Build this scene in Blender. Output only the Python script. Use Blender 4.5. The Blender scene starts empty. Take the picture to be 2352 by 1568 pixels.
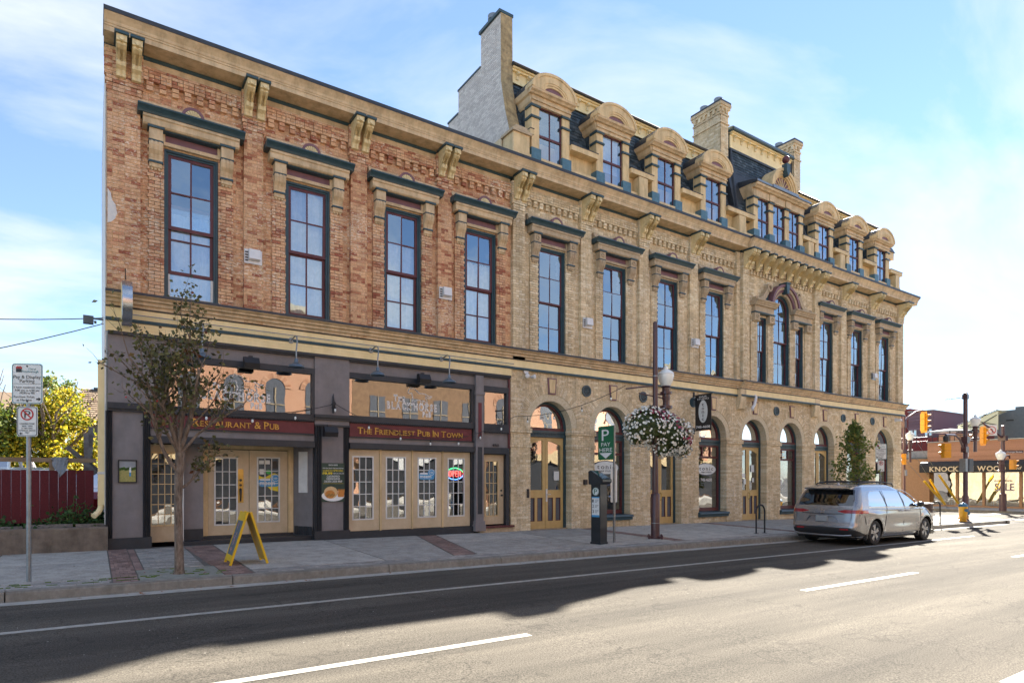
import bpy, bmesh, math, random
import numpy as np
from math import sin, cos, pi, radians, sqrt, atan2
from mathutils import Vector, Matrix

S = bpy.context.scene
COL = S.collection
rng = random.Random(11)

# ------------------------------------------------------------------ camera
cam_d = bpy.data.cameras.new('camera')
cam = bpy.data.objects.new('camera', cam_d)
COL.objects.link(cam)
cam.location = (0, 0, 1.65)
cam.rotation_euler = (radians(90), 0, -math.atan(961 / 1425.0))
cam_d.sensor_width = 36
cam_d.lens = 36 * 1425.0 / 2352.0
cam_d.shift_y = (1103 - 784) / 2352.0
cam_d.clip_start = 0.1
cam_d.clip_end = 4000
S.camera = cam

# ------------------------------------------------------------------ sky, sun, exposure
SUN_DIR = Vector((1.28, 0.57, 1.0)).normalized()          # towards the sun
SUN_EL = math.asin(SUN_DIR.z)
W = bpy.data.worlds.new('World')
S.world = W
W.use_nodes = True
wt = W.node_tree
for n in list(wt.nodes):
    wt.nodes.remove(n)
wl = wt.links.new
def wn(t, **k):
    n = wt.nodes.new(t)
    for a, b in k.items():
        setattr(n, a, b)
    return n
sky = wn('ShaderNodeTexSky', sky_type='NISHITA')
sky.sun_disc = False
sky.sun_elevation = SUN_EL
sky.sun_rotation = atan2(SUN_DIR.x, SUN_DIR.y)
sky.air_density = 1.0
sky.dust_density = 0.0
sky.altitude = 1200
sky.ozone_density = 2.0
geo = wn('ShaderNodeTexCoord')
sep = wn('ShaderNodeSeparateXYZ')
wl(geo.outputs['Generated'], sep.inputs[0])
def wmath(op, a, b=None):
    n = wn('ShaderNodeMath', operation=op)
    for i, x in enumerate((a, b)):
        if x is None:
            continue
        if isinstance(x, (int, float)):
            n.inputs[i].default_value = x
        else:
            wl(x, n.inputs[i])
    return n.outputs[0]
zc = wmath('ADD', wmath('MAXIMUM', sep.outputs[2], 0.0), 0.22)
cx_ = wmath('DIVIDE', sep.outputs[0], zc)
cy_ = wmath('DIVIDE', sep.outputs[1], zc)
comb = wn('ShaderNodeCombineXYZ')
wl(wmath('MULTIPLY', cx_, 0.7), comb.inputs[0])
wl(wmath('MULTIPLY', cy_, 1.5), comb.inputs[1])
nz = wn('ShaderNodeTexNoise')
nz.inputs['Scale'].default_value = 1.35
nz.inputs['Detail'].default_value = 9
nz.inputs['Roughness'].default_value = 0.56
nz.inputs['Distortion'].default_value = 0.5
vo = wn('ShaderNodeVectorMath', operation='ADD')
vo.inputs[1].default_value = (7.3, 2.2, 0)
wl(comb.outputs[0], vo.inputs[0])
wl(vo.outputs[0], nz.inputs['Vector'])
ramp = wn('ShaderNodeValToRGB')
ramp.color_ramp.elements[0].position = 0.43
ramp.color_ramp.elements[1].position = 0.70
wl(nz.outputs['Fac'], ramp.inputs[0])
# thin the cloud where the sky is high, thicken it low down
cloudf = wmath('ADD', wmath('MULTIPLY', ramp.outputs[0], 0.80), 0.07)
mixc = wn('ShaderNodeMixRGB')
wl(cloudf, mixc.inputs[0])
tint = wn('ShaderNodeMixRGB', blend_type='MULTIPLY')
tint.inputs[0].default_value = 1
tint.inputs[2].default_value = (0.90, 0.95, 1.0, 1)
wl(sky.outputs[0], tint.inputs[1])
wl(tint.outputs[0], mixc.inputs[1])
mixc.inputs[2].default_value = (4.0, 4.2, 4.45, 1)
bg = wn('ShaderNodeBackground')
bg.inputs[1].default_value = 0.05
wl(mixc.outputs[0], bg.inputs[0])
wo = wn('ShaderNodeOutputWorld')
wl(bg.outputs[0], wo.inputs[0])

sun_d = bpy.data.lights.new('sun', 'SUN')
sun_d.energy = 5.0
sun_d.angle = radians(0.5)
sun_d.color = (1.0, 0.93, 0.82)
sun = bpy.data.objects.new('sun', sun_d)
COL.objects.link(sun)
sun.rotation_euler = (-SUN_DIR).to_track_quat('-Z', 'Y').to_euler()
sun.location = (60, 40, 60)

S.view_settings.view_transform = 'Standard'
S.view_settings.look = 'None'
S.view_settings.gamma = 1
S.view_settings.use_curve_mapping = False
S.view_settings.exposure = 2.5
S.render.engine = 'CYCLES'
S.cycles.use_denoising = True
S.cycles.max_bounces = 6
S.cycles.transparent_max_bounces = 12
S.cycles.sample_clamp_indirect = 6

# ------------------------------------------------------------------ materials
def hx(h, k=1.0):
    h = h.lstrip('#')
    out = []
    for i in (0, 2, 4):
        c = int(h[i:i + 2], 16) / 255.0
        c = c / 12.92 if c <= 0.04045 else ((c + 0.055) / 1.055) ** 2.4
        out.append(min(1, c * k))
    return (*out, 1)

MATS = {}
def mat(name, c1, c2=None, scale=6.0, rough=0.6, metal=0.0, bump=0.0, bscale=80.0, coat=0.0, spec=0.5, emit=0.0, dirt=0.0, stretch=None):
    """principled material whose colour wanders between c1 and c2 by world-space noise"""
    if name in MATS:
        return MATS[name]
    m = bpy.data.materials.new(name)
    m.use_nodes = True
    nt = m.node_tree
    b = nt.nodes['Principled BSDF']
    L = nt.links.new
    b.inputs['Roughness'].default_value = rough
    b.inputs['Metallic'].default_value = metal
    b.inputs['Specular IOR Level'].default_value = spec
    b.inputs['Coat Weight'].default_value = coat
    b.inputs['Coat Roughness'].default_value = 0.05
    c1 = hx(c1) if isinstance(c1, str) else (*c1[:3], 1)
    c2 = c1 if c2 is None else (hx(c2) if isinstance(c2, str) else (*c2[:3], 1))
    pos = nt.nodes.new('ShaderNodeNewGeometry').outputs['Position']
    if stretch:
        mp = nt.nodes.new('ShaderNodeMapping')
        mp.inputs['Scale'].default_value = stretch
        L(pos, mp.inputs[0])
        pos = mp.outputs[0]
    n = nt.nodes.new('ShaderNodeTexNoise')
    n.inputs['Scale'].default_value = scale
    n.inputs['Detail'].default_value = 6
    n.inputs['Roughness'].default_value = 0.65
    L(pos, n.inputs['Vector'])
    r = nt.nodes.new('ShaderNodeValToRGB')
    r.color_ramp.elements[0].position = 0.36
    r.color_ramp.elements[1].position = 0.64
    r.color_ramp.elements[0].color = c1
    r.color_ramp.elements[1].color = c2
    L(n.outputs['Fac'], r.inputs[0])
    out = r.outputs[0]
    if dirt:
        n2 = nt.nodes.new('ShaderNodeTexNoise')
        n2.inputs['Scale'].default_value = 1.7
        n2.inputs['Detail'].default_value = 8
        n2.inputs['Roughness'].default_value = 0.7
        mp2 = nt.nodes.new('ShaderNodeMapping')
        mp2.inputs['Scale'].default_value = (2.4, 2.4, 0.6)
        L(pos, mp2.inputs[0])
        L(mp2.outputs[0], n2.inputs['Vector'])
        r2 = nt.nodes.new('ShaderNodeValToRGB')
        r2.color_ramp.elements[0].position = 0.42
        r2.color_ramp.elements[1].position = 0.72
        d = 1 - dirt
        r2.color_ramp.elements[0].color = (1, 1, 1, 1)
        r2.color_ramp.elements[1].color = (d, d, d * 0.97, 1)
        L(n2.outputs['Fac'], r2.inputs[0])
        mx = nt.nodes.new('ShaderNodeMixRGB')
        mx.blend_type = 'MULTIPLY'
        mx.inputs[0].default_value = 1
        L(out, mx.inputs[1])
        L(r2.outputs[0], mx.inputs[2])
        out = mx.outputs[0]
    L(out, b.inputs['Base Color'])
    if bump:
        n3 = nt.nodes.new('ShaderNodeTexNoise')
        n3.inputs['Scale'].default_value = bscale
        n3.inputs['Detail'].default_value = 4
        L(pos, n3.inputs['Vector'])
        bp = nt.nodes.new('ShaderNodeBump')
        bp.inputs['Strength'].default_value = bump
        bp.inputs['Distance'].default_value = 0.01
        L(n3.outputs['Fac'], bp.inputs['Height'])
        L(bp.outputs[0], b.inputs['Normal'])
    if emit:
        b.inputs['Emission Color'].default_value = c1
        b.inputs['Emission Strength'].default_value = emit
    MATS[name] = m
    return m

def ramp_mat(name, stops, rough=0.85, patch=None, fleck=None, bump=0.25, pscale=1.1, dirt=0.0):
    """one colour per piece from the 'rnd' attribute, pushed along the ramp by slow patches; optional pale flecks"""
    m = bpy.data.materials.new(name)
    m.use_nodes = True
    nt = m.node_tree
    L = nt.links.new
    b = nt.nodes['Principled BSDF']
    b.inputs['Roughness'].default_value = rough
    b.inputs['Specular IOR Level'].default_value = 0.25
    at = nt.nodes.new('ShaderNodeAttribute')
    at.attribute_name = 'rnd'
    pos = nt.nodes.new('ShaderNodeNewGeometry').outputs['Position']
    fac = at.outputs['Fac']
    if patch:
        n = nt.nodes.new('ShaderNodeTexNoise')
        n.inputs['Scale'].default_value = pscale
        n.inputs['Detail'].default_value = 5
        n.inputs['Roughness'].default_value = 0.6
        L(pos, n.inputs['Vector'])
        a = nt.nodes.new('ShaderNodeMath')
        a.operation = 'MULTIPLY_ADD'
        L(n.outputs['Fac'], a.inputs[0])
        a.inputs[1].default_value = patch
        a.inputs[2].default_value = -patch * 0.5
        s = nt.nodes.new('ShaderNodeMath')
        s.operation = 'ADD'
        L(fac, s.inputs[0])
        L(a.outputs[0], s.inputs[1])
        fac = s.outputs[0]
    r = nt.nodes.new('ShaderNodeValToRGB')
    el = r.color_ramp.elements
    while len(el) < len(stops):
        el.new(0.5)
    for e, (p, c) in zip(el, stops):
        e.position = p
        e.color = hx(c) if isinstance(c, str) else (*c, 1)
    L(fac, r.inputs[0])
    out = r.outputs[0]
    n = nt.nodes.new('ShaderNodeTexNoise')
    n.inputs['Scale'].default_value = 34
    n.inputs['Detail'].default_value = 5
    L(pos, n.inputs['Vector'])
    mr = nt.nodes.new('ShaderNodeMapRange')
    mr.inputs[1].default_value = 0.3
    mr.inputs[2].default_value = 0.7
    mr.inputs[3].default_value = 0.78
    mr.inputs[4].default_value = 1.16
    L(n.outputs['Fac'], mr.inputs[0])
    mx = nt.nodes.new('ShaderNodeMixRGB')
    mx.blend_type = 'MULTIPLY'
    mx.inputs[0].default_value = 1
    L(out, mx.inputs[1])
    L(mr.outputs[0], mx.inputs[2])
    out = mx.outputs[0]
    if fleck:
        n2 = nt.nodes.new('ShaderNodeTexNoise')
        n2.inputs['Scale'].default_value = 13
        n2.inputs['Detail'].default_value = 7
        n2.inputs['Roughness'].default_value = 0.7
        mp = nt.nodes.new('ShaderNodeMapping')
        mp.inputs['Scale'].default_value = (1, 1, 2.6)
        L(pos, mp.inputs[0])
        L(mp.outputs[0], n2.inputs['Vector'])
        n4 = nt.nodes.new('ShaderNodeTexNoise')
        n4.inputs['Scale'].default_value = 0.9
        n4.inputs['Detail'].default_value = 3
        L(pos, n4.inputs['Vector'])
        ad = nt.nodes.new('ShaderNodeMath')
        ad.operation = 'MULTIPLY_ADD'
        L(n4.outputs['Fac'], ad.inputs[0])
        ad.inputs[1].default_value = 0.35
        L(n2.outputs['Fac'], ad.inputs[2])
        r2 = nt.nodes.new('ShaderNodeValToRGB')
        r2.color_ramp.elements[0].position = fleck[0]
        r2.color_ramp.elements[1].position = fleck[0] + 0.05
        L(ad.outputs[0], r2.inputs[0])
        m2 = nt.nodes.new('ShaderNodeMixRGB')
        L(r2.outputs[0], m2.inputs[0])
        L(out, m2.inputs[1])
        m2.inputs[2].default_value = hx(fleck[1])
        out = m2.outputs[0]
    if dirt:
        n5 = nt.nodes.new('ShaderNodeTexNoise')
        n5.inputs['Scale'].default_value = 1.3
        n5.inputs['Detail'].default_value = 10
        n5.inputs['Roughness'].default_value = 0.72
        mp5 = nt.nodes.new('ShaderNodeMapping')
        mp5.inputs['Scale'].default_value = (2.2, 2.2, 0.4)
        L(pos, mp5.inputs[0])
        L(mp5.outputs[0], n5.inputs['Vector'])
        r5 = nt.nodes.new('ShaderNodeMapRange')
        for i, v in enumerate((0.4, 0.68, 1.05, 1 - dirt)):
            r5.inputs[i + 1].default_value = v
        L(n5.outputs['Fac'], r5.inputs[0])
        m5 = nt.nodes.new('ShaderNodeMixRGB')
        m5.blend_type = 'MULTIPLY'
        m5.inputs[0].default_value = 1
        L(out, m5.inputs[1])
        L(r5.outputs[0], m5.inputs[2])
        out = m5.outputs[0]
    L(out, b.inputs['Base Color'])
    if bump:
        bp = nt.nodes.new('ShaderNodeBump')
        bp.inputs['Strength'].default_value = bump
        bp.inputs['Distance'].default_value = 0.006
        L(n.outputs['Fac'], bp.inputs['Height'])
        L(bp.outputs[0], b.inputs['Normal'])
    MATS[name] = m
    return m

def glass_mat(name, refl=0.4, tint=(0.8, 0.86, 0.86), wob=0.02, rough=0.0, wscale=2.2, gcol=(0.95, 0.97, 1)):
    m = bpy.data.materials.new(name)
    m.use_nodes = True
    nt = m.node_tree
    L = nt.links.new
    for n in list(nt.nodes):
        nt.nodes.remove(n)
    o = nt.nodes.new('ShaderNodeOutputMaterial')
    mx = nt.nodes.new('ShaderNodeMixShader')
    tr = nt.nodes.new('ShaderNodeBsdfTransparent')
    tr.inputs[0].default_value = (*tint, 1)
    gl = nt.nodes.new('ShaderNodeBsdfGlossy')
    gl.inputs['Roughness'].default_value = rough
    gl.inputs['Color'].default_value = (*gcol, 1)
    fr = nt.nodes.new('ShaderNodeFresnel')
    fr.inputs[0].default_value = 1.5
    a = nt.nodes.new('ShaderNodeMath')
    a.operation = 'MULTIPLY_ADD'
    L(fr.outputs[0], a.inputs[0])
    a.inputs[1].default_value = 1 - refl
    a.inputs[2].default_value = refl
    L(a.outputs[0], mx.inputs[0])
    L(tr.outputs[0], mx.inputs[1])
    L(gl.outputs[0], mx.inputs[2])
    L(mx.outputs[0], o.inputs[0])
    n = nt.nodes.new('ShaderNodeTexNoise')
    n.inputs['Scale'].default_value = wscale
    n.inputs['Detail'].default_value = 1
    pos = nt.nodes.new('ShaderNodeNewGeometry').outputs['Position']
    L(pos, n.inputs['Vector'])
    bp = nt.nodes.new('ShaderNodeBump')
    bp.inputs['Strength'].default_value = wob
    bp.inputs['Distance'].default_value = 0.2
    L(n.outputs['Fac'], bp.inputs['Height'])
    L(bp.outputs[0], gl.inputs['Normal'])
    MATS[name] = m
    return m

M = lambda n: MATS[n]
ramp_mat('brick_pub', [(0.0, '9a5c48'), (0.14, 'b27c5e'), (0.34, 'c89a78'), (0.7, 'd6ac84'), (1.0, 'd2ab8a')], patch=0.55, pscale=2.2, fleck=(0.745, 'dccdb8'), dirt=0.3)
ramp_mat('brick_buff', [(0.0, 'c4b08e'), (0.3, 'd2bd98'), (0.65, 'dcc8a4'), (1.0, 'e6d8ba')], patch=0.5, fleck=(0.77, 'e6ddcc'), dirt=0.34)
ramp_mat('brick_white', [(0.0, 'c2bcb6'), (1.0, 'dcd7d0')], patch=0.3)
ramp_mat('brick_orange', [(0.0, 'b98566'), (0.5, 'cf9f80'), (1.0, 'deb494')], patch=0.5)
ramp_mat('slate', [(0.0, '2e3a42'), (0.5, '3d4a52'), (1.0, '56626a')], patch=0.3, rough=0.6)
ramp_mat('paver_red', [(0.0, '7a655e'), (1.0, '9a8278')], patch=0.4, dirt=0.35)
ramp_mat('paver_grey', [(0.0, '8c8a85'), (1.0, 'aaa79f')], patch=0.4, dirt=0.35)
ramp_mat('slab', [(0.0, 'a3a098'), (1.0, 'b9b5ab')], patch=0.5, pscale=0.8, dirt=0.35)
ramp_mat('shingle_brown', [(0.0, '6e5a4a'), (1.0, 'a08c76')], patch=0.3)
ramp_mat('siding', [(0.0, 'b08468'), (1.0, 'bf9276')], patch=0.2)
ramp_mat('siding_dark', [(0.0, '6c575f'), (1.0, '7b656d')], patch=0.2)
ramp_mat('fence_red', [(0.0, '552327'), (1.0, '682c30')], patch=0.4)
mat('mortar_pub', 'a5835c', 'cbb08a', scale=20, rough=0.95)
mat('mortar_buff', 'b9a988', 'd3c7ad', scale=20, rough=0.95)
mat('mortar_white', 'a9a4a0', 'bdb8b2', scale=20, rough=0.95)
mat('tan_brick_far', '9a7a5c', '86694e', scale=3, rough=0.9)
mat('mortar_orange', 'b58b6c', 'c79e80', scale=20, rough=0.95)
mat('tan', 'd3bb96', 'c6ac86', scale=5, rough=0.65, dirt=0.45)
mat('tan_light', 'dcc294', 'd2b788', scale=5, rough=0.65, dirt=0.4)
mat('stone', 'bca98c', 'a9967c', scale=9, rough=0.8, dirt=0.25, bump=0.1)
mat('cream', 'f0dcaa', 'e8d29c', scale=4, rough=0.55, dirt=0.12)
mat('gold', 'e2d0a2', 'd4bf8e', scale=14, rough=0.5, dirt=0.2)
mat('gold_letter', 'c9a14f', 'b48a3c', scale=10, rough=0.35, metal=0.3)
mat('teal', '344f58', '2d454d', scale=6, rough=0.4, dirt=0.15)
mat('teal_bright', '4f7688', '436878', scale=6, rough=0.5, dirt=0.2)
mat('black_trim', '2b3138', '232930', scale=6, rough=0.5, dirt=0.1)
mat('flashing', '363b42', '2c3036', scale=6, rough=0.5)
mat('grey_stucco', '868080', '7b7676', scale=3, rough=0.9, bump=0.3, bscale=220, dirt=0.12)
mat('red_trim', '5e2a2d', '4e2226', scale=6, rough=0.45)
mat('sign_red', '6e2a30', '5d2127', scale=7, rough=0.55, dirt=0.2)
mat('purple', '7d5a60', '6f4e55', scale=6, rough=0.6)
mat('door_tan', 'c9b698', 'bda98a', scale=4, rough=0.55, dirt=0.1)
mat('door_gold', 'c9ac74', 'bd9f66', scale=4, rough=0.5, dirt=0.1)
mat('panel_grey', '5d6169', '545860', scale=6, rough=0.6)
mat('white_paint', 'd6d6d2', 'c9c9c6', scale=6, rough=0.5)
mat('white_cloth', 'e4e6e8', 'cfd5da', scale=9, rough=0.9)
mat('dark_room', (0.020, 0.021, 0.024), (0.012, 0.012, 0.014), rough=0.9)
mat('dark_iron', '23252a', '1c1e22', rough=0.45)
mat('maroon_metal', '4a2e33', '3f262b', scale=5, rough=0.4, coat=0.3)
mat('galv', '8f959a', '7d8388', scale=12, rough=0.4, metal=0.7)
mat('plastic_white', 'd9dbdc', 'cfd1d3', rough=0.35)
mat('lamp_globe', 'e6ebe8', 'dde3e0', rough=0.15, coat=0.5)
mat('brass', 'b59a5a', 'a08648', rough=0.3, metal=0.9)
mat('yellow_plastic', 'e0b620', 'd6aa18', rough=0.4)
mat('hydrant_yellow', 'd9a312', 'cf970c', rough=0.4, coat=0.3)
mat('hydrant_blue', '2f6f94', '285f80', rough=0.4, coat=0.3)
mat('signal_yellow', 'd99512', 'cf8a0c', rough=0.4)
mat('tyre', (0.018, 0.018, 0.019), (0.024, 0.024, 0.024), scale=30, rough=0.8)
mat('green_sign', '1d6a45', '196040', rough=0.4)
mat('sign_white', 'd9dedd', 'cdd3d3', rough=0.35)
mat('black_print', (0.015, 0.015, 0.017), rough=0.5)
mat('red_print', 'b0221f', rough=0.5)
mat('teal_print', '3f7f86', rough=0.5)
mat('white_print', 'e4e4e2', rough=0.5)
mat('yellow_print', 'e2c82e', rough=0.5)
mat('blue_print', '3f8fc0', rough=0.5)
mat('bark', '55483c', '84766a', scale=26, rough=0.95, bump=0.6, bscale=40, stretch=(1, 1, 0.3))
mat('kerb_stone', '8b8880', '7a776f', scale=14, rough=0.9, dirt=0.35, bump=0.25, bscale=120)
mat('gutter', 'b0aea6', 'a09e96', scale=6, rough=0.9, dirt=0.25, bump=0.15, bscale=150)
mat('planter_concrete', '7d7164', '6a5f54', scale=7, rough=0.95, dirt=0.4, bump=0.5, bscale=60)
mat('timber', '8f7a62', '7a6650', scale=10, rough=0.85, stretch=(0.3, 3, 3))
mat('grey_timber', '7e7a78', '65605c', scale=14, rough=0.9)
mat('brown_wall', 'b28a66', 'a57f5d', scale=8, rough=0.9, bump=0.2)
mat('red_wall', '7a3634', '6a2e2d', scale=8, rough=0.9)
mat('grey_wall', '626b70', '5a6368', scale=5, rough=0.9, bump=0.2)
mat('concrete_wall', '9a9c9e', '8a8c90', scale=3, rough=0.9, dirt=0.2)
mat('awning', '2c2d30', '26272a', scale=8, rough=0.7)
mat('line_white', 'aeaba2', '8f8d85', scale=12, rough=0.7, dirt=0.25)
glass_mat('glass_up', refl=0.36, tint=(0.9, 0.93, 0.94), wob=0.02, gcol=(0.74, 0.89, 1))
glass_mat('glass_shop', refl=0.30, tint=(0.7, 0.74, 0.72), wob=0.03, wscale=1.6)
glass_mat('glass_transom', refl=0.27, tint=(0.6, 0.6, 0.58), wob=0.003)

# ------------------------------------------------------------------ mesh and object helpers
class MB:
    def __init__(self):
        self.v = []; self.f = []; self.mi = []; self.r = []; self.cur = 0
    def add(self, vs, fs, rnd=0.5):
        o = len(self.v)
        self.v.extend(vs)
        self.r.extend([rnd] * len(vs))
        for f in fs:
            self.f.append([i + o for i in f]); self.mi.append(self.cur)
        return self
    def box(self, x0, x1, y0, y1, z0, z1, rnd=0.5, skip=''):
        vs = [(x0, y0, z0), (x1, y0, z0), (x1, y1, z0), (x0, y1, z0), (x0, y0, z1), (x1, y0, z1), (x1, y1, z1), (x0, y1, z1)]
        fs = {'b': (0, 3, 2, 1), 't': (4, 5, 6, 7), 'f': (0, 1, 5, 4), 'k': (2, 3, 7, 6), 'l': (3, 0, 4, 7), 'r': (1, 2, 6, 5)}
        return self.add(vs, [f for k, f in fs.items() if k not in skip], rnd)
    def prism(self, pts, axis, a, b, rnd=0.5, caps=True):
        n = len(pts)
        def p(q, t):
            return (t, q[0], q[1]) if axis == 'x' else (q[0], t, q[1]) if axis == 'y' else (q[0], q[1], t)
        vs = [p(q, a) for q in pts] + [p(q, b) for q in pts]
        fs = [(i, (i + 1) % n, n + (i + 1) % n, n + i) for i in range(n)]
        if caps:
            fs += [tuple(range(n - 1, -1, -1)), tuple(range(n, 2 * n))]
        return self.add(vs, fs, rnd)
    def tube(self, pts, r, n=8, caps=True, rnd=0.5):
        pts = [Vector(p) for p in pts]
        rr = r if isinstance(r, (list, tuple)) else [r] * len(pts)
        rings = []
        ref = None
        for i, p in enumerate(pts):
            t = (pts[min(i + 1, len(pts) - 1)] - pts[max(i - 1, 0)])
            t = t.normalized() if t.length > 1e-9 else Vector((0, 0, 1))
            if ref is None:
                ref = Vector((1, 0, 0)) if abs(t.x) < 0.8 else Vector((0, 1, 0))
            a = (ref - t * ref.dot(t))
            a = a.normalized() if a.length > 1e-6 else t.orthogonal().normalized()
            ref = a
            b = t.cross(a)
            rings.append([tuple(p + (a * cos(2 * pi * k / n) + b * sin(2 * pi * k / n)) * rr[i]) for k in range(n)])
        vs = [q for g in rings for q in g]
        fs = []
        for i in range(len(pts) - 1):
            for k in range(n):
                fs.append((i * n + k, i * n + (k + 1) % n, (i + 1) * n + (k + 1) % n, (i + 1) * n + k))
        if caps:
            fs.append(tuple(range(n - 1, -1, -1)))
            fs.append(tuple((len(pts) - 1) * n + k for k in range(n)))
        return self.add(vs, fs, rnd)
    def lathe(self, prof, c=(0, 0, 0), n=16, axis='z', rnd=0.5, caps=True):
        vs = []
        for r, z in prof:
            for k in range(n):
                a = 2 * pi * k / n
                q = (r * cos(a), r * sin(a), z)
                if axis == 'y':
                    q = (q[0], q[2], q[1])
                elif axis == 'x':
                    q = (q[2], q[0], q[1])
                vs.append((c[0] + q[0], c[1] + q[1], c[2] + q[2]))
        fs = []
        for i in range(len(prof) - 1):
            for k in range(n):
                fs.append((i * n + k, i * n + (k + 1) % n, (i + 1) * n + (k + 1) % n, (i + 1) * n + k))
        if caps:
            fs.append(tuple(range(n - 1, -1, -1)))
            fs.append(tuple((len(prof) - 1) * n + k for k in range(n)))
        return self.add(vs, fs, rnd)
    def sphere(self, c, r, n=12, sz=(1, 1, 1), rnd=0.5):
        m = max(4, n // 2)
        pr = [(max(1e-4, sin(pi * i / m)), -cos(pi * i / m)) for i in range(m + 1)]
        o = len(self.v)
        self.lathe(pr, (0, 0, 0), n, rnd=rnd)
        for i in range(o, len(self.v)):
            x, y, z = self.v[i]
            self.v[i] = (c[0] + x * r * sz[0], c[1] + y * r * sz[1], c[2] + z * r * sz[2])
        return self
    def ring(self, cx, cz, r0, r1, y0, y1, a0=0, a1=180, n=20, kx=1.0, rnd=0.5):
        """solid arch band in the x-z plane between radii r0 and r1"""
        vs = []
        for i in range(n + 1):
            a = radians(a0 + (a1 - a0) * i / n)
            c, s = cos(a) * kx, sin(a)
            vs += [(cx + r0 * c, y0, cz + r0 * s), (cx + r1 * c, y0, cz + r1 * s), (cx + r1 * c, y1, cz + r1 * s), (cx + r0 * c, y1, cz + r0 * s)]
        fs = []
        for i in range(n):
            for k in range(4):
                fs.append((4 * i + k, 4 * i + (k + 1) % 4, 4 * i + 4 + (k + 1) % 4, 4 * i + 4 + k))
        fs += [(3, 2, 1, 0), (4 * n, 4 * n + 1, 4 * n + 2, 4 * n + 3)]
        return self.add(vs, fs, rnd)
    def halfdisc(self, cx, cz, r, y0, y1, n=20, kz=1.0):
        pts = [(cx + r * cos(pi * i / n), cz + r * kz * sin(pi * i / n)) for i in range(n + 1)]
        return self.prism(pts, 'y', y0, y1)
    def disc(self, cx, cz, rx, rz, y0, y1, n=28):
        return self.prism([(cx + rx * cos(2 * pi * i / n), cz + rz * sin(2 * pi * i / n)) for i in range(n)], 'y', y0, y1)
    def merge(self, other, off=(0, 0, 0)):
        o = len(self.v)
        self.v.extend([(a + off[0], b + off[1], c + off[2]) for a, b, c in other.v])
        self.r.extend(other.r)
        self.f.extend([[i + o for i in f] for f in other.f])
        self.mi.extend(other.mi)
        return self
    def shift(self, off):
        self.v = [(a + off[0], b + off[1], c + off[2]) for a, b, c in self.v]
        return self
    def xf(self, mtx):
        self.v = [tuple(mtx @ Vector(p)) for p in self.v]
        return self
    def mesh(self, name, mats, smooth=False, fix=True):
        me = bpy.data.meshes.new(name)
        me.from_pydata(self.v, [], self.f)
        if not isinstance(mats, (list, tuple)):
            mats = [mats]
        for q in mats:
            me.materials.append(MATS[q] if isinstance(q, str) else q)
        if len(mats) > 1:
            me.polygons.foreach_set('material_index', self.mi)
        at = me.attributes.new('rnd', 'FLOAT', 'POINT')
        at.data.foreach_set('value', self.r)
        if fix and len(self.f) < 60000:
            bm = bmesh.new()
            bm.from_mesh(me)
            bmesh.ops.recalc_face_normals(bm, faces=bm.faces)
            bm.to_mesh(me)
            bm.free()
        if smooth:
            if smooth is True:
                me.polygons.foreach_set('use_smooth', [True] * len(me.polygons))
            else:
                me.polygons.foreach_set('use_smooth', [True] * len(me.polygons))
                me.set_sharp_from_angle(angle=radians(smooth))
        me.update()
        return me

WP = {}
def link(o, parent, loc, local):
    COL.objects.link(o)
    loc = Vector(loc)
    if parent is not None:
        o.parent = parent
        o.location = loc if local else loc - WP[parent.name]
        WP[o.name] = WP[parent.name] + Vector(o.location)
    else:
        o.location = loc
        WP[o.name] = loc.copy()
    return o
def obj(name, mesh, parent=None, loc=None, local=False, rot=None, label=None, stuff=False):
    """part: mesh vertices are in world space when loc is None (they are shifted to the parent), else relative to loc"""
    o = bpy.data.objects.new(name, mesh)
    if loc is None:
        loc = WP[parent.name] if parent is not None and not local else Vector((0, 0, 0))
        if parent is not None and not local:
            mesh.transform(Matrix.Translation(-loc))
    link(o, parent, loc, local)
    if rot:
        o.rotation_euler = rot
    if label:
        o['label'] = label
    if stuff:
        o['kind'] = 'stuff'
    return o
def pt(name, q, m, parent, **k):
    a = {x: k.pop(x) for x in ('smooth', 'fix') if x in k}
    return obj(name, q.mesh(name, m, **a), parent, (0, 0, 0), True, **k)
def tag(o, label, cat, group=None, kind=None):
    o['label'] = label; o['category'] = cat
    if group:
        o['group'] = group
    if kind:
        o['kind'] = kind
    return o
def thing(name, label, cat, loc, rz=0, group=None):
    o = bpy.data.objects.new(name, None)
    o.empty_display_size = 0.2
    link(o, None, loc, False)
    o.rotation_euler = (0, 0, rz)
    return tag(o, label, cat, group)
def struct(name, mesh, loc=(0, 0, 0), label=None):
    o = obj(name, mesh, None, loc)
    o['kind'] = 'structure'
    if label:
        o['label'] = label
    return o
def dup(root, loc, rz=None, label=None):
    r = root.copy()
    COL.objects.link(r)
    r.location = loc
    WP[r.name] = Vector(loc)
    if rz is not None:
        r.rotation_euler = (0, 0, rz)
    if label:
        r['label'] = label
    for ch in list(root.children):
        c = ch.copy(); COL.objects.link(c); c.parent = r
        for g in list(ch.children):
            d = g.copy(); COL.objects.link(d); d.parent = c
    return r

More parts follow.
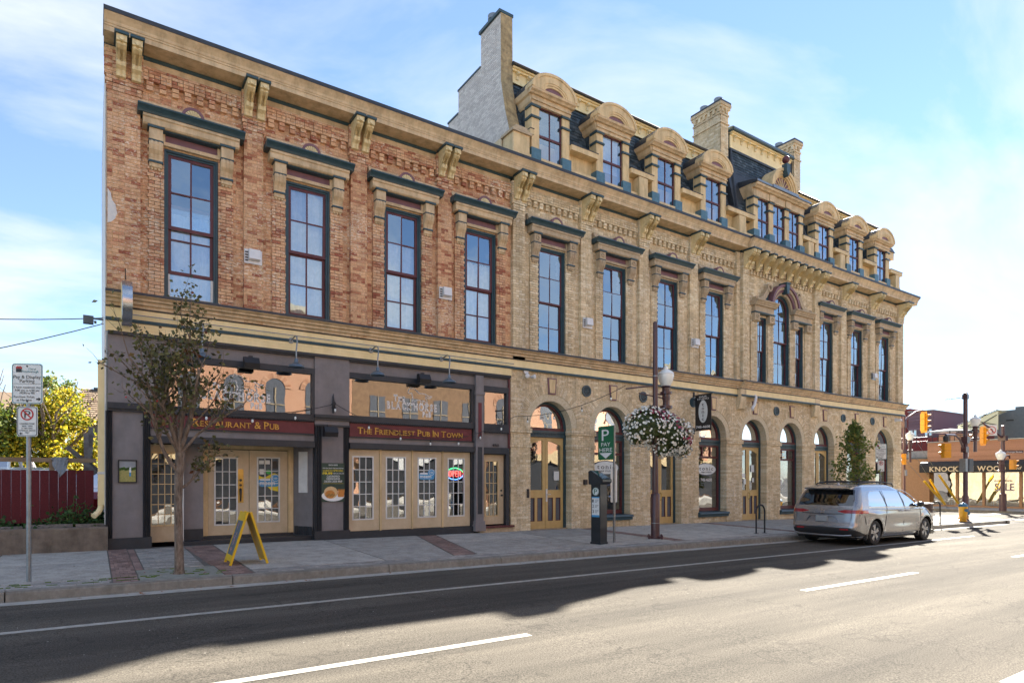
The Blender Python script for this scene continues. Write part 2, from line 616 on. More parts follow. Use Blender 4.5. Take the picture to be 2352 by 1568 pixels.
# ------------------------------------------------------------------ lettering
_TX = {}
def glyphs(text, size, ext=0.002, bold=0.0, shear=0.0):
    """built-in font turned into a mesh builder, x-z plane, extruded along y; origin at baseline left"""
    key = (text, size, ext, bold, shear)
    if key in _TX:
        return _TX[key]
    cu = bpy.data.curves.new('lettering', 'FONT')
    cu.body = text; cu.size = size; cu.extrude = ext; cu.offset = bold; cu.resolution_u = 3
    cu.shear = shear
    o = bpy.data.objects.new('lettering', cu)
    COL.objects.link(o)
    dg = bpy.context.evaluated_depsgraph_get()
    me = bpy.data.meshes.new_from_object(o.evaluated_get(dg))
    mb = MB()
    mb.add([(v.co.x, -v.co.z, v.co.y) for v in me.vertices], [tuple(p.vertices) for p in me.polygons])
    bpy.data.objects.remove(o); bpy.data.curves.remove(cu); bpy.data.meshes.remove(me)
    _TX[key] = mb
    return mb
def xr(mb):
    xs = [v[0] for v in mb.v]
    return (min(xs), max(xs)) if xs else (0, 0)
def text_mb(text, x0, x1, zb, h, y, ext=0.002, bold=0.0, shear=0.0):
    """one line of lettering fitted between x0 and x1, capital height h, on the plane y"""
    g = glyphs(text, h / 0.72, ext, bold, shear)
    a, b = xr(g)
    k = (x1 - x0) / (b - a)
    out = MB()
    out.add([(x0 + (v[0] - a) * k, y + v[1], zb + v[2]) for v in g.v], g.f)
    return out
SERIF = {'T': ('', 'c', ''), 'H': ('lr', 'lr', ''), 'F': ('l', 'l', ''), 'R': ('l', 'lr', ''), 'I': ('c', 'c', ''), 'E': ('l', 'l', ''),
         'N': ('lr', 'l', ''), 'D': ('l', 'l', ''), 'L': ('l', 'l', ''), 'P': ('l', 'l', ''), 'U': ('lr', '', ''), 'B': ('l', 'l', ''),
         'A': ('', 'lr', ''), 'K': ('lr', 'lr', ''), 'W': ('lr', '', ''), 'O': ('', '', ''), 'C': ('', '', ''), 'S': ('', '', ''), '&': ('', '', ''),
         't': ('', '', ''), 'n': ('l', 'lr', 'x'), 'i': ('', 'c', ''), 'M': ('lr', 'lr', ''), 'Y': ('lr', 'c', '')}
def serif_mb(text, x0, x1, zb, h, y, ext=0.008, small=0.76, bold=0.0, gap=0.08, space=0.34):
    """small-caps lettering with slab serifs; lower-case letters in text are drawn as small capitals when small<1"""
    items = []
    x = 0.0
    for ch in text:
        if ch == ' ':
            x += space * h; continue
        k = small if (ch.islower() and small < 1) else 1.0
        hh = h * k
        up = ch.upper() if small < 1 else ch
        g = glyphs(up, hh / 0.72, ext, bold)
        a, b = xr(g)
        ser = SERIF.get(up, ('', '', ''))
        t = 0.05 * hh + bold
        sw = 0.14 * hh
        e = MB(); e.add([(x + v[0] - a, v[1], v[2]) for v in g.v], g.f)
        w = b - a
        zt = hh * (0.75 if ser[2] == 'x' else 1.0)
        def pos(c):
            return x + {'l': 0.07 * hh + bold, 'r': w - 0.07 * hh - bold, 'c': w / 2}[c]
        for c in ser[0]:
            e.box(pos(c) - sw, pos(c) + sw, -ext * 0.98, ext * 0.98, zt - t, zt)
        for c in ser[1]:
            e.box(pos(c) - sw, pos(c) + sw, -ext * 0.98, ext * 0.98, 0, t)
        items.append(e)
        x += w + gap * h + (0.06 * hh if ser[0] or ser[1] else 0)
    k = (x1 - x0) / (x - gap * h)
    out = MB()
    for e in items:
        out.add([(x0 + v[0] * k, y + v[1], zb + v[2]) for v in e.v], e.f)
    return out

# ------------------------------------------------------------------ ground level
def gz(x):
    return -0.0085 * max(-40.0, min(70.0, x))
KERB_Y = 10.66
def sz(x, y):
    """top of the pavement"""
    return gz(x) + 0.15 + max(0.0, (y - KERB_Y)) * 0.02

# ------------------------------------------------------------------ brickwork
BL, BH = 0.215, 0.0735
def brick_rows(mb, x0, x1, z0, z1, y, holes=(), depth=0.012, clip=None, pick=None, seed=1, jit=0.003, L=BL, H=BH):
    """running bond on the plane y (front), one 5-faced block per brick; pick collects (score, box) of bricks to be objects"""
    r = random.Random(seed)
    k0 = math.floor(z0 / H)
    k1 = math.ceil(z1 / H)
    for k in range(k0, k1):
        za = max(z0, k * H); zb = min(z1, (k + 1) * H - 0.010)
        if zb - za < 0.02:
            continue
        spans = [(x0, x1)]
        for h in holes:
            if h[2] < zb and h[3] > za:
                ns = []
                for a, b in spans:
                    if h[1] <= a or h[0] >= b:
                        ns.append((a, b)); continue
                    if h[0] > a: ns.append((a, h[0]))
                    if h[1] < b: ns.append((h[1], b))
                spans = ns
        off = (k % 2) * L / 2
        header = (k % 6 == 0)
        LL = L / 2 if header else L
        for a, b in spans:
            i = math.floor((a - off) / LL)
            while i * LL + off < b:
                xa = max(a, i * LL + off); xb = min(b, (i + 1) * LL + off - 0.010)
                i += 1
                if xb - xa < 0.03:
                    continue
                if clip and clip((xa + xb) / 2, (za + zb) / 2):
                    continue
                yy = y - r.random() * jit
                rd = r.random()
                if pick is not None:
                    pick.append((xa, xb, yy, y + depth, za, zb, rd))
                else:
                    mb.box(xa, xb, yy, y + depth, za, zb, rd, skip='k')
def seen_bricks(pick, parent, material, name='brick', n=300, front=None):
    """the n bricks that show largest become parts, the rest one part of kind stuff"""
    def score(b):
        x, y = (b[0] + b[1]) / 2, b[2]
        d = x * 0.559 + y * 0.829
        return (b[1] - b[0]) / (d * d) - (10 if (x < 0.25 or (front and not front(b))) else 0)
    pick.sort(key=score, reverse=True)
    meshes = {}
    for b in pick[:n]:
        key = (round(b[1] - b[0], 2), round(b[5] - b[4], 3), round(b[3] - b[2], 2), int(b[6] * 6))
        if key not in meshes:
            q = MB(); q.box(0, b[1] - b[0], 0, b[3] - b[2], 0, b[5] - b[4], b[6])
            meshes[key] = q.mesh(name, material)
        obj(name, meshes[key], parent, (b[0], b[2], b[4]))
    q = MB()
    for b in pick[n:]:
        q.box(b[0], b[1], b[2], b[3], b[4], b[5], b[6], skip='k')
    obj('brickwork', q.mesh('brickwork', material, fix=False), parent, stuff=True)

# ------------------------------------------------------------------ asphalt and the ground
def asphalt(name, a, b, seal):
    m = bpy.data.materials.new(name)
    m.use_nodes = True
    nt = m.node_tree; L = nt.links.new
    bs = nt.nodes['Principled BSDF']
    bs.inputs['Roughness'].default_value = 0.95
    bs.inputs['Specular IOR Level'].default_value = 0.12
    pos = nt.nodes.new('ShaderNodeNewGeometry').outputs['Position']
    def noise(scale, det=4, stretch=None):
        n = nt.nodes.new('ShaderNodeTexNoise')
        n.inputs['Scale'].default_value = scale; n.inputs['Detail'].default_value = det
        n.inputs['Roughness'].default_value = 0.65
        if stretch:
            mp = nt.nodes.new('ShaderNodeMapping'); mp.inputs['Scale'].default_value = stretch
            L(pos, mp.inputs[0]); L(mp.outputs[0], n.inputs['Vector'])
        else:
            L(pos, n.inputs['Vector'])
        return n.outputs['Fac']
    def rampc(f, p0, p1, c0, c1):
        r = nt.nodes.new('ShaderNodeValToRGB')
        r.color_ramp.elements[0].position = p0; r.color_ramp.elements[1].position = p1
        r.color_ramp.elements[0].color = (*c0, 1); r.color_ramp.elements[1].color = (*c1, 1)
        L(f, r.inputs[0]); return r.outputs[0]
    def mul(x, y):
        q = nt.nodes.new('ShaderNodeMixRGB'); q.blend_type = 'MULTIPLY'; q.inputs[0].default_value = 1
        L(x, q.inputs[1]); L(y, q.inputs[2]); return q.outputs[0]
    base = rampc(noise(1.1, 6, (0.25, 1.6, 1)), 0.35, 0.68, a, b)
    grain = rampc(noise(70, 3), 0.3, 0.72, (0.3, 0.3, 0.31), (1.75, 1.72, 1.68))
    lanes = rampc(noise(0.5, 3, (0.06, 1.5, 1)), 0.4, 0.62, (0.7, 0.7, 0.71), (1.16, 1.15, 1.13))
    c = mul(mul(base, grain), lanes)
    # pale worn specks
    c2 = rampc(noise(38, 5), 0.69, 0.76, (0, 0, 0), (1, 1, 1))
    q = nt.nodes.new('ShaderNodeMixRGB'); L(c2, q.inputs[0]); L(c, q.inputs[1]); q.inputs[2].default_value = (0.3, 0.29, 0.27, 1)
    c = q.outputs[0]
    if seal:
        # dark sealed cracks: thin bands of a warped noise
        f = noise(0.16, 5)
        w = nt.nodes.new('ShaderNodeMath'); w.operation = 'ABSOLUTE'
        s = nt.nodes.new('ShaderNodeMath'); s.operation = 'SUBTRACT'; L(f, s.inputs[0]); s.inputs[1].default_value = 0.5
        L(s.outputs[0], w.inputs[0])
        c = mul(c, rampc(w.outputs[0], 0.0008, 0.0022, (0.72, 0.72, 0.73), (1, 1, 1)))
    L(c, bs.inputs['Base Color'])
    bp = nt.nodes.new('ShaderNodeBump'); bp.inputs['Strength'].default_value = 0.5; bp.inputs['Distance'].default_value = 0.012
    L(noise(130, 2), bp.inputs['Height']); L(bp.outputs[0], bs.inputs['Normal'])
    MATS[name] = m
asphalt('asphalt', (0.078, 0.072, 0.061), (0.113, 0.103, 0.087), True)
asphalt('asphalt_lot', (0.09, 0.09, 0.09), (0.13, 0.13, 0.125), False)

def sheet(x0, x1, y0, y1, dz, nx=1, ny=1, zf=None):
    mb = MB()
    zf = zf or (lambda x, y: gz(x))
    xs = [x0 + (x1 - x0) * i / nx for i in range(nx + 1)]
    ys = [y0 + (y1 - y0) * i / ny for i in range(ny + 1)]
    vs = [(x, y, zf(x, y) + dz) for y in ys for x in xs]
    w = nx + 1
    fs = [(j * w + i, j * w + i + 1, (j + 1) * w + i + 1, (j + 1) * w + i) for j in range(ny) for i in range(nx)]
    mb.add(vs, fs)
    return mb
mb = MB()
xs = [-1500, -40, 70, 1500]
mb.add([(x, y, gz(x) - 0.012) for y in (-1500, 1500) for x in xs], [(i, i + 1, i + 5, i + 4) for i in range(3)])
struct('ground', mb.mesh('ground', 'asphalt_lot'))
struct('road', sheet(-40, 70, -3.6, KERB_Y, 0.0, 2).mesh('road', 'asphalt'))
struct('side_street', sheet(36.4, 47.6, KERB_Y, 60, 0.0, 2).mesh('side_street', 'asphalt'))
def strip(pts, w, dz):
    mb = MB(); vs = []; fs = []
    for i, (x, y) in enumerate(pts):
        vs += [(x, y - w / 2, gz(x) + dz), (x, y + w / 2, gz(x) + dz)]
        if i:
            fs.append((2 * i - 2, 2 * i, 2 * i + 1, 2 * i - 1))
    mb.add(vs, fs); return mb
# painted markings
struct('parking_line', strip([(-38, 8.58), (24.4, 8.58)], 0.125, 0.004).mesh('parking_line', 'line_white'))
def dash(a, b, y):
    struct('lane_dash', strip([(a, y), (b, y)], 0.12, 0.004).mesh('lane_dash', 'line_white'))
for a, b in ((-17.4, -13.8), (-8.1, -5.0), (0.78, 3.95), (9.24, 13.05), (18.0, 21.2), (27, 30)):
    dash(a, b, 5.52)
for a, b in ((-10.5, -7.4), (-2, 1.0), (6.35, 9.5), (15, 18.1), (23.8, 27)):
    dash(a, b, 1.99)
for y0, y1 in ((11.6, 12.1), (14.6, 15.15)):
    struct('crosswalk_line', sheet(36.6, 47.5, y0, y1, 0.004, 2).mesh('crosswalk_line', 'line_white'))
struct('stop_line', sheet(36.6, 42, 17.0, 17.5, 0.004, 2).mesh('stop_line', 'line_white'))

# ------------------------------------------------------------------ pavement
PX0, PX1 = -14.0, 35.2
pv = MB()
poly = [(PX0, KERB_Y), (34.0, KERB_Y), (35.0, 10.95), (35.9, 11.7), (36.3, 12.7), (36.3, 40), (34.2, 40), (34.2, 15.25), (PX0, 15.25)]
bot = [(x, y, gz(x) - 0.05) for x, y in poly]; top = [(x, y, sz(x, min(y, 16)) - 0.006) for x, y in poly]
n = len(poly)
# walk surface as strips so that it follows the slope
def walk(x0, x1, y0, y1, dz, nx=6):
    return sheet(x0, x1, y0, y1, dz, nx, 2, lambda x, y: sz(x, min(y, 16)))
mb = MB()
mb.merge(walk(PX0, 34.0, KERB_Y + 0.05, 15.3, -0.008, 10))
mb.add([(x, y, sz(x, min(y, 16)) - 0.008) for x, y in ((34.0, KERB_Y + 0.05), (35.0, 10.95), (35.9, 11.7), (36.3, 12.7), (36.3, 40), (34.0, 40))], [(0, 1, 2, 3, 4, 5)])
mat('pavement_base', '6f6c66', '5b5852', scale=9, rough=0.95, bump=0.3)
pave = struct('pavement', mb.mesh('pavement', 'pavement_base'))
def slab(x0, x1, y0, y1, rnd, skew=0.0, th=0.03, lift=0.0):
    """a flat piece lying on the pavement; skew moves the kerb end along x"""
    q = MB()
    def X(x, y): return x + skew * (15.2 - y)
    c = [(X(x0, y0), y0), (X(x1, y0), y0), (X(x1, y1), y1), (X(x0, y1), y1)]
    vs = [(x, y, sz(x, min(y, 16)) - th) for x, y in c] + [(x, y, sz(x, min(y, 16)) + lift) for x, y in c]
    q.add(vs, [(4, 5, 6, 7), (0, 1, 5, 4), (1, 2, 6, 5), (2, 3, 7, 6), (3, 0, 4, 7)], rnd)
    return q
# concrete bays between the brick bands
bays = [(-14.0, -9.2), (-9.1, -5.2), (-5.1, -1.45), (-1.42, 0.22), (2.22, 4.65), (4.68, 7.15)]
bays += [(7.75, 10.2), (10.23, 12.8), (13.3, 15.9), (15.93, 18.6), (19.1, 21.7), (21.73, 24.4), (24.9, 27.4), (27.43, 30.2), (30.23, 33.9)]
for a, b in bays:
    skA = 0.0
    for y0, y1 in ((11.27, 13.3), (13.32, 15.18)):
        if a == 4.68:
            q = MB()
            c = [(a, y0), (b - 0.26 * (15.2 - y0), y0), (b - 0.26 * (15.2 - y1), y1), (a, y1)]
        elif a == 7.75:
            c = [(a - 0.26 * (15.2 - y0), y0), (b, y0), (b, y1), (a - 0.26 * (15.2 - y1), y1)]
        else:
            c = [(a, y0), (b, y0), (b, y1), (a, y1)]
        q = MB()
        vs = [(x, y, sz(x, y) - 0.03) for x, y in c] + [(x, y, sz(x, y)) for x, y in c]
        q.add(vs, [(4, 5, 6, 7), (0, 1, 5, 4), (1, 2, 6, 5), (2, 3, 7, 6), (3, 0, 4, 7)], rng.random())
        obj('slab', q.mesh('slab', 'slab'), pave)
mat('tree_pit', '8f9087', '7b7d73', scale=12, rough=0.95, bump=0.4, dirt=0.3)
obj('tree_pit', slab(0.58, 1.74, 10.84, 11.96, 0.5).mesh('tree_pit', 'tree_pit'), pave)
# pavers: (material, x0,x1,y0,y1, size along x, size along y, skew)
PAV = []
def pavers(matn, x0, x1, y0, y1, lx, ly, skew=0.0, bond=True):
    j = 0; y = y0
    while y < y1 - 0.03:
        x = x0 - (lx / 2 if (bond and j % 2) else 0)
        while x < x1 - 0.02:
            a = max(x, x0); b = min(x + lx - 0.006, x1)
            if b - a > 0.03:
                PAV.append((matn, a, b, y, min(y + ly - 0.006, y1), rng.random(), skew))
            x += lx
        y += ly; j += 1
pavers('paver_red', 0.24, 0.56, 10.84, 15.1, 0.11, 0.22, 0.0)
pavers('paver_red', 0.575, 0.69, 12.0, 15.0, 0.115, 0.30, 0.0, False)
pavers('paver_grey', 0.705, 1.60, 12.0, 15.0, 0.225, 0.112)
pavers('paver_red', 1.615, 1.73, 12.0, 15.0, 0.115, 0.30, 0.03, False)
pavers('paver_red', 1.76, 2.18, 10.84, 15.1, 0.21, 0.105)
pavers('paver_red', 7.2, 7.7, 11.27, 15.1, 0.25, 0.125, -0.26)
for bx in (12.85, 18.65, 24.45):
    pavers('paver_red', bx, bx + 0.4, 11.27, 15.1, 0.2, 0.1)
pavers('paver_grey', -3.0, 0.22, 10.84, 11.25, 0.2, 0.135)
pavers('paver_grey', 2.22, 24.0, 10.84, 11.25, 0.2, 0.135)
def pscore(p):
    x, y = (p[1] + p[2]) / 2, (p[3] + p[4]) / 2
    d = x * 0.559 + y * 0.829
    vis = x > -0.13 * y
    return (0 if vis else 100) + d * d / ((p[2] - p[1]) * (p[4] - p[3])) * 0.001
PAV.sort(key=pscore)
for p in PAV[:300]:
    obj('paver', slab(p[1], p[2], p[3], p[4], p[5], p[6], lift=rng.uniform(-0.002, 0.003)).mesh('paver', p[0]), pave)
for mn in ('paver_red', 'paver_grey'):
    q = MB()
    for p in PAV[300:]:
        if p[0] == mn:
            q.merge(slab(p[1], p[2], p[3], p[4], p[5], p[6], lift=rng.uniform(-0.002, 0.002)))
    obj('paving', q.mesh('paving', mn), pave, stuff=True)
# moss in the joints beside the kerb, and a mossy line
mat('moss', '49601f', '5d7430', scale=30, rough=1)
mb = MB()
for i in range(60):
    x = rng.uniform(-3, 0.6); y = rng.choice([11.255, 11.255, 11.12, 10.98]); w = rng.uniform(0.03, 0.16)
    mb.box(x, x + w, y - 0.012, y + 0.012, sz(x, y) - 0.01, sz(x, y) + rng.uniform(0.004, 0.012))
for i in range(26):
    x = rng.uniform(0.6, 1.75); y = rng.uniform(11.0, 11.9); w = rng.uniform(0.03, 0.15)
    mb.box(x, x + w, y - 0.012, y + 0.015, sz(x, y) - 0.01, sz(x, y) + rng.uniform(0.004, 0.012))
struct('moss', mb.mesh('moss', 'moss'))['kind'] = 'stuff'
# kerb stones
kerb = struct('kerb', MB().box(PX0, PX0 + 0.02, KERB_Y, KERB_Y + 0.17, gz(PX0) - 0.2, gz(PX0)).mesh('kerb', 'kerb_stone'))
cuts = [-14, -11.4, -8.8, -6.2, -3.6, -0.98, 1.85, 4.5, 6.95, 9.0, 11.2, 13.6, 16.2, 18.8, 21.4, 24.0, 26.6, 29.3, 31.6, 34.0]
prof = [(0.0, -0.2), (0.03, 0.0), (0.035, 0.12), (0.06, 0.147), (0.18, 0.152), (0.18, -0.2)]
for a, b in zip(cuts[:-1], cuts[1:]):
    q = MB(); vs = []; N = 8
    for i in range(N + 1):
        x = a + (b - a - 0.015) * i / N
        jy = rng.uniform(-0.004, 0.004); jz = rng.uniform(-0.004, 0.003)
        vs += [(x, KERB_Y + y + jy, gz(x) + z + jz) for y, z in prof]
    np_ = len(prof)
    fs = [(i * np_ + k, i * np_ + (k + 1) % np_, (i + 1) * np_ + (k + 1) % np_, (i + 1) * np_ + k) for i in range(N) for k in range(np_)]
    fs += [tuple(range(np_)), tuple(N * np_ + k for k in range(np_))]
    q.add(vs, fs)
    obj('kerb_stone', q.mesh('kerb_stone', 'kerb_stone', smooth=35), kerb)
# corner of the kerb turning into the side street, dropping to the road
q = MB(); vs = []
path = [(34.0, KERB_Y), (34.6, 10.75), (35.2, 11.0), (35.8, 11.5), (36.2, 12.2), (36.35, 13.0), (36.35, 40)]
for i, (x, y) in enumerate(path):
    nx, ny = [(0, 1), (-0.25, 0.97), (-0.5, 0.86), (-0.75, 0.66), (-0.92, 0.4), (-1, 0), (-1, 0)][i]
    h = [0.15, 0.13, 0.06, 0.03, 0.03, 0.1, 0.15][i]
    vs += [(x, y, gz(x) - 0.1), (x, y, gz(x) + h), (x + nx * 0.17, y + ny * 0.17, gz(x) + h + 0.003), (x + nx * 0.17, y + ny * 0.17, gz(x) - 0.1)]
fs = [(4 * i + k, 4 * i + (k + 1) % 4, 4 * i + 4 + (k + 1) % 4, 4 * i + 4 + k) for i in range(len(path) - 1) for k in range(4)]
q.add(vs, fs)
obj('kerb_stone', q.mesh('kerb_corner', 'kerb_stone'), kerb)
# concrete gutter apron
mb = MB(); vs = []; fs = []
for i in range(100):
    x = -14 + i * 0.48
    w = 0.24 + 0.015 * sin(i * 2.3) + rng.uniform(-0.012, 0.012)
    vs += [(x, KERB_Y - w, gz(x) + 0.004), (x, KERB_Y + 0.02, gz(x) + 0.008)]
    if i:
        fs.append((2 * i - 2, 2 * i, 2 * i + 1, 2 * i - 1))
mb.add(vs, fs)
struct('gutter', mb.mesh('gutter', 'gutter'))
# far pavement across the side street and its kerb
mb = MB()
mb.box(47.6, 47.78, 11.2, 60, gz(48) - 0.2, gz(48) + 0.15)
obj('kerb_stone', mb.mesh('kerb_far', 'kerb_stone'), kerb)
mb = MB(); mb.box(47.78, 52.6, 11.2, 60, gz(48) - 0.2, gz(48) + 0.146)
struct('far_pavement', mb.mesh('far_pavement', 'slab'))
# pavement behind the camera, on the other side of the road
mb = MB(); mb.box(-40, 60, -9.0, -3.6, -0.7, 0.12)
struct('opposite_pavement', mb.mesh('opposite_pavement', 'slab'))
# leaves and grit on the road and pavement
mat('dead_leaf', '9a5a24', '6a4a22', scale=30, rough=0.9)
mat('red_leaf', '8e1f1c', '6b2a1c', scale=30, rough=0.9)
mat('grit', 'b8b4aa', '6c6962', scale=40, rough=0.9)
def litter(name, n, matn, boxf, s0, s1, seed):
    fl = 0 if name == 'pavement_stains' else 1
    r = random.Random(seed); mb = MB()
    for i in range(n):
        x, y = boxf(r); z = (gz(x) if y < KERB_Y else sz(x, y)) + (0.012 if fl else 0.002)
        s = r.uniform(s0, s1); a = r.uniform(0, 6.28); t = r.uniform(-0.25, 0.25)
        p = [(s, 0), (0.3 * s, 0.45 * s), (-s, 0.1 * s), (-0.2 * s, -0.5 * s)]
        mb.add([(x + c * cos(a) - d * sin(a), y + c * sin(a) + d * cos(a), z + fl * (c * t + abs(d) * 0.3)) for c, d in p], [(0, 1, 2, 3)], r.random())
    o = struct(name, mb.mesh(name, matn)); o['kind'] = 'stuff'
litter('fallen_leaves', 70, 'dead_leaf', lambda r: (r.uniform(-1, 22), KERB_Y - abs(r.gauss(0.05, 0.14))), 0.015, 0.04, 3)
litter('fallen_leaves', 45, 'dead_leaf', lambda r: (r.uniform(-1, 24), r.uniform(10.9, 15)), 0.015, 0.035, 5)
litter('fallen_leaves', 10, 'red_leaf', lambda r: (r.uniform(0, 3), r.uniform(10.2, 11.6)), 0.02, 0.04, 8)
litter('grit', 160, 'grit', lambda r: (r.uniform(-1, 16), r.uniform(6, 10.6)), 0.006, 0.016, 9)
mat('stain', '6b6862', '4f4c48', scale=20, rough=1)
litter('pavement_stains', 150, 'stain', lambda r: (r.uniform(-1.4, 24), r.uniform(11.3, 15)), 0.008, 0.03, 14)

# ------------------------------------------------------------------ parts shared by the two buildings
FY = 15.2
ZC, ZS = 8.77, 5.6        # head and sill of the upper windows
_MC = {}
def cached(key, fn):
    if key not in _MC:
        _MC[key] = fn()
    return _MC[key]

def upper_window(par, cx, w=1.06, z0=ZS, z1=ZC, yf=FY, red='red_trim', thick=0.06, curtain=None, raised=False, casing=0.085, arched=False, fret=False):
    """double-hung window, two by two panes in each sash; origin at the middle of the sill on the wall face"""
    h = z1 - z0; hw = w / 2
    def casing_mesh():
        q = MB()
        for k, (d0, d1, c0, c1) in enumerate(((0.015, 0.2, 0.0, casing * 0.55), (0.05, 0.2, casing * 0.5, casing))):
            if arched:
                q.box(-hw + c0, -hw + c1, d0, d1, 0, h - hw); q.box(hw - c1, hw - c0, d0, d1, 0, h - hw)
                q.ring(0, h - hw, hw - c1, hw - c0, d0, d1, 0, 180, 20)
            else:
                q.box(-hw + c0, -hw + c1, d0, d1, 0, h - c0); q.box(hw - c1, hw - c0, d0, d1, 0, h - c0)
                q.box(-hw + c1, hw - c1, d0, d1, h - c1, h - c0)
        q.box(-hw - 0.02, hw + 0.02, -0.05, 0.2, -0.06, -0.002)
        return q.mesh('window', 'teal')
    win = obj('window', cached(('wc', w, h, casing, arched), casing_mesh), par, (cx, yf, z0))
    gx = hw - casing; g0 = 0.0; g1 = h - casing
    mid = h * 0.47
    bar = 0.011 if thick < 0.05 else 0.016
    lift = 0.52 if raised else 0.0
    def sash(za, zb, yb, arch=False):
        q = MB()
        t = thick
        zt = zb - (gx if arch else 0)
        q.box(-gx, -gx + t, yb, yb + 0.045, za, zt); q.box(gx - t, gx, yb, yb + 0.045, za, zt)
        q.box(-gx + t, gx - t, yb, yb + 0.045, za, za + t * 1.15)
        if arch:
            q.ring(0, zt, gx - t, gx, yb, yb + 0.045, 0, 180, 20)
        else:
            q.box(-gx + t, gx - t, yb, yb + 0.045, zb - t, zb)
        zm = (za + zb) / 2
        q.box(-bar, bar, yb + 0.008, yb + 0.04, za + t, zb - t * 0.9)
        q.box(-gx + t, -bar, yb + 0.008, yb + 0.04, zm - bar, zm + bar)
        q.box(bar, gx - t, yb + 0.008, yb + 0.04, zm - bar, zm + bar)
        return q.mesh('sash', red)
    lo = (g0 + 0.015 + lift, mid + 0.03 + lift); up = (mid, g1)
    obj('sash', cached(('s', w, h, up, red, thick, arched), lambda: sash(up[0], up[1], 0.075, arched)), win, (0, 0, 0), True)
    obj('sash', cached(('s', w, h, lo, red, thick), lambda: sash(lo[0], lo[1], 0.125)), win, (0, 0, 0), True)
    # panes, each one leaf of glass set slightly out of true
    def pane_mesh(pw, ph):
        q = MB(); q.add([(0, 0, 0), (pw, 0, 0), (pw, 0, ph), (0, 0, ph)], [(0, 1, 2, 3)]); return q.mesh('pane', 'glass_up', fix=False)
    for (za, zb), yb, arch in ((up, 0.1, arched), (lo, 0.15, False)):
        zm = (za + zb) / 2; t = thick
        for x0, x1 in ((-gx + t, -bar), (bar, gx - t)):
            for a, b in ((za + t, zm - bar), (zm + bar, zb - t)):
                tilt = (rng.gauss(0.006, 0.012), 0, rng.gauss(0, 0.012))
                if arch and b > zm + bar + 0.01:
                    def am(x0=x0, x1=x1, a=a, zb=zb):
                        q = MB(); R = gx - t; zt = zb - gx
                        c = [(x0, 0, a), (x1, 0, a)]
                        n_ = 8; xs_ = [x1 + (x0 - x1) * i / n_ for i in range(n_ + 1)]
                        c += [(x, 0, zt + sqrt(max(0, R * R - x * x))) for x in xs_]
                        q.add(c, [tuple(range(len(c)))]); return q.mesh('pane', 'glass_up', fix=False)
                    obj('pane', cached(('ap', x0, x1, a, zb), am), win, (0, yb, 0), True)
                else:
                    obj('pane', cached(('p', round(x1 - x0, 4), round(b - a, 4)), lambda: pane_mesh(x1 - x0, b - a)), win, (x0, yb, a), True, rot=tilt)
    if raised:   # plain storm frame left open below the lifted sash
        q = MB()
        q.box(-gx, -gx + 0.04, 0.1, 0.13, 0.0, lift); q.box(gx - 0.05, gx, 0.1, 0.13, 0.0, lift); q.box(-gx + 0.04, gx - 0.05, 0.1, 0.13, 0.0, 0.05)
        pt('storm_frame', q, 'white_paint', win)
        obj('pane', pane_mesh(2 * gx - 0.09, lift - 0.05), win, (-gx + 0.04, 0.12, 0.05), True)
    if curtain:
        q = MB(); zt = h * curtain; n_ = 26; vs = []
        for i in range(n_ + 1):
            x = -gx + 2 * gx * i / n_
            yy = 0.20 + 0.025 * sin(i * 1.35) + 0.012 * sin(i * 3.7 + cx)
            sag = 0.035 * abs(sin(i * pi / 6.5))
            vs += [(x, yy, 0.0), (x, yy, zt - sag)]
        q.add(vs, [(2 * i, 2 * i + 2, 2 * i + 3, 2 * i + 1) for i in range(n_)])
        pt('curtain', q, 'white_cloth', win, smooth=True, fix=False)
    if fret:
        q = MB()
        for i in range(6):
            q.box(gx - thick - 0.05 - 0.03 * (i % 2), gx - thick, 0.2, 0.215, h * 0.75 + i * 0.09, h * 0.75 + i * 0.09 + 0.09)
        pt('fretwork', q, 'concrete_wall', win)
    return win

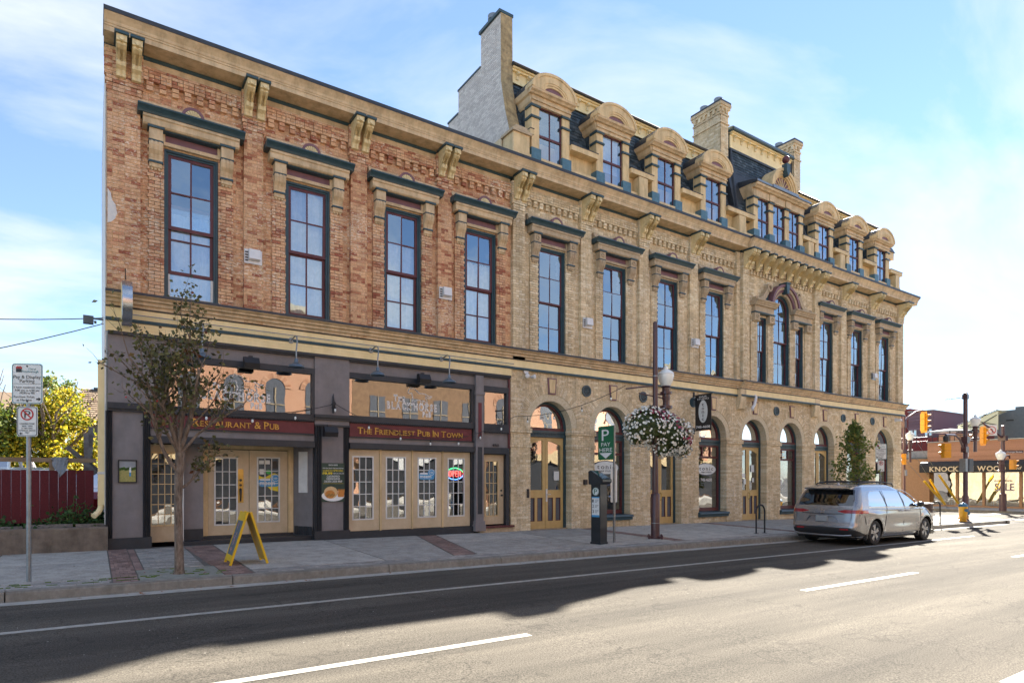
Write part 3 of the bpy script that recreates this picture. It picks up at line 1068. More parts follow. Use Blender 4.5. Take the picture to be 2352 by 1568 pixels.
def hood(par, cx, style):
    """moulded stone hood with end brackets and a shell over an upper window"""
    def main():
        q = MB()   # stone parts
        q.prism([(0.0, 9.42), (0.0, 9.64), (-0.10, 9.62), (-0.14, 9.52), (-0.26, 9.42)], 'x', -0.98, 0.98)
        q.prism([(0.0, 9.06), (0.0, 9.27), (-0.30, 9.27), (-0.30, 9.22), (-0.27, 9.2), (-0.27, 9.09), (-0.24, 9.06)], 'x', -0.93, 0.93)
        q.box(-0.56, 0.56, -0.07, 0.0, 8.80, 8.875); q.box(-0.56, -0.51, -0.07, 0.0, 8.875, 9.06); q.box(0.51, 0.56, -0.07, 0.0, 8.875, 9.06)
        return q.mesh('hood', 'stone' if style == 'buff' else 'tan')
    hd = obj('hood', cached(('hood', style), main), par, (cx, FY, 0))
    def corn():
        q = MB()
        q.prism([(0.0, 9.275), (0.0, 9.415), (-0.42, 9.415), (-0.43, 9.38), (-0.37, 9.345), (-0.33, 9.30), (-0.32, 9.275)], 'x', -1.03, 1.03)
        q.box(-0.56, 0.56, -0.20, 0.0, 9.035, 9.058)
        return q.mesh('hood_cornice', 'teal', smooth=30)
    obj('hood_cornice', cached(('hc', 0), corn), hd, (0, 0, 0), True)
    obj('panel', cached(('hp', 0), lambda: MB().box(-0.505, 0.505, -0.03, -0.001, 8.88, 9.03).mesh('panel', 'purple')), hd, (0, 0, 0), True)
    def shell():
        q = MB()
        q.cur = 0; q.ring(0, 9.43, 0.17, 0.225, -0.30, -0.02, 0, 180, 16)
        q.cur = 1; q.halfdisc(0, 9.43, 0.172, -0.27, -0.02, 14)
        for i in range(9):
            a = pi * (i + 0.5) / 9
            q.prism([(0.03 * cos(a), 9.43 + 0.03 * sin(a)), (0.165 * cos(a - 0.13), 9.43 + 0.165 * sin(a - 0.13)), (0.165 * cos(a + 0.13), 9.43 + 0.165 * sin(a + 0.13))], 'y', -0.295, -0.27)
        return q.mesh('shell', ['purple', 'gold'])
    obj('shell', cached(('sh', 0), shell), hd, (0, 0, 0), True)
    def brk():
        q = MB(); w = 0.125
        q.cur = 0
        q.box(-w, w, -0.23, 0.0, 8.80, 9.03)
        prof_ = [(0, 8.77), (-0.21, 8.77), (-0.225, 8.70), (-0.20, 8.60), (-0.14, 8.52), (-0.11, 8.44), (-0.12, 8.40), (0, 8.40)]
        q.prism(prof_, 'x', -w, w)
        for s in (-0.075, 0.0, 0.075):     # flutes
            q.prism([(a - 0.014, b) for a, b in prof_[1:-1]] + [(0, 8.40)], 'x', s - 0.022, s + 0.022)
        q.prism([(0, 8.36), (-0.11, 8.36), (-0.10, 8.28), (-0.03, 8.24), (0, 8.24)], 'x', -w + 0.01, w - 0.01)
        for s in (-0.07, 0, 0.07):
            q.sphere((s, -0.06, 8.245), 0.03, 8)
        q.cur = 1
        q.box(-w - 0.03, w + 0.03, -0.27, 0.0, 9.031, 9.075)
        q.box(-w - 0.01, w + 0.01, -0.22, 0.0, 8.771, 8.799)
        q.box(-w - 0.01, w + 0.01, -0.14, 0.0, 8.361, 8.399)
        if style == 'buff':
            q.cur = 0
            for k in range(6):
                q.sphere((0.05 * cos(k * pi / 3), -0.235, 8.915 + 0.05 * sin(k * pi / 3)), 0.03, 6)
        return q.mesh('bracket', ['stone' if style == 'buff' else 'tan', 'teal'])
    for s in (-0.69, 0.69):
        obj('bracket', cached(('hb', style), brk), hd, (s, 0, 0), True)
    return hd

def cornice_bracket(par, cx, yf=FY):
    def m1():
        q = MB(); w = 0.085
        q.box(-w - 0.005, w + 0.005, -0.46, 0.0, 10.40, 10.52)
        pr = [(0, 10.40), (-0.40, 10.40), (-0.41, 10.35), (-0.34, 10.30), (-0.22, 10.25), (-0.17, 10.19), (-0.20, 10.13), (-0.18, 10.06), (-0.10, 10.01), (-0.07, 9.95), (-0.06, 9.90), (0, 9.89)]
        q.prism(pr, 'x', -w, w)
        for s in (-0.045, 0.045):
            q.prism([(a - 0.02, b - 0.004) for a, b in pr[1:-1]] + [(0, 9.92)], 'x', s - 0.022, s + 0.022)
        return q.mesh('cornice_bracket', 'gold')
    b = obj('cornice_bracket', cached(('cb', 1), m1), par, (cx, yf, 0))
    obj('cap', cached(('cb', 2), lambda: MB().box(-0.125, 0.125, -0.51, 0.0, 10.521, 10.575).mesh('cap', 'teal')), b, (0, 0, 0), True)
    def ro():
        q = MB(); q.lathe([(0.001, -0.492), (0.045, -0.488), (0.05, -0.471)], (0, 0, 10.445), 12, 'y'); return q.mesh('roundel', 'gold')
    obj('roundel', cached(('cb', 3), ro), b, (0, 0, 0), True)

def cornice(par, runs):
    """runs: (x0, x1, forward step). three colours: tan mouldings, dark flashing, teal strip and frieze board"""
    a, b, c, d = MB(), MB(), MB(), MB()
    for x0, x1, st in runs:
        y = FY - st
        a.prism([(y, 10.58), (y - 0.50, 10.58), (y - 0.50, 10.68), (y - 0.515, 10.685), (y - 0.515, 10.72), (y - 0.53, 10.73), (y - 0.545, 10.78), (y - 0.59, 10.84), (y - 0.63, 10.88), (y - 0.63, 10.92), (y, 10.92)], 'x', x0, x1)
        b.prism([(y + 0.3, 11.02), (y - 0.65, 10.985), (y - 0.65, 10.90), (y - 0.635, 10.90), (y - 0.635, 10.921), (y + 0.3, 10.921)], 'x', x0 - 0.01, x1 + 0.01)
        c.box(x0, x1, y - 0.06, y, 10.50, 10.579)
        d.prism([(y, 10.33), (y - 0.05, 10.33), (y - 0.055, 10.37), (y - 0.04, 10.40), (y - 0.04, 10.499), (y, 10.499)], 'x', x0, x1)
    cn = obj('cornice', a.mesh('cornice', 'tan'), par)
    obj('flashing', b.mesh('flashing', 'flashing'), cn)
    obj('cornice_strip', c.mesh('cornice_strip', 'teal'), cn)
    obj('frieze_board', d.mesh('frieze_board', 'tan'), cn)

def string_course(par, runs, fascia_to):
    a, b, c, d = MB(), MB(), MB(), MB()
    for x0, x1, st in runs:
        y = FY - st
        a.prism([(y, 5.24), (y - 0.10, 5.24), (y - 0.10, 5.30), (y - 0.15, 5.31), (y - 0.15, 5.37), (y - 0.21, 5.39), (y - 0.21, 5.43), (y - 0.27, 5.46), (y - 0.27, 5.50), (y, 5.50)], 'x', x0, x1)
        b.prism([(y, 5.56), (y - 0.29, 5.525), (y - 0.29, 5.475), (y - 0.275, 5.475), (y - 0.275, 5.501), (y, 5.501)], 'x', x0 - 0.005, x1 + 0.005)
        b.box(x0, x1, y - 0.075, y, 5.215, 5.239)
        c.box(x0, x1, y - 0.055, y, fascia_to, 5.214)
        d.prism([(y - 0.055, 4.93), (y - 0.09, 4.93), (y - 0.10, 4.965), (y - 0.09, 5.0), (y - 0.055, 5.0)], 'x', x0, x1)
    sc = obj('string_course', a.mesh('string_course', 'tan'), par)
    obj('flashing', b.mesh('flashing', 'flashing'), sc)
    obj('fascia', c.mesh('fascia', 'cream'), sc)
    obj('moulding', d.mesh('moulding', 'teal'), sc)

def wall_backing(par, x0, x1, z0, z1, y, holes, th, matn, name='wall'):
    """mortar bed of the wall with the window openings left out"""
    q = MB()
    xs = sorted({x0, x1} | {h[0] for h in holes} | {h[1] for h in holes})
    for a, b in zip(xs[:-1], xs[1:]):
        zs = [(z0, z1)]
        for h in holes:
            if h[0] <= a + 1e-6 and h[1] >= b - 1e-6:
                ns = []
                for p, r in zs:
                    if h[2] > p: ns.append((p, min(r, h[2])))
                    if h[3] < r: ns.append((max(p, h[3]), r))
                zs = ns
        for p, r in zs:
            if r - p > 1e-4:
                q.box(a, b, y + 0.006, y + th, p, r)
    return obj(name, q.mesh(name, matn), par)

def upper_storey(par, x0, x1, wins, pils, mb, pick, matm, seed, st=0.0, bands=True, extra_holes=()):
    """brick field, window strips, pilasters, corbelled bands; wins: centres, pils: (centre, width)"""
    y = FY - st
    holes = [(c - 0.53, c + 0.53, ZS - 0.06, ZC) for c in wins] + list(extra_holes)
    wall_backing(par, x0, x1, 5.24, 10.6, y, holes, 0.3, matm)
    brick_rows(mb, x0, x1, 5.5, 10.45, y, holes, 0.014, seed=seed, pick=pick)
    for c in wins:
        for s in (-1, 1):
            a, b = sorted((c + s * 0.53, c + s * 0.84))
            brick_rows(mb, a, b, 5.55, 8.8, y - 0.045, (), 0.05, seed=seed + int(c * 9) + s, pick=pick)
    q = MB()
    for c, w in pils:
        q.box(c - w / 2 + 0.006, c + w / 2 - 0.006, y - 0.114, y, 5.24, 9.94)
        q.box(c - w / 2 - 0.05, c + w / 2 + 0.05, y - 0.155, y, 9.96, 10.5)
        brick_rows(mb, c - w / 2, c + w / 2, 5.5, 9.62, y - 0.12, (), 0.12, seed=seed + int(c * 7), pick=pick)
        brick_rows(mb, c - w / 2 - 0.02, c + w / 2 + 0.02, 9.62, 9.78, y - 0.14, (), 0.14, seed=seed + 1, pick=pick)
        brick_rows(mb, c - w / 2 - 0.04, c + w / 2 + 0.04, 9.78, 9.95, y - 0.155, (), 0.155, seed=seed + 2, pick=pick)
        brick_rows(mb, c - w / 2 - 0.055, c + w / 2 + 0.055, 9.95, 10.45, y - 0.165, (), 0.16, seed=seed + 3, pick=pick)
    obj('pilaster', q.mesh('pilaster', matm), par)
    # corbel table between the pilasters
    ps = sorted(pils)
    for (ca, wa), (cb, wb) in zip(ps[:-1], ps[1:]):
        if not bands:
            continue
        a, b = ca + wa / 2 + 0.055, cb - wb / 2 - 0.055
        brick_rows(mb, a, b, 10.06, 10.34, y - 0.10, (), 0.1, seed=seed + int(ca * 5), pick=pick)
        n_ = max(3, int(round((b - a) / 0.235)))
        for i in range(n_):
            cx = a + (b - a) * (i + 0.5) / n_
            for z0_, z1_, pr in ((9.975, 10.05, 0.10), (9.88, 9.965, 0.085)):
                t = (cx - 0.062, cx + 0.062, y - pr, y, z0_, z1_, rng.random())
                pick.append(t)
    return holes

def vent(cx, cz, y, label, dark=False, s=1.0):
    t = thing('wall_vent', label, 'vent', (cx, y, cz), 0, 'exhaust vents on the upper wall')
    q = MB(); w, h = 0.17 * s, 0.15 * s
    q.prism([(0, -h), (0, h), (-0.03, h), (-0.03, -h - 0.02)], 'x', -w - 0.02, w + 0.02)
    pt('base', q, 'galv' if dark else 'plastic_white', t)
    q = MB(); q.prism([(-0.03, -h * 0.7), (-0.03, h), (-0.13, h * 0.92), (-0.15, -h * 0.55)], 'x', -w * 0.62, w * 0.78)
    pt('cover', q, 'plastic_white', t)
    q = MB()
    for k in range(4):
        q.box(-w - 0.005, -w * 0.66, -0.045, -0.031, -h * 0.8 + k * h * 0.42, -h * 0.62 + k * h * 0.42)
    pt('louvre', q, 'dark_iron', t)

# ================================================================== the red brick pub
pub = thing('pub_building', 'red and tan painted brick pub with dark grey shopfront and four tall windows upstairs', 'building', (5.2, 15.2, 0.2))
PW = [1.78, 4.30, 6.77, 9.15]
PP = [(0.52, 0.58), (3.04, 0.42), (5.53, 0.42), (7.96, 0.42)]
PXA, PXB = 0.22, 10.2
pick = []
upper_storey(pub, PXA, PXB, PW, PP + [(10.43, 0.44)], None, pick, 'mortar_pub', 21)
pick = [b for b in pick if b[1] <= PXB + 0.001]
seen_bricks(pick, pub, 'brick_pub', front=lambda b: b[4] > 5.6)
for i, c in enumerate(PW):
    upper_window(pub, c, curtain=(0.60, 0.985, 0.74, 0.72)[i], raised=(i == 0), thick=0.062)  # second window's tall curtain is added to make its panes look paler
    hood(pub, c, 'pub')
for c in (0.60, 3.04, 5.53, 7.96):
    for s in (-0.135, 0.135):
        cornice_bracket(pub, c + s, FY - 0.16)
cornice(pub, [(0.17, 10.2, 0.0)])
string_course(pub, [(0.2, 10.2, 0.0)], 4.72)
# body of the building behind the front: side, back, roof, and dark rooms
q = MB()
q.box(0.2, 0.5, 15.5, 22, -0.5, 10.9); q.box(0.2, 10.2, 21.7, 22, -0.5, 10.9)
obj('side_wall', q.mesh('side_wall', 'white_paint'), pub)
obj('roof', MB().box(0.2, 10.2, 15.51, 22, 10.78, 10.9).mesh('roof', 'flashing'), pub)
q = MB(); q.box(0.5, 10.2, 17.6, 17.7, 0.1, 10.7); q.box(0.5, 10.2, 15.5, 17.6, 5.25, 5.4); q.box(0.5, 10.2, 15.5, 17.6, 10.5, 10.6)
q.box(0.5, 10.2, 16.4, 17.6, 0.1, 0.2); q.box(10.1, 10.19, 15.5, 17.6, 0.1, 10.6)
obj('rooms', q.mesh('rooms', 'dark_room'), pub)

obj('paint_patch', MB().prism([(0.235, 7.6), (0.29, 7.52), (0.31, 7.38), (0.37, 7.3), (0.40, 7.12), (0.36, 7.0), (0.30, 6.93), (0.235, 6.9)], 'y', FY - 0.128, FY - 0.122).mesh('paint_patch', 'white_paint'), pub)
# ---- shopfront
def fpart(name, boxes, m, parent=None, **k):
    for b in boxes:
        o = obj(name, MB().box(*b).mesh(name, m), parent or pub, **k)
    return o
Y = FY
# cream boards above the shopfront, each board its own piece
for i in range(3):
    fpart('board', [(0.24, 10.15, Y - 0.062 - 0.004 * i, Y - 0.055, 4.725 + i * 0.068, 4.725 + i * 0.068 + 0.064)], 'cream')
fpart('shopfront_cornice', [(0.24, 10.14, Y - 0.12, Y, 4.66, 4.72), (1.3, 4.44, Y - 0.08, Y, 4.62, 4.659), (5.32, 10.14, Y - 0.08, Y, 4.62, 4.659)], 'black_trim')
# stucco fields
fpart('stucco', [
    (0.24, 1.32, Y - 0.02, Y + 0.2, 3.26, 4.66), (0.32, 0.86, Y - 0.02, Y + 0.2, 0.45, 3.1),
    (1.32, 4.45, Y + 0.0, Y + 0.1, 4.36, 4.62), (4.45, 5.31, Y - 0.05, Y + 0.2, 3.26, 4.66), (4.62, 5.16, Y - 0.03, Y + 0.2, 0.42, 3.02),
    (4.45, 5.31, Y - 0.04, Y + 0.2, 3.02, 3.13),
    (5.31, 10.1, Y + 0.0, Y + 0.1, 4.36, 4.62), (1.0, 4.45, Y - 0.01, Y + 0.1, 2.60, 2.75), (5.31, 8.92, Y - 0.01, Y + 0.1, 2.60, 2.73),
    (9.22, 10.1, Y + 0.0, Y + 0.1, 2.60, 3.05)], 'grey_stucco')
# dark joinery: rails round the transoms, heads, bases
fpart('joinery', [
    (1.2, 4.45, Y - 0.06, Y + 0.12, 4.22, 4.36), (1.2, 4.45, Y - 0.07, Y + 0.12, 3.10, 3.25), (1.2, 1.32, Y - 0.05, Y + 0.12, 3.25, 4.22), (4.38, 4.449, Y - 0.05, Y + 0.12, 3.25, 4.22),
    (5.311, 8.93, Y - 0.06, Y + 0.12, 4.22, 4.36), (5.311, 8.93, Y - 0.07, Y + 0.12, 3.13, 3.28), (8.85, 8.93, Y - 0.05, Y + 0.12, 3.28, 4.22),
    (9.22, 10.1, Y - 0.06, Y + 0.12, 4.2, 4.36), (9.22, 10.1, Y - 0.07, Y + 0.12, 3.05, 3.28), (10.02, 10.1, Y - 0.05, Y + 0.12, 3.28, 4.2), (9.221, 9.27, Y - 0.05, Y + 0.12, 3.28, 4.2),
    (1.0, 4.44, Y - 0.10, Y + 0.1, 2.45, 2.60), (5.32, 8.93, Y - 0.08, Y + 0.1, 2.45, 2.60), (9.22, 10.1, Y - 0.08, Y + 0.1, 2.42, 2.60),
    (1.0, 4.44, Y - 0.05, Y, 2.751, 2.78), (5.32, 8.93, Y - 0.05, Y, 2.731, 2.755),
    (8.86, 8.94, Y + 0.0, Y + 0.12, 0.35, 2.45), (10.02, 10.13, Y - 0.03, Y + 0.12, 0.3, 2.42), (9.2, 9.26, Y + 0.0, Y + 0.12, 0.35, 2.42)], 'black_trim')
fpart('pier_base', [(0.22, 1.02, Y - 0.07, Y + 0.2, 0.14, 0.46), (4.44, 5.32, Y - 0.08, Y + 0.25, 0.05, 0.42), (5.321, 8.94, Y - 0.04, Y + 0.25, 0.05, 0.36)], 'black_trim')
fpart('pier_cornice', [(0.23, 1.32, Y - 0.12, Y, 3.13, 3.255), (0.23, 1.28, Y - 0.08, Y, 3.08, 3.129), (4.43, 5.33, Y - 0.13, Y, 3.185, 3.255), (4.44, 5.32, Y - 0.09, Y, 3.131, 3.184), (4.44, 5.32, Y - 0.09, Y, 2.975, 3.019)], 'black_trim')
def fluted(x0, x1, z0, z1):
    q = MB(); q.box(x0, x1, Y - 0.045, Y + 0.15, z0, z1)
    n_ = 4; w = (x1 - x0) / n_
    for i in range(n_):
        q.prism([(x0 + w * (i + 0.18), Y - 0.045), (x0 + w * (i + 0.5), Y - 0.075), (x0 + w * (i + 0.82), Y - 0.045)], 'z', z0, z1)
    return q.mesh('fluted_pilaster', 'black_trim')
for x0, x1, za, zb in ((0.2, 0.32, 0.46, 3.08), (0.86, 1.0, 0.46, 3.08), (4.46, 4.62, 0.42, 2.97), (5.16, 5.30, 0.42, 2.97)):
    obj('fluted_pilaster', fluted(x0, x1, za, zb), pub)
# row of small dentils over the sign boards
def dent(x0, x1, z):
    q = MB(); x = x0
    while x < x1:
        q.box(x, x + 0.028, Y - 0.085, Y - 0.05, z - 0.035, z); x += 0.055
    return q.mesh('dentils', 'black_trim', fix=False)
for x0, x1, z in ((1.02, 4.43, 3.099), (5.34, 8.9, 3.129), (9.25, 10.08, 3.049)):
    obj('dentils', dent(x0, x1, z), pub, stuff=True)
# sign boards with raised gold lettering
sb = fpart('sign_board', [(1.0, 4.44, Y - 0.03, Y + 0.05, 2.785, 3.06)], 'sign_red', label='red sign board lettered Restaurant & Pub in gold')
obj('lettering', serif_mb('Restaurant & Pub', 1.80, 3.62, 2.845, 0.165, Y - 0.045, ext=0.012).mesh('lettering', 'gold_letter', fix=False), sb)
sb = fpart('sign_board', [(5.325, 8.86, Y - 0.03, Y + 0.05, 2.76, 3.09)], 'sign_red', label='red sign board lettered The Friendliest Pub In Town in gold')
obj('lettering', serif_mb('The Friendliest Pub In Town', 5.52, 8.56, 2.835, 0.17, Y - 0.045, ext=0.012).mesh('lettering', 'gold_letter', fix=False), sb)
obj('house_number', text_mb('450', 9.55, 9.78, 2.63, 0.085, Y - 0.014, 0.006).mesh('house_number', 'dark_iron', fix=False), pub)

# transom glass with the horse outline
def ribbon(pts, w, y):
    """line work as a flat cut-out strip on the glass"""
    q = MB()
    for (x0, z0), (x1, z1) in zip(pts[:-1], pts[1:]):
        d = sqrt((x1 - x0) ** 2 + (z1 - z0) ** 2) or 1
        nx, nz_ = -(z1 - z0) / d * w / 2, (x1 - x0) / d * w / 2
        ex, ez = (x1 - x0) / d * w * 0.4, (z1 - z0) / d * w * 0.4
        q.add([(x0 - ex + nx, y, z0 - ez + nz_), (x1 + ex + nx, y, z1 + ez + nz_), (x1 + ex - nx, y, z1 + ez - nz_), (x0 - ex - nx, y, z0 - ez - nz_)], [(0, 1, 2, 3)])
    return q
HORSE = [[(1380, 810), (1405, 775), (1400, 765), (1415, 730), (1400, 690), (1398, 655), (1375, 655), (1360, 660), (1345, 650), (1350, 625), (1368, 600), (1380, 582), (1392, 592), (1420, 595), (1450, 610), (1440, 612), (1475, 628), (1462, 630), (1500, 650), (1490, 655), (1530, 655), (1570, 660), (1605, 672), (1635, 690), (1676, 688), (1655, 712), (1625, 716), (1605, 705), (1590, 690), (1588, 705), (1592, 730), (1608, 745), (1605, 770), (1630, 810)],
         [(1405, 800), (1430, 770), (1455, 778), (1425, 762), (1450, 745), (1485, 740), (1515, 740), (1525, 760), (1500, 800)], [(1530, 800), (1550, 770), (1545, 740), (1575, 760), (1590, 770), (1612, 805)]]
def horse_logo(par, x0, x1, zb):
    """x0..x1: extent of the BLACK HORSE line, zb its baseline"""
    k = (x1 - x0) / (1750 - 1062)
    q = MB()
    def g(p):
        # undo the slope of the line of lettering in the photograph
        return (x0 + (p[0] - 1062) * k, zb + (850 + (p[0] - 1062) * 0.045 - p[1]) * k)
    for path_ in HORSE:
        q.merge(ribbon([g(p) for p in path_], 0.022, Y + 0.016))
    obj('horse_outline', q.mesh('horse_outline', 'white_print', fix=False), par)
    H = (x1 - x0) * 0.13
    def two(txt, a, b, z, h, inner, sm=1.0):
        obj('lettering', serif_mb(txt, a, b, z, h, Y + 0.018, 0.001, small=sm, bold=0.013, gap=0.17).mesh('lettering', 'white_print', fix=False), par)
        obj('lettering', serif_mb(txt, a + 0.008, b - 0.008, z + 0.003, h * 0.97, Y + 0.014, 0.001, small=sm, bold=-0.008, gap=0.17).mesh('lettering', inner, fix=False), par)
    w = x1 - x0
    two('BLACK', x0, x0 + 0.485 * w, zb, H, 'black_print')
    two('HORSE', x0 + 0.52 * w, x1, zb, H, 'black_print')
    two('The', x0 + 0.13 * w, x0 + 0.35 * w, zb + H * 1.12, H * 0.85, 'black_print', 0.76)
    two('PuB', x0 + 0.70 * w, x0 + 0.88 * w, zb - H * 0.85, H * 0.72, 'sign_red', 0.66)
for x0, x1, z0, z1, lg in ((1.32, 4.38, 3.25, 4.22, (1.98, 3.44, 3.47)), (5.311, 8.85, 3.28, 4.22, (6.33, 7.79, 3.53)), (9.27, 10.02, 3.28, 4.2, None)):
    q = MB(); q.add([(x0, Y + 0.02, z0), (x1, Y + 0.02, z0), (x1, Y + 0.02, z1), (x0, Y + 0.02, z1)], [(0, 1, 2, 3)])
    tw = obj('transom_glass', q.mesh('transom_glass', 'glass_transom', fix=False), pub)
    if lg:
        horse_logo(tw, *lg)

# glazed doors
def glazed_door(par, x0, x1, z0, z1, y, gx0, gx1, gz0, gz1, nx, nz_, frame, leafm, name='door', pane_m='glass_shop', bar=0.010):
    q = MB()
    q.box(x0, gx0, y, y + 0.045, z0, z1); q.box(gx1, x1, y, y + 0.045, z0, z1)
    q.box(gx0, gx1, y, y + 0.045, z0, gz0); q.box(gx0, gx1, y, y + 0.045, gz1, z1)
    d = obj(name, q.mesh(name, leafm), par)
    q = MB(); t = 0.035
    q.box(gx0 - t, gx0, y - 0.014, y + 0.03, gz0 - t, gz1 + t); q.box(gx1, gx1 + t, y - 0.014, y + 0.03, gz0 - t, gz1 + t)
    q.box(gx0, gx1, y - 0.014, y + 0.03, gz0 - t, gz0); q.box(gx0, gx1, y - 0.014, y + 0.03, gz1, gz1 + t)
    obj('glazing_frame', q.mesh('glazing_frame', frame), d)
    q = MB()
    for i in range(1, nx):
        x = gx0 + (gx1 - gx0) * i / nx; q.box(x - bar, x + bar, y + 0.004, y + 0.02, gz0, gz1)
    for j in range(1, nz_):
        z = gz0 + (gz1 - gz0) * j / nz_; q.box(gx0, gx1, y + 0.003, y + 0.019, z - bar, z + bar)
    obj('glazing_bars', q.mesh('glazing_bars', frame), d)
    pw, ph = (gx1 - gx0) / nx, (gz1 - gz0) / nz_
    def pm():
        e = MB(); e.add([(0, 0, 0), (pw, 0, 0), (pw, 0, ph), (0, 0, ph)], [(0, 1, 2, 3)]); return e.mesh('pane', pane_m, fix=False)
    me = cached(('dp', round(pw, 4), round(ph, 4), pane_m), pm)
    for i in range(nx):
        for j in range(nz_):
            obj('pane', me, d, (gx0 + i * pw, y + 0.022, gz0 + j * ph), rot=(rng.gauss(0, 0.006), 0, rng.gauss(0, 0.006)))
    return d
fold = [(5.33, 6.14), (6.20, 7.04), (7.09, 7.95), (8.00, 8.85)]
gl = [(5.45, 5.95), (6.35, 6.85), (7.26, 7.75), (8.17, 8.64)]
for (a, b), (c, d_) in zip(fold, gl):
    glazed_door(pub, a, b, 0.37, 2.44, Y + 0.06, c, d_, 0.68, 2.24, 3, 5, 'white_paint', 'door_tan', 'folding_door')
fpart('door_post', [(6.145, 6.195, Y + 0.03, Y + 0.12, 0.36, 2.45), (7.045, 7.085, Y + 0.03, Y + 0.12, 0.36, 2.45), (7.955, 7.995, Y + 0.03, Y + 0.12, 0.36, 2.45), (5.311, 5.325, Y + 0.03, Y + 0.12, 0.36, 2.45)], 'tan_light')
sd = glazed_door(pub, 9.27, 10.015, 0.38, 2.40, Y + 0.10, 9.40, 9.80, 0.64, 2.20, 3, 5, 'tan_light', 'door_tan', 'door')
q = MB(); q.lathe([(0.001, -0.07), (0.028, -0.06), (0.03, -0.03), (0.012, -0.02), (0.012, 0)], (9.93, Y + 0.10, 1.22), 10, 'y'); q.lathe([(0.03, -0.012), (0.03, 0)], (9.93, Y + 0.10, 1.36), 10, 'y')
obj('handle', q.mesh('handle', 'dark_iron', smooth=40), sd)
fpart('threshold', [(9.1, 10.25, Y - 0.14, Y + 0.12, 0.29, 0.345)], 'red_trim')
fpart('sill_stone', [(9.1, 10.25, Y - 0.08, Y + 0.2, 0.0, 0.288)], 'stone')
# iron column beside the single door
q = MB()
q.box(8.95, 9.2, Y - 0.12, Y + 0.1, 0.5, 4.62); q.box(8.90, 9.25, Y - 0.16, Y + 0.1, 0.22, 0.40); q.box(8.92, 9.23, Y - 0.14, Y + 0.1, 0.40, 0.499); q.box(8.92, 9.23, Y - 0.145, Y + 0.1, 4.08, 4.16)
colm = obj('column', q.mesh('column', 'grey_stucco'), pub)
fpart('panel', [(9.02, 9.13, Y - 0.128, Y - 0.1, 2.85, 3.85)], 'sign_red', colm)
fpart('panel', [(9.0, 9.15, Y - 0.127, Y - 0.1, 0.7, 2.6)], 'black_trim', colm)
# recessed entrance: double door, side lights, splayed wall
ry = 16.0
dl = glazed_door(pub, 2.22, 3.115, 0.36, 2.38, ry, 2.38, 2.83, 0.62, 2.17, 3, 5, 'white_paint', 'door_tan', 'door')
glazed_door(pub, 3.125, 4.02, 0.36, 2.38, ry, 3.33, 3.80, 0.66, 2.19, 3, 5, 'white_paint', 'door_tan', 'door')
fpart('kick_plate', [(2.85, 2.99, ry - 0.008, ry, 1.12, 1.92)], 'brass', dl)
q = MB(); q.tube([(2.925, ry - 0.02, 1.45), (2.925, ry - 0.07, 1.40), (2.925, ry - 0.06, 1.25), (2.925, ry - 0.02, 1.16)], [0.028, 0.02, 0.014, 0.018], 8)
q.lathe([(0.03, -0.03), (0.03, 0)], (2.925, ry, 1.66), 10, 'y'); q.lathe([(0.03, -0.03), (0.03, 0)], (2.925, ry, 1.54), 10, 'y')
obj('handle', q.mesh('handle', 'dark_iron', smooth=40), dl)
fpart('door_frame', [(2.09, 2.21, ry - 0.05, ry + 0.05, 0.36, 2.40), (4.03, 4.15, ry - 0.05, ry + 0.05, 0.36, 2.40), (2.09, 4.15, ry - 0.05, ry + 0.05, 2.401, 2.50)], 'tan_light')
fpart('door_step', [(1.6, 4.45, Y + 0.15, ry + 0.1, 0.0, 0.30), (2.1, 4.1, ry - 0.1, ry + 0.1, 0.30, 0.355)], 'black_trim')
fpart('recess_wall', [(1.63, 2.085, Y + 0.55, Y + 0.62, 0.3, 2.6), (4.16, 4.35, ry - 0.02, ry + 0.05, 0.3, 2.6)], 'grey_stucco')
q = MB(); q.prism([(4.15, ry - 0.02), (4.44, Y + 0.15), (4.47, Y + 0.15), (4.2, ry)], 'z', 0.3, 2.6)
obj('recess_wall', q.mesh('recess_wall', 'grey_stucco'), pub)
fpart('recess_base', [(1.64, 2.08, Y + 0.53, Y + 0.55, 0.3, 0.55)], 'black_trim')
for k in range(4):
    a, b = 4.17 + 0.066 * k, 4.17 + 0.066 * k + 0.06
    ya, yb = ry - 0.06 - 0.155 * k, ry - 0.06 - 0.155 * k - 0.145
    q = MB(); q.prism([(a, ya - 0.012), (b, yb - 0.012), (b, yb + 0.01), (a, ya + 0.01)], 'z', 0.31, 0.52)
    obj('base_tile', q.mesh('base_tile', 'black_trim'), pub)
q = MB(); q.prism([(4.21, ry - 0.30), (4.36, Y + 0.29), (4.40, Y + 0.31), (4.25, ry - 0.28)], 'z', 1.35, 2.36)
obj('menu_board', q.mesh('menu_board', 'white_paint'), pub)
fpart('soffit', [(1.0, 4.45, Y + 0.1, ry + 0.3, 2.52, 2.6)], 'black_trim')
glazed_door(pub, 1.01, 1.60, 0.30, 2.44, Y + 0.40, 1.05, 1.55, 0.68, 2.24, 4, 7, 'tan_light', 'door_tan', 'door', bar=0.009)
fpart('door_frame', [(1.605, 1.66, Y + 0.3, Y + 0.5, 0.3, 2.45)], 'white_paint')
fpart('downpipe', [(10.09, 10.15, Y - 0.06, Y - 0.01, 2.6, 4.62)], 'red_trim')

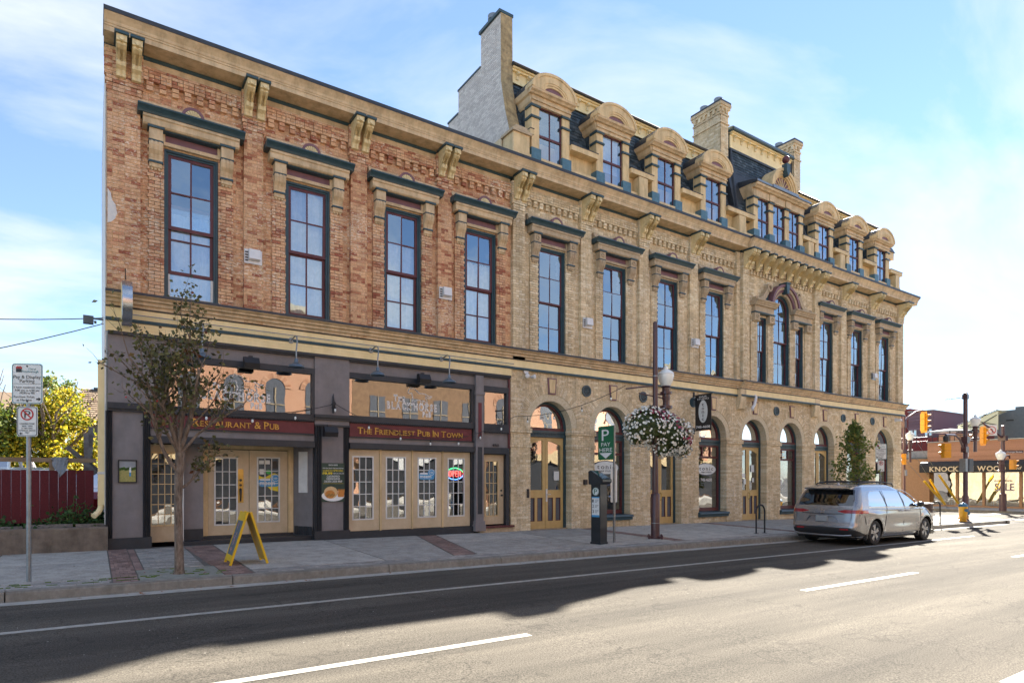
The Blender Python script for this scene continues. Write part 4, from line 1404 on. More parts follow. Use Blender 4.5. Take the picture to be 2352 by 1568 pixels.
# ================================================================== the buff brick block with the mansard roof
hot = thing('mansard_building', 'long buff brick block with arched ground floor, mansard roof and a row of dormers', 'building', (22.3, 15.2, 0.0))
ST = 0.12                                   # the middle bay stands forward
HW1 = [11.72, 14.33, 16.90, 19.47]; HW2 = [27.22, 29.83, 32.44]
pick = []
upper_storey(hot, 10.2, 20.9, HW1, [(10.43, 0.44), (13.03, 0.44), (15.62, 0.44), (18.2, 0.44), (20.86, 0.36)], None, pick, 'mortar_buff', 31)
upper_storey(hot, 26.3, 34.3, HW2, [(26.34, 0.36), (28.53, 0.44), (31.14, 0.44), (33.98, 0.55)], None, pick, 'mortar_buff', 37)
# middle bay: two small lights, a tall arched one
CL = [(22.29, 0.60, 8.20), (24.92, 0.60, 8.20)]
cholesR = [(c - w / 2, c + w / 2, ZS - 0.06, zt) for c, w, zt in CL] + [(23.6 - 0.6, 23.6 + 0.6, ZS - 0.06, 9.28)]
my = FY - ST
wall_backing(hot, 20.9, 26.3, 5.24, 10.6, my, cholesR, 0.4, 'mortar_buff')
brick_rows(None, 20.9, 26.3, 5.5, 10.45, my, cholesR, 0.014, seed=41, pick=pick)
q = MB()
for c in (21.72, 22.83, 24.37, 25.5):
    brick_rows(None, c - 0.2, c + 0.2, 5.5, 8.2, my - 0.05, (), 0.06, seed=int(c * 10), pick=pick)
for c in (21.08, 26.12):
    q.box(c - 0.17, c + 0.17, my - 0.114, my, 5.24, 10.5)
    brick_rows(None, c - 0.175, c + 0.175, 5.5, 9.7, my - 0.12, (), 0.12, seed=int(c * 10), pick=pick)
    brick_rows(None, c - 0.2, c + 0.2, 9.7, 10.45, my - 0.15, (), 0.15, seed=int(c * 10), pick=pick)
for i in range(22):
    x = 21.45 + i * 0.2
    for z0_, z1_, pr in ((9.975, 10.05, 0.1), (9.88, 9.965, 0.085)):
        if abs(x - 23.6) > 0.45:
            pick.append((x, x + 0.11, my - pr, my, z0_ - 0.1, z1_ - 0.1, rng.random()))
brick_rows(None, 21.3, 25.9, 9.97, 10.3, my - 0.1, (), 0.1, seed=44, pick=pick)
obj('pilaster', q.mesh('pilaster', 'mortar_buff'), hot)
for c, w, zt in CL:
    upper_window(hot, c, w=w, z1=zt, yf=my, thick=0.035)
upper_window(hot, 23.6, w=1.2, z1=9.28, yf=my, thick=0.045, arched=True, fret=True)
for i, c in enumerate(HW1 + HW2):
    upper_window(hot, c, thick=0.042, fret=True)
    hood(hot, c, 'buff')
# entablatures, archivolt and scrolls of the middle window
for s in (-1, 1):
    xa, xb = sorted((23.6 + s * 0.62, 23.6 + s * 2.06))
    q = MB(); q.cur = 0
    q.prism([(0, 8.78), (-0.36, 8.78), (-0.37, 8.74), (-0.31, 8.70), (-0.27, 8.64), (-0.24, 8.62), (-0.24, 8.58), (0, 8.58)], 'x', xa - 23.6, xb - 23.6)
    q.box(xa - 23.6 + 0.1, xb - 23.6 - 0.1, -0.16, 0, 8.34, 8.579)
    q.cur = 1
    q.prism([(0, 8.34), (-0.2, 8.34), (-0.2, 8.31), (-0.16, 8.28), (0, 8.28)], 'x', xa - 23.6 + 0.06, xb - 23.6 - 0.06)
    en = obj('entablature', q.mesh('entablature', ['stone', 'teal']), hot, (23.6, my, 0))
    for c in ((-0.2, 0.2), ) :
        pass
    for cx in ((xa + 0.22), (xb - 0.22)):
        q = MB(); q.box(-0.17, 0.17, -0.17, 0, 8.02, 8.275); q.prism([(0, 8.02), (-0.19, 8.02), (-0.19, 7.99), (-0.1, 7.95), (0, 7.95)], 'x', -0.19, 0.19)
        for k in range(6):
            q.sphere((0.055 * cos(k * pi / 3), -0.175, 8.15 + 0.055 * sin(k * pi / 3)), 0.032, 6)
        obj('capital', q.mesh('capital', 'stone'), en, (cx, my, 0))
    # scroll bracing the arch
    q = MB(); pts = []
    pth = [(1.95, 8.80), (1.86, 8.88), (1.70, 8.90), (1.50, 8.98), (1.32, 9.16), (1.20, 9.36), (1.10, 9.46)]
    up_ = [(s * x, z) for x, z in pth]; lo_ = [(s * (x - 0.02 - 0.10 * (i > 1)), z - 0.10 - 0.05 * (i > 2)) for i, (x, z) in enumerate(pth)]
    lo_[0] = (s * 1.80, 8.80); lo_[1] = (s * 1.78, 8.80)
    q.cur = 0
    q.prism(up_ + lo_[::-1], 'y', -0.18, 0.0)
    q.ring(s * 1.02, 9.40, 0.09, 0.165, -0.2, 0, 0, 360, 18)
    q.ring(s * 1.88, 8.87, 0.03, 0.075, -0.2, 0, 0, 360, 12)
    q.cur = 1
    q.prism([(s * 0.98, 8.82), (s * 1.3, 8.82), (s * 1.22, 9.02), (s * 1.08, 9.2), (s * 0.98, 9.25)], 'y', -0.08, 0.0)
    obj('scroll', q.mesh('scroll', ['stone', 'teal']), hot, (23.6, my, 0))
q = MB()
for k, (r0, r1, d) in enumerate(((0.60, 0.70, 0.10), (0.70, 0.80, 0.17), (0.80, 0.90, 0.22), (0.90, 1.0, 0.28))):
    q.cur = k % 2
    q.ring(0, 8.68, r0 + 0.001 * k, r1, -d, 0, 0, 180, 28)
q.cur = 0
ar = obj('archivolt', q.mesh('archivolt', ['stone', 'purple']), hot, (23.6, my, 0))
q = MB(); q.prism([(-0.07, 9.30), (0.07, 9.30), (0.11, 9.70), (-0.11, 9.70)], 'y', -0.34, 0); q.box(-0.14, 0.14, -0.37, 0, 9.7, 9.75)
obj('keystone', q.mesh('keystone', 'teal'), ar, (23.6, my, 0))

cornice(hot, [(10.2, 20.85, 0.0), (20.85, 26.35, 0.16), (26.35, 34.9, 0.0)])
q = MB(); yy = FY
q.prism([(34.3, 10.58), (34.85, 10.62), (34.95, 10.9), (34.3, 10.92)], 'y', yy + 0.001, 27)
obj('cornice_return', q.mesh('cornice_return', 'tan'), hot)
for c in (10.43, 13.03, 15.62, 18.2, 28.53, 31.14, 33.92):
    for s in (-0.135, 0.135):
        cornice_bracket(hot, c + s, FY - 0.16)
for c in (21.0, 21.24, 21.75, 22.28, 22.81, 23.34, 23.87, 24.4, 24.93, 25.46, 25.96, 26.2):
    cornice_bracket(hot, c, FY - ST - 0.15)
string_course(hot, [(10.2, 20.85, 0.0), (20.85, 26.35, 0.14), (26.35, 34.55, 0.0)], 5.001)
for x in (20.98, 26.2):
    q = MB(); q.prism([(my - 0.09, 5.21), (my - 0.09, 4.72), (my - 0.03, 4.45), (FY, 4.4), (FY, 5.21)], 'x', x - 0.18, x + 0.18)
    obj('corbel', q.mesh('corbel', 'brick_buff'), hot)

# ---- arcaded ground floor
AC = [11.72, 14.28, 16.85, 19.42, 22.0, 24.56, 27.12, 29.86, 32.55]
AR = [0.80] * 7 + [0.88, 0.90]
KIND = ['door', 'window', 'door', 'window', 'door', 'window', 'door', 'panel', 'panel']
SP = 3.30
q = MB(); ybk = FY + 0.007
edges = [10.2] + [v for c, r in zip(AC, AR) for v in (c - r, c + r)] + [34.3]
for a, b in zip(edges[0::2], edges[1::2]):                 # piers
    q.box(a + 0.007, b - 0.007, ybk, FY + 0.5, -0.4, SP)
    q.box(a, b, ybk, FY + 0.5, SP, 5.24)
for c, r in zip(AC, AR):                                   # wall over each arch
    N = 22
    for i in range(N):
        a0, a1 = pi * i / N, pi * (i + 1) / N
        p0, p1 = (c + r * cos(a0), SP + r * sin(a0)), (c + r * cos(a1), SP + r * sin(a1))
        q.prism([p0, (p0[0], 5.24), (p1[0], 5.24), p1], 'y', ybk, FY + 0.5, caps=True)
obj('wall', q.mesh('wall', 'mortar_buff', fix=False), hot)
gp = []
for k_, (a, b) in enumerate(zip(edges[0::2], edges[1::2])):
    zb = gz((a + b) / 2) + 0.2
    brick_rows(None, a, b, zb, 2.62, FY - 0.004, (), 0.30, seed=60 + k_, pick=gp)
    brick_rows(None, a - 0.03, b + 0.03, 2.62, 2.78, FY - 0.03, (), 0.30, seed=60 + k_, pick=gp)
    brick_rows(None, a, b, 2.78, 3.06, FY - 0.004, (), 0.30, seed=60 + k_, pick=gp)
    brick_rows(None, a - 0.04, b + 0.04, 3.06, 3.22, FY - 0.045, (), 0.30, seed=60 + k_, pick=gp)
    brick_rows(None, a, b, 3.22, SP, FY - 0.004, (), 0.30, seed=60 + k_, pick=gp)
def in_arch(x, z):
    for c, r in zip(AC, AR):
        if (x - c) ** 2 + (z - SP) ** 2 < (r + 0.47) ** 2:
            return True
    return False
brick_rows(None, 10.2, 34.3, SP + 0.02, 4.93, FY - 0.004, (), 0.014, clip=in_arch, seed=77, pick=gp)
seen_bricks(gp + pick, hot, 'brick_buff', front=lambda b: b[0] < 14)
# voussoirs, two rings of bricks on edge
q = MB()
for ci, (c, r) in enumerate(zip(AC, AR)):
    for r0, r1, yf, n_ in ((r, r + 0.22, FY + 0.05, 52), (r + 0.225, r + 0.475, FY - 0.005, 60)):
        for i in range(n_):
            a0 = pi * (i + 0.06) / n_; a1 = pi * (i + 0.94) / n_
            if r1 > 1.1:
                xx = abs(cos((a0 + a1) / 2) * r1)
                lim = [1.29, 1.29, 1.29, 1.29, 1.29, 1.29, 1.29, 1.34, 1.36][ci]
                if xx > lim:
                    continue
            yj = yf - rng.random() * 0.004
            pts = [(c + r0 * cos(a0), SP + r0 * sin(a0)), (c + r1 * cos(a0), SP + r1 * sin(a0)), (c + r1 * cos(a1), SP + r1 * sin(a1)), (c + r0 * cos(a1), SP + r0 * sin(a1))]
            q.prism(pts, 'y', yj, FY + (0.36 if r0 == r else 0.02), rng.random())
obj('voussoirs', q.mesh('voussoirs', 'brick_buff', fix=False), hot, stuff=True)
for c, r in zip(AC, AR):
    q = MB()
    q.cur = 0; q.prism([(-0.13, 4.30), (0.13, 4.30), (0.17, 4.80), (-0.17, 4.80)], 'y', -0.045, 0.03)
    q.cur = 1; q.prism([(-0.095, 4.34), (0.095, 4.34), (0.125, 4.76), (-0.125, 4.76)], 'y', -0.06, -0.045)
    obj('keystone', cached(('ks', 1), lambda: q.mesh('keystone', ['purple', 'tan_light'])), hot, (c, FY, 0))
def oculus():
    q = MB(); q.cur = 0; q.ring(0, 0, 0.135, 0.185, -0.04, 0.01, 0, 360, 24); q.cur = 1; q.disc(0, 0, 0.14, 0.14, -0.012, 0.01)
    q.cur = 0
    for k in range(8):
        a = k * pi / 4; q.tube([(0, -0.02, 0), (0.13 * cos(a), -0.02, 0.13 * sin(a))], 0.009, 5)
    for k in range(8):
        q.ring(0.075 * cos(k * pi / 4 + .4), 0.075 * sin(k * pi / 4 + .4), 0.02, 0.032, -0.026, -0.012, 0, 360, 8)
    return q.mesh('oculus_grille', ['teal', 'black_trim'])
for x in (13.12, 15.68, 18.28, 23.45, 28.66, 31.33):
    obj('oculus_grille', cached(('oc', 1), oculus), hot, (x, FY - 0.006, 4.52))
mat('brown_blind', '6f6455', '5f5548', scale=4, rough=0.9)
mat('grey_panel', '626b77', '5a636f', scale=4, rough=0.7)
mat('blind', 'b9b6ac', 'adaaa0', rough=0.9)
def casing_ring(c, r, y, zb, matn, t, d, name, par):
    q = MB()
    q.box(-r, -r + t, 0, d, zb, SP); q.box(r - t, r, 0, d, zb, SP); q.ring(0, SP, r - t, r, 0, d, 0, 180, 26)
    return obj(name, cached((name, round(r, 3), t, d, round(zb, 3)), lambda: q.mesh(name, matn)), par, (c, y, 0))
for i, (c, r, kd) in enumerate(zip(AC, AR, KIND)):
    g = gz(c) + 0.235
    yq = FY + 0.30
    zb = g if kd == 'door' else g + 0.42
    fr = casing_ring(c, r - 0.002, yq - 0.02, zb, 'teal', 0.085, 0.16, 'frame', hot)
    casing_ring(c, r - 0.085, yq + 0.02, 3.22, 'red_trim', 0.05, 0.08, 'fanlight_frame', fr)
    ri = r - 0.135
    q = MB(); q.halfdisc(0, SP, ri, 0.06, 0.064, 20)
    if kd == 'panel':
        obj('lunette', q.mesh('lunette', 'grey_panel'), fr, (c, yq, 0))
        o_ = MB()       # gilt scrollwork on the blind lunette
        for s in (-1, 1):
            def spiral(x, z, rr, t0, t1, w):
                o_.tube([(s * (x + (rr * (1 - 0.75 * k / 16)) * cos(t0 + (t1 - t0) * k / 16)), 0.05, z + (rr * (1 - 0.75 * k / 16)) * sin(t0 + (t1 - t0) * k / 16)) for k in range(17)], w, 5)
            spiral(0.17, SP + 0.26, 0.13, pi, -2.2, 0.015)
            spiral(0.43, SP + 0.20, 0.12, pi * 0.9, 5.5, 0.013)
            o_.tube([(0, 0.05, SP + 0.08), (s * 0.05, 0.05, SP + 0.25), (s * 0.03, 0.05, SP + 0.42), (s * 0.10, 0.05, SP + 0.5)], 0.016, 5)
        o_.tube([(0, 0.05, SP + 0.05), (0, 0.05, SP + 0.62)], [0.03, 0.012], 6)
        obj('scrollwork', o_.mesh('scrollwork', 'gold'), fr, (c, yq, 0))
    else:
        obj('lunette', q.mesh('lunette', 'glass_shop', fix=False), fr, (c, yq, 0))
        if kd == 'window' and i < 5:
            obj('blind', MB().halfdisc(0, SP, ri, 0.12, 0.125, 20).mesh('blind', 'blind'), fr, (c, yq, 0))
    rr = r - 0.085
    # transom with its row of small dentils
    q = MB(); q.cur = 1; q.box(-rr, rr, -0.02, 0.12, 3.20, 3.28); q.cur = 0; q.box(-rr, rr, -0.05, 0.12, 3.14, 3.199); q.box(-rr, rr, -0.03, 0.12, 3.0, 3.139)
    for k in range(24):
        x = -rr + 2 * rr * (k + 0.3) / 24; q.box(x, x + 0.032, -0.048, -0.03, 3.07, 3.125)
    obj('transom', q.mesh('transom', ['teal', 'red_trim'], fix=False), fr, (c, yq, 0))
    if kd == 'door':
        lw = rr - 0.004
        for s in (-1, 1):
            x0, x1 = (-lw, -0.006) if s < 0 else (0.006, lw)
            q = MB(); st_ = 0.10
            q.box(x0, x0 + st_, 0.02, 0.075, g + 0.02, 2.995); q.box(x1 - st_, x1, 0.02, 0.075, g + 0.02, 2.995)
            q.box(x0 + st_, x1 - st_, 0.02, 0.075, g + 0.02, g + 0.25); q.box(x0 + st_, x1 - st_, 0.02, 0.075, g + 0.98, g + 1.22)
            q.box((x0 + x1) / 2 - 0.05, (x0 + x1) / 2 + 0.05, 0.02, 0.075, g + 0.25, g + 0.98)
            # arched head: rises towards the meeting stile
            pts = []
            for k in range(9):
                t = k / 8; x = x0 + st_ + (x1 - x0 - 2 * st_) * t
                u = abs(x) / lw
                pts.append((x, 2.90 - 0.22 * u * u))
            q.prism([(x0 + st_, 2.995)] + pts + [(x1 - st_, 2.995)], 'y', 0.02, 0.075)
            lf = obj('door_leaf', q.mesh('door_leaf', 'door_gold'), hot, (c, yq, 0))
            q = MB()
            for a, b in ((x0 + st_, (x0 + x1) / 2 - 0.05), ((x0 + x1) / 2 + 0.05, x1 - st_)):
                q.cur = 0; q.box(a, b, 0.05, 0.06, g + 0.25, g + 0.98)
                q.cur = 1
                for bx in ((a, a + 0.02), (b - 0.02, b)):
                    q.box(*bx, 0.028, 0.05, g + 0.25, g + 0.98)
                q.box(a + 0.02, b - 0.02, 0.028, 0.05, g + 0.25, g + 0.27); q.box(a + 0.02, b - 0.02, 0.028, 0.05, g + 0.96, g + 0.98)
            obj('panel', q.mesh('panel', ['panel_grey', 'red_trim']), lf, (c, yq, 0))
            q = MB(); q.add([(x0 + st_, 0.05, g + 1.22), (x1 - st_, 0.05, g + 1.22), (x1 - st_, 0.05, 2.9), (x0 + st_, 0.05, 2.9)], [(0, 1, 2, 3)])
            obj('pane', q.mesh('pane', 'glass_shop', fix=False), lf, (c, yq, 0))
            if s > 0:
                q = MB(); q.box(0.02, 0.08, 0.008, 0.02, g + 0.85, g + 1.25) if i == 0 else q.tube([(0.05, 0.02, g + 1.12), (0.05, -0.04, g + 1.08), (0.05, -0.04, g + 0.9), (0.05, 0.02, g + 0.85)], 0.013, 6)
                if i == 0:
                    q.tube([(0.05, 0.0, g + 1.08), (0.05, -0.05, g + 1.08), (0.16, -0.05, g + 1.08)], 0.011, 6)
                obj('handle', q.mesh('handle', 'white_paint' if i == 0 else 'brass'), lf, (c, yq, 0))
        obj('threshold', MB().box(-r, r, -0.1, 0.2, g - 0.2, g + 0.015).mesh('threshold', 'stone'), hot, (c, yq, 0))
    else:
        g2 = zb
        q = MB(); t = 0.06
        q.box(-rr, -rr + t, 0.0, 0.07, g2, 2.998); q.box(rr - t, rr, 0.0, 0.07, g2, 2.998); q.box(-rr + t, rr - t, 0.0, 0.07, g2, g2 + 0.13)
        q.box(-rr + t, rr - t, 0.0, 0.07, 2.93, 2.998); q.box(-rr + t, rr - t, 0.0, 0.07, 2.50, 2.58)
        for s in (-1, 1):
            q.box(s * rr * 0.32 - 0.025, s * rr * 0.32 + 0.025, 0.0, 0.07, 2.58, 2.93)
        sh = obj('shop_window', q.mesh('shop_window', 'red_trim'), hot, (c, yq, 0))
        q = MB(); q.add([(-rr + t, 0.04, g2 + 0.13), (rr - t, 0.04, g2 + 0.13), (rr - t, 0.04, 2.50), (-rr + t, 0.04, 2.50)], [(0, 1, 2, 3)])
        obj('pane', q.mesh('pane', 'glass_shop', fix=False), sh, (c, yq, 0))
        for a, b in ((-rr + t, -rr * 0.32 - 0.025), (-rr * 0.32 + 0.025, rr * 0.32 - 0.025), (rr * 0.32 + 0.025, rr - t)):
            q = MB(); q.add([(a, 0.04, 2.58), (b, 0.04, 2.58), (b, 0.04, 2.93), (a, 0.04, 2.93)], [(0, 1, 2, 3)])
            obj('pane', q.mesh('pane', 'glass_shop', fix=False), sh, (c, yq, 0))
            if i in (1, 3):
                obj('blind', MB().box(a, b, 0.10, 0.11, 2.58, 2.93).mesh('blind', 'blind'), sh, (c, yq, 0))
        q = MB(); q.prism([(FY + 0.35, g2 - 0.002), (FY - 0.10, g2 - 0.03), (FY - 0.12, g2 - 0.09), (FY - 0.07, g2 - 0.12), (FY - 0.06, g2 - 0.2), (FY + 0.35, g2 - 0.2)], 'x', c - r - 0.06, c + r + 0.06)
        obj('sill', q.mesh('sill', 'teal'), sh)
        pk = []; brick_rows(None, c - r, c + r, gz(c) + 0.18, g2 - 0.2, FY + 0.03, (), 0.3, seed=i, pick=pk)
        q = MB()
        for b in pk: q.box(*b)
        obj('brickwork', q.mesh('brickwork', 'brick_buff', fix=False), hot, stuff=True)
        obj('wall', MB().box(c - r, c + r, FY + 0.04, FY + 0.5, -0.4, g2 - 0.2).mesh('wall', 'mortar_buff'), hot)
    # goods and signs behind or on the shop glass
    def oval_sign(par, cz, rx, rz):
        q = MB(); q.cur = 0; q.disc(0, cz, rx, rz, 0.016, 0.020); q.cur = 1; q.disc(0, cz, rx + 0.03, rz + 0.03, 0.021, 0.025)
        s_ = obj('oval_sign', q.mesh('oval_sign', ['sign_white', 'panel_grey']), par, (c, yq, 0))
        obj('lettering', serif_mb('tonic', -rx * 0.72, rx * 0.72, cz - 0.04, 0.15, 0.012, 0.002, small=1.0, gap=0.3).mesh('lettering', 'black_print', fix=False), s_, (c, yq, 0))
        obj('lettering', text_mb('HAIR STUDIO', -rx * 0.55, rx * 0.55, cz - 0.14, 0.06, 0.012).mesh('lettering', 'black_print', fix=False), s_, (c, yq, 0))
    if i in (1, 3):
        oval_sign(hot, 2.08, 0.56, 0.21)
        if i == 3:
            obj('lettering', text_mb('748-4608', -0.32, 0.32, 1.62, 0.12, 0.012).mesh('lettering', 'white_print', fix=False), sh, (c, yq, 0))
    if i == 5:
        q = MB()
        for k in range(34):
            q.box(-0.62, 0.62, 0.12, 0.15, 0.75 + k * 0.052, 0.75 + k * 0.052 + 0.03)
        obj('slatted_blind', q.mesh('slatted_blind', 'white_cloth'), sh, (c, yq, 0), stuff=True)
        q = MB(); q.ring(-0.25, 1.55, 0.26, 0.28, 0.03, 0.035, 0, 360, 24)
        q.tube([(-0.28, 0.03, 1.45), (-0.24, 0.03, 1.68)], 0.02, 5)
        for s in (-1, 1):
            for k in range(3):
                q.tube([(-0.26, 0.03, 1.47 + k * 0.06), (-0.26 + s * 0.09, 0.03, 1.53 + k * 0.06)], 0.016, 4)
        obj('emblem', q.mesh('emblem', 'white_print'), sh, (c, yq, 0))
q = MB(); q.box(-0.07, 0.07, 0.045, 0.055, 3.55, 3.68)
np_ = obj('number_plate', q.mesh('number_plate', 'sign_white'), hot, (11.62, FY + 0.30, 0))
obj('lettering', text_mb('446', -0.05, 0.05, 3.58, 0.07, 0.042, 0.001).mesh('lettering', 'black_print', fix=False), np_, (11.62, FY + 0.30, 0))
# room behind the glass
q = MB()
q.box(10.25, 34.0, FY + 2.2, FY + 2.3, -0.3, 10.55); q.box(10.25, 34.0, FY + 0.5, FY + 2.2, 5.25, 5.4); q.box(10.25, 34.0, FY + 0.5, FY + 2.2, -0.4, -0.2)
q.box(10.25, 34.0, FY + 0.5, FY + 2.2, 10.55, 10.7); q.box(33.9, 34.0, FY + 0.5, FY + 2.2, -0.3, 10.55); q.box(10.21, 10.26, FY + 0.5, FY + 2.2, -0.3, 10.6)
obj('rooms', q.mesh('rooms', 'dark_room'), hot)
# side wall on the cross street, back wall
q = MB(); q.box(34.0, 34.29, FY + 0.5, 27, -0.5, 11.0); q.box(10.2, 34.29, 26.7, 27, -0.5, 11.0); q.box(10.21, 10.5, FY + 0.5, 27, 10.6, 12.0)
obj('side_wall', q.mesh('side_wall', 'brick_buff', fix=False), hot)
pk = []
q = MB()
for (a, b, za, zb_) in ((FY + 0.0, FY + 0.5, 0.0, 10.5),):
    k = 0; z = za
    while z < zb_:
        q.box(34.296, 34.31, a + 0.002, a + 0.2, z, z + 0.063, rng.random()); q.box(34.296, 34.31, a + 0.215, a + 0.43, z, z + 0.063, rng.random()); z += BH
obj('brickwork', q.mesh('brickwork', 'brick_buff', fix=False), hot, stuff=True)
# hood of the first window round the corner
q = MB(); q.prism([(34.31, 9.42), (34.31, 9.64), (34.55, 9.6), (34.72, 9.42), (34.74, 9.36), (34.62, 9.28), (34.58, 9.06), (34.5, 8.9), (34.42, 8.5), (34.36, 8.4), (34.31, 8.36)], 'y', 16.6, 18.5)
obj('hood', q.mesh('hood', 'stone'), hot)

# ================================================================== mansard roof, dormers, chimneys
RY0, RZ0, RY1, RZ1 = 15.55, 12.0, 16.1, 14.05
# slates as separate overlapping pieces on the steep slope
SL = []
def slope_pt(t, y0, z0, y1, z1, bulge=0.0):
    return (y0 + (y1 - y0) * t - bulge * 0 + bulge * (t * (1 - t)) * 4, z0 + (z1 - z0) * t)
def slates(x0f, x1f, y0, z0, y1, z1, bulge=0.0, rows=None):
    rows = rows or int(sqrt((y1 - y0) ** 2 + (z1 - z0) ** 2) / 0.125)
    for k in range(rows):
        ya, za = slope_pt(k / rows, y0, z0, y1, z1, bulge); yb, zb = slope_pt((k + 1.12) / rows, y0, z0, y1, z1, bulge)
        xa, xb = x0f(k / rows), x1f(k / rows)
        x = xa - (0.1 if k % 2 else 0)
        while x < xb:
            w = 0.19 + rng.uniform(-0.015, 0.015)
            a, b = max(x, xa), min(x + w - 0.008, xb)
            x += w
            if b - a > 0.03:
                SL.append((a, b, ya - 0.022 - rng.random() * 0.008, za, yb - 0.006, zb, rng.random()))
def slate_mb(q, s):
    a, b, ya, za, yb, zb, r = s
    q.add([(a, ya, za), (b, ya, za), (b, yb, zb), (a, yb, zb), (a, ya + 0.03, za), (b, ya + 0.03, za)], [(0, 1, 2, 3), (0, 4, 5, 1), (0, 3, 4), (1, 5, 2)], r)
slates(lambda t: 10.85, lambda t: 21.0, RY0, RZ0, RY1, RZ1)
slates(lambda t: 26.2, lambda t: 33.6, RY0, RZ0, RY1, RZ1)
slates(lambda t: 21.1 + 0.45 * t ** 0.7, lambda t: 26.1 - 0.45 * t ** 0.7, 15.35, 12.0, 16.05, 15.15, 0.06)
SL.sort(key=lambda s: (s[0] * 0.559 + s[2] * 0.829))
vis = [s for s in SL if any(abs((s[0] + s[1]) / 2 - m) < 0.5 for m in (10.95, 13.02, 15.6, 18.2, 21.2)) or (21.3 < s[0] < 22.6)]
vs_ = set(id(s) for s in vis[:300])
smesh = {}
for s in vis[:300]:
    key = (round(s[1] - s[0], 2), round(s[4] - s[2], 2), round(s[5] - s[3], 2), int(s[6] * 6))
    if key not in smesh:
        q = MB(); slate_mb(q, (0, s[1] - s[0], 0, 0, s[4] - s[2], s[5] - s[3], s[6])); smesh[key] = q.mesh('slate', 'slate')
    obj('slate', smesh[key], hot, (s[0], s[2], s[3]))
q = MB()
for s in SL:
    if id(s) not in vs_:
        slate_mb(q, s)
obj('slating', q.mesh('slating', 'slate', fix=False), hot, stuff=True)
q = MB()
q.prism([(RY0 + 0.02, RZ0), (RY1 + 0.02, RZ1), (RY1 + 0.02, 14.5), (27, 14.6), (27, 10.7), (RY0 + 0.02, 10.7)], 'x', 10.78, 34.0)
q.prism([(15.38, 12.0), (16.08, 15.15), (16.08, 16.0), (26, 16.0), (26, 12.0)], 'x', 21.12, 26.08)
obj('roof', q.mesh('roof', 'flashing'), hot)
# eaves of the mansard: cream frieze, little brackets, dark edge
q = MB()
def eaves(x0, x1, y, z, h, step, name, topmat, tall=0.15):
    f = MB(); f.box(x0, x1, y - 0.03, y + 0.05, z, z + h); f.box(x0, x1, y - 0.10, y + 0.05, z + h - 0.06, z + h); f.box(x0, x1, y - 0.16, y + 0.05, z + h, z + h + 0.05); f.box(x0, x1, y - 0.06, y + 0.05, z, z + 0.05)
    e = obj(name, f.mesh(name, 'cream'), hot)
    t = MB(); t.prism([(y + 0.1, z + h + 0.05), (y - 0.24, z + h + 0.051), (y - 0.26, z + h + 0.09), (y - 0.20, z + h + tall), (y + 0.1, z + h + tall + 0.06)], 'x', x0 - 0.03, x1 + 0.03)
    obj('gutter_edge', t.mesh('gutter_edge', topmat), e)
    n_ = int((x1 - x0) / step)
    def bm_():
        k = MB(); k.prism([(0, 0), (0, 0.22), (-0.13, 0.22), (-0.13, 0.15), (-0.05, 0.10), (-0.04, 0)], 'x', -0.045, 0.045); return k.mesh('bracket', 'gold')
    for i in range(n_):
        obj('bracket', cached(('eb', 0), bm_), e, (x0 + (i + 0.5) * (x1 - x0) / n_, y - 0.03, z + h - 0.22 - 0.06))
eaves(10.8, 21.1, 16.08, 14.05, 0.42, 0.40, 'eaves', 'flashing')
eaves(26.15, 33.4, 16.08, 14.05, 0.42, 0.40, 'eaves', 'flashing')
eaves(21.55, 25.75, 16.05, 15.2, 0.62, 0.42, 'eaves', 'teal', 0.22)
q = MB(); q.prism([(16.02, 15.12), (15.98, 15.12), (15.98, 15.21), (16.02, 15.21)], 'x', 21.5, 25.8)
for s, x0 in ((1, 21.1), (-1, 26.1)):
    pts = [slope_pt(t / 8, 15.35, 12.0, 16.05, 15.15, 0.06) for t in range(9)]
    q.tube([(x0 + s * 0.45 * (t / 8) ** 0.7, pts[t][0] - 0.04, pts[t][1]) for t in range(9)], 0.055, 6)
obj('hip_flashing', q.mesh('hip_flashing', 'flashing'), hot)

# parapet behind the gutter with ledges and pedestals between the dormers
DC = [11.70, 14.30, 16.87, 19.45, 27.1, 29.7, 32.28]
q = MB(); q.box(10.8, 34.1, 15.42, 15.6, 10.9, 12.04); q.box(10.8, 34.1, 15.16, 15.42, 10.9, 11.45)
obj('parapet', q.mesh('parapet', 'tan_light'), hot)
gaps = [(10.85, 10.98)] + [(a + 0.745, b - 0.745) for a, b in zip(DC[:3], DC[1:4])] + [(DC[3] + 0.745, 21.88), (25.3, DC[4] - 0.745)] + [(a + 0.745, b - 0.745) for a, b in zip(DC[4:6], DC[5:7])] + [(DC[6] + 0.745, 34.2)]
for i, (a, b) in enumerate(gaps):
    q = MB(); q.box(a, b, 15.10, 15.6, 12.04, 12.2)
    lg = obj('ledge', q.mesh('ledge', 'tan_light'), hot)
    obj('coping', MB().box(a - 0.01, b + 0.01, 15.085, 15.6, 12.201, 12.222).mesh('coping', 'flashing'), lg)
    if b - a > 0.6:
        m = (a + b) / 2
        if i in (2, 4, 5, 6, 8):
            obj('pedestal', MB().box(m - 0.2, m + 0.2, 15.06, 15.42, 10.95, 11.98).mesh('pedestal', 'tan_light'), hot)
q = MB(); q.box(10.2, 10.78, 15.05, 15.6, 10.95, 11.9)
pd = obj('pedestal', q.mesh('pedestal', 'tan_light'), hot)
q = MB(); q.box(10.14, 10.84, 14.99, 15.65, 11.901, 11.98); q.prism([(10.2, 11.98), (10.3, 12.12), (10.68, 12.12), (10.78, 11.98)], 'y', 15.05, 15.6)
obj('coping', q.mesh('coping', 'stone'), pd)

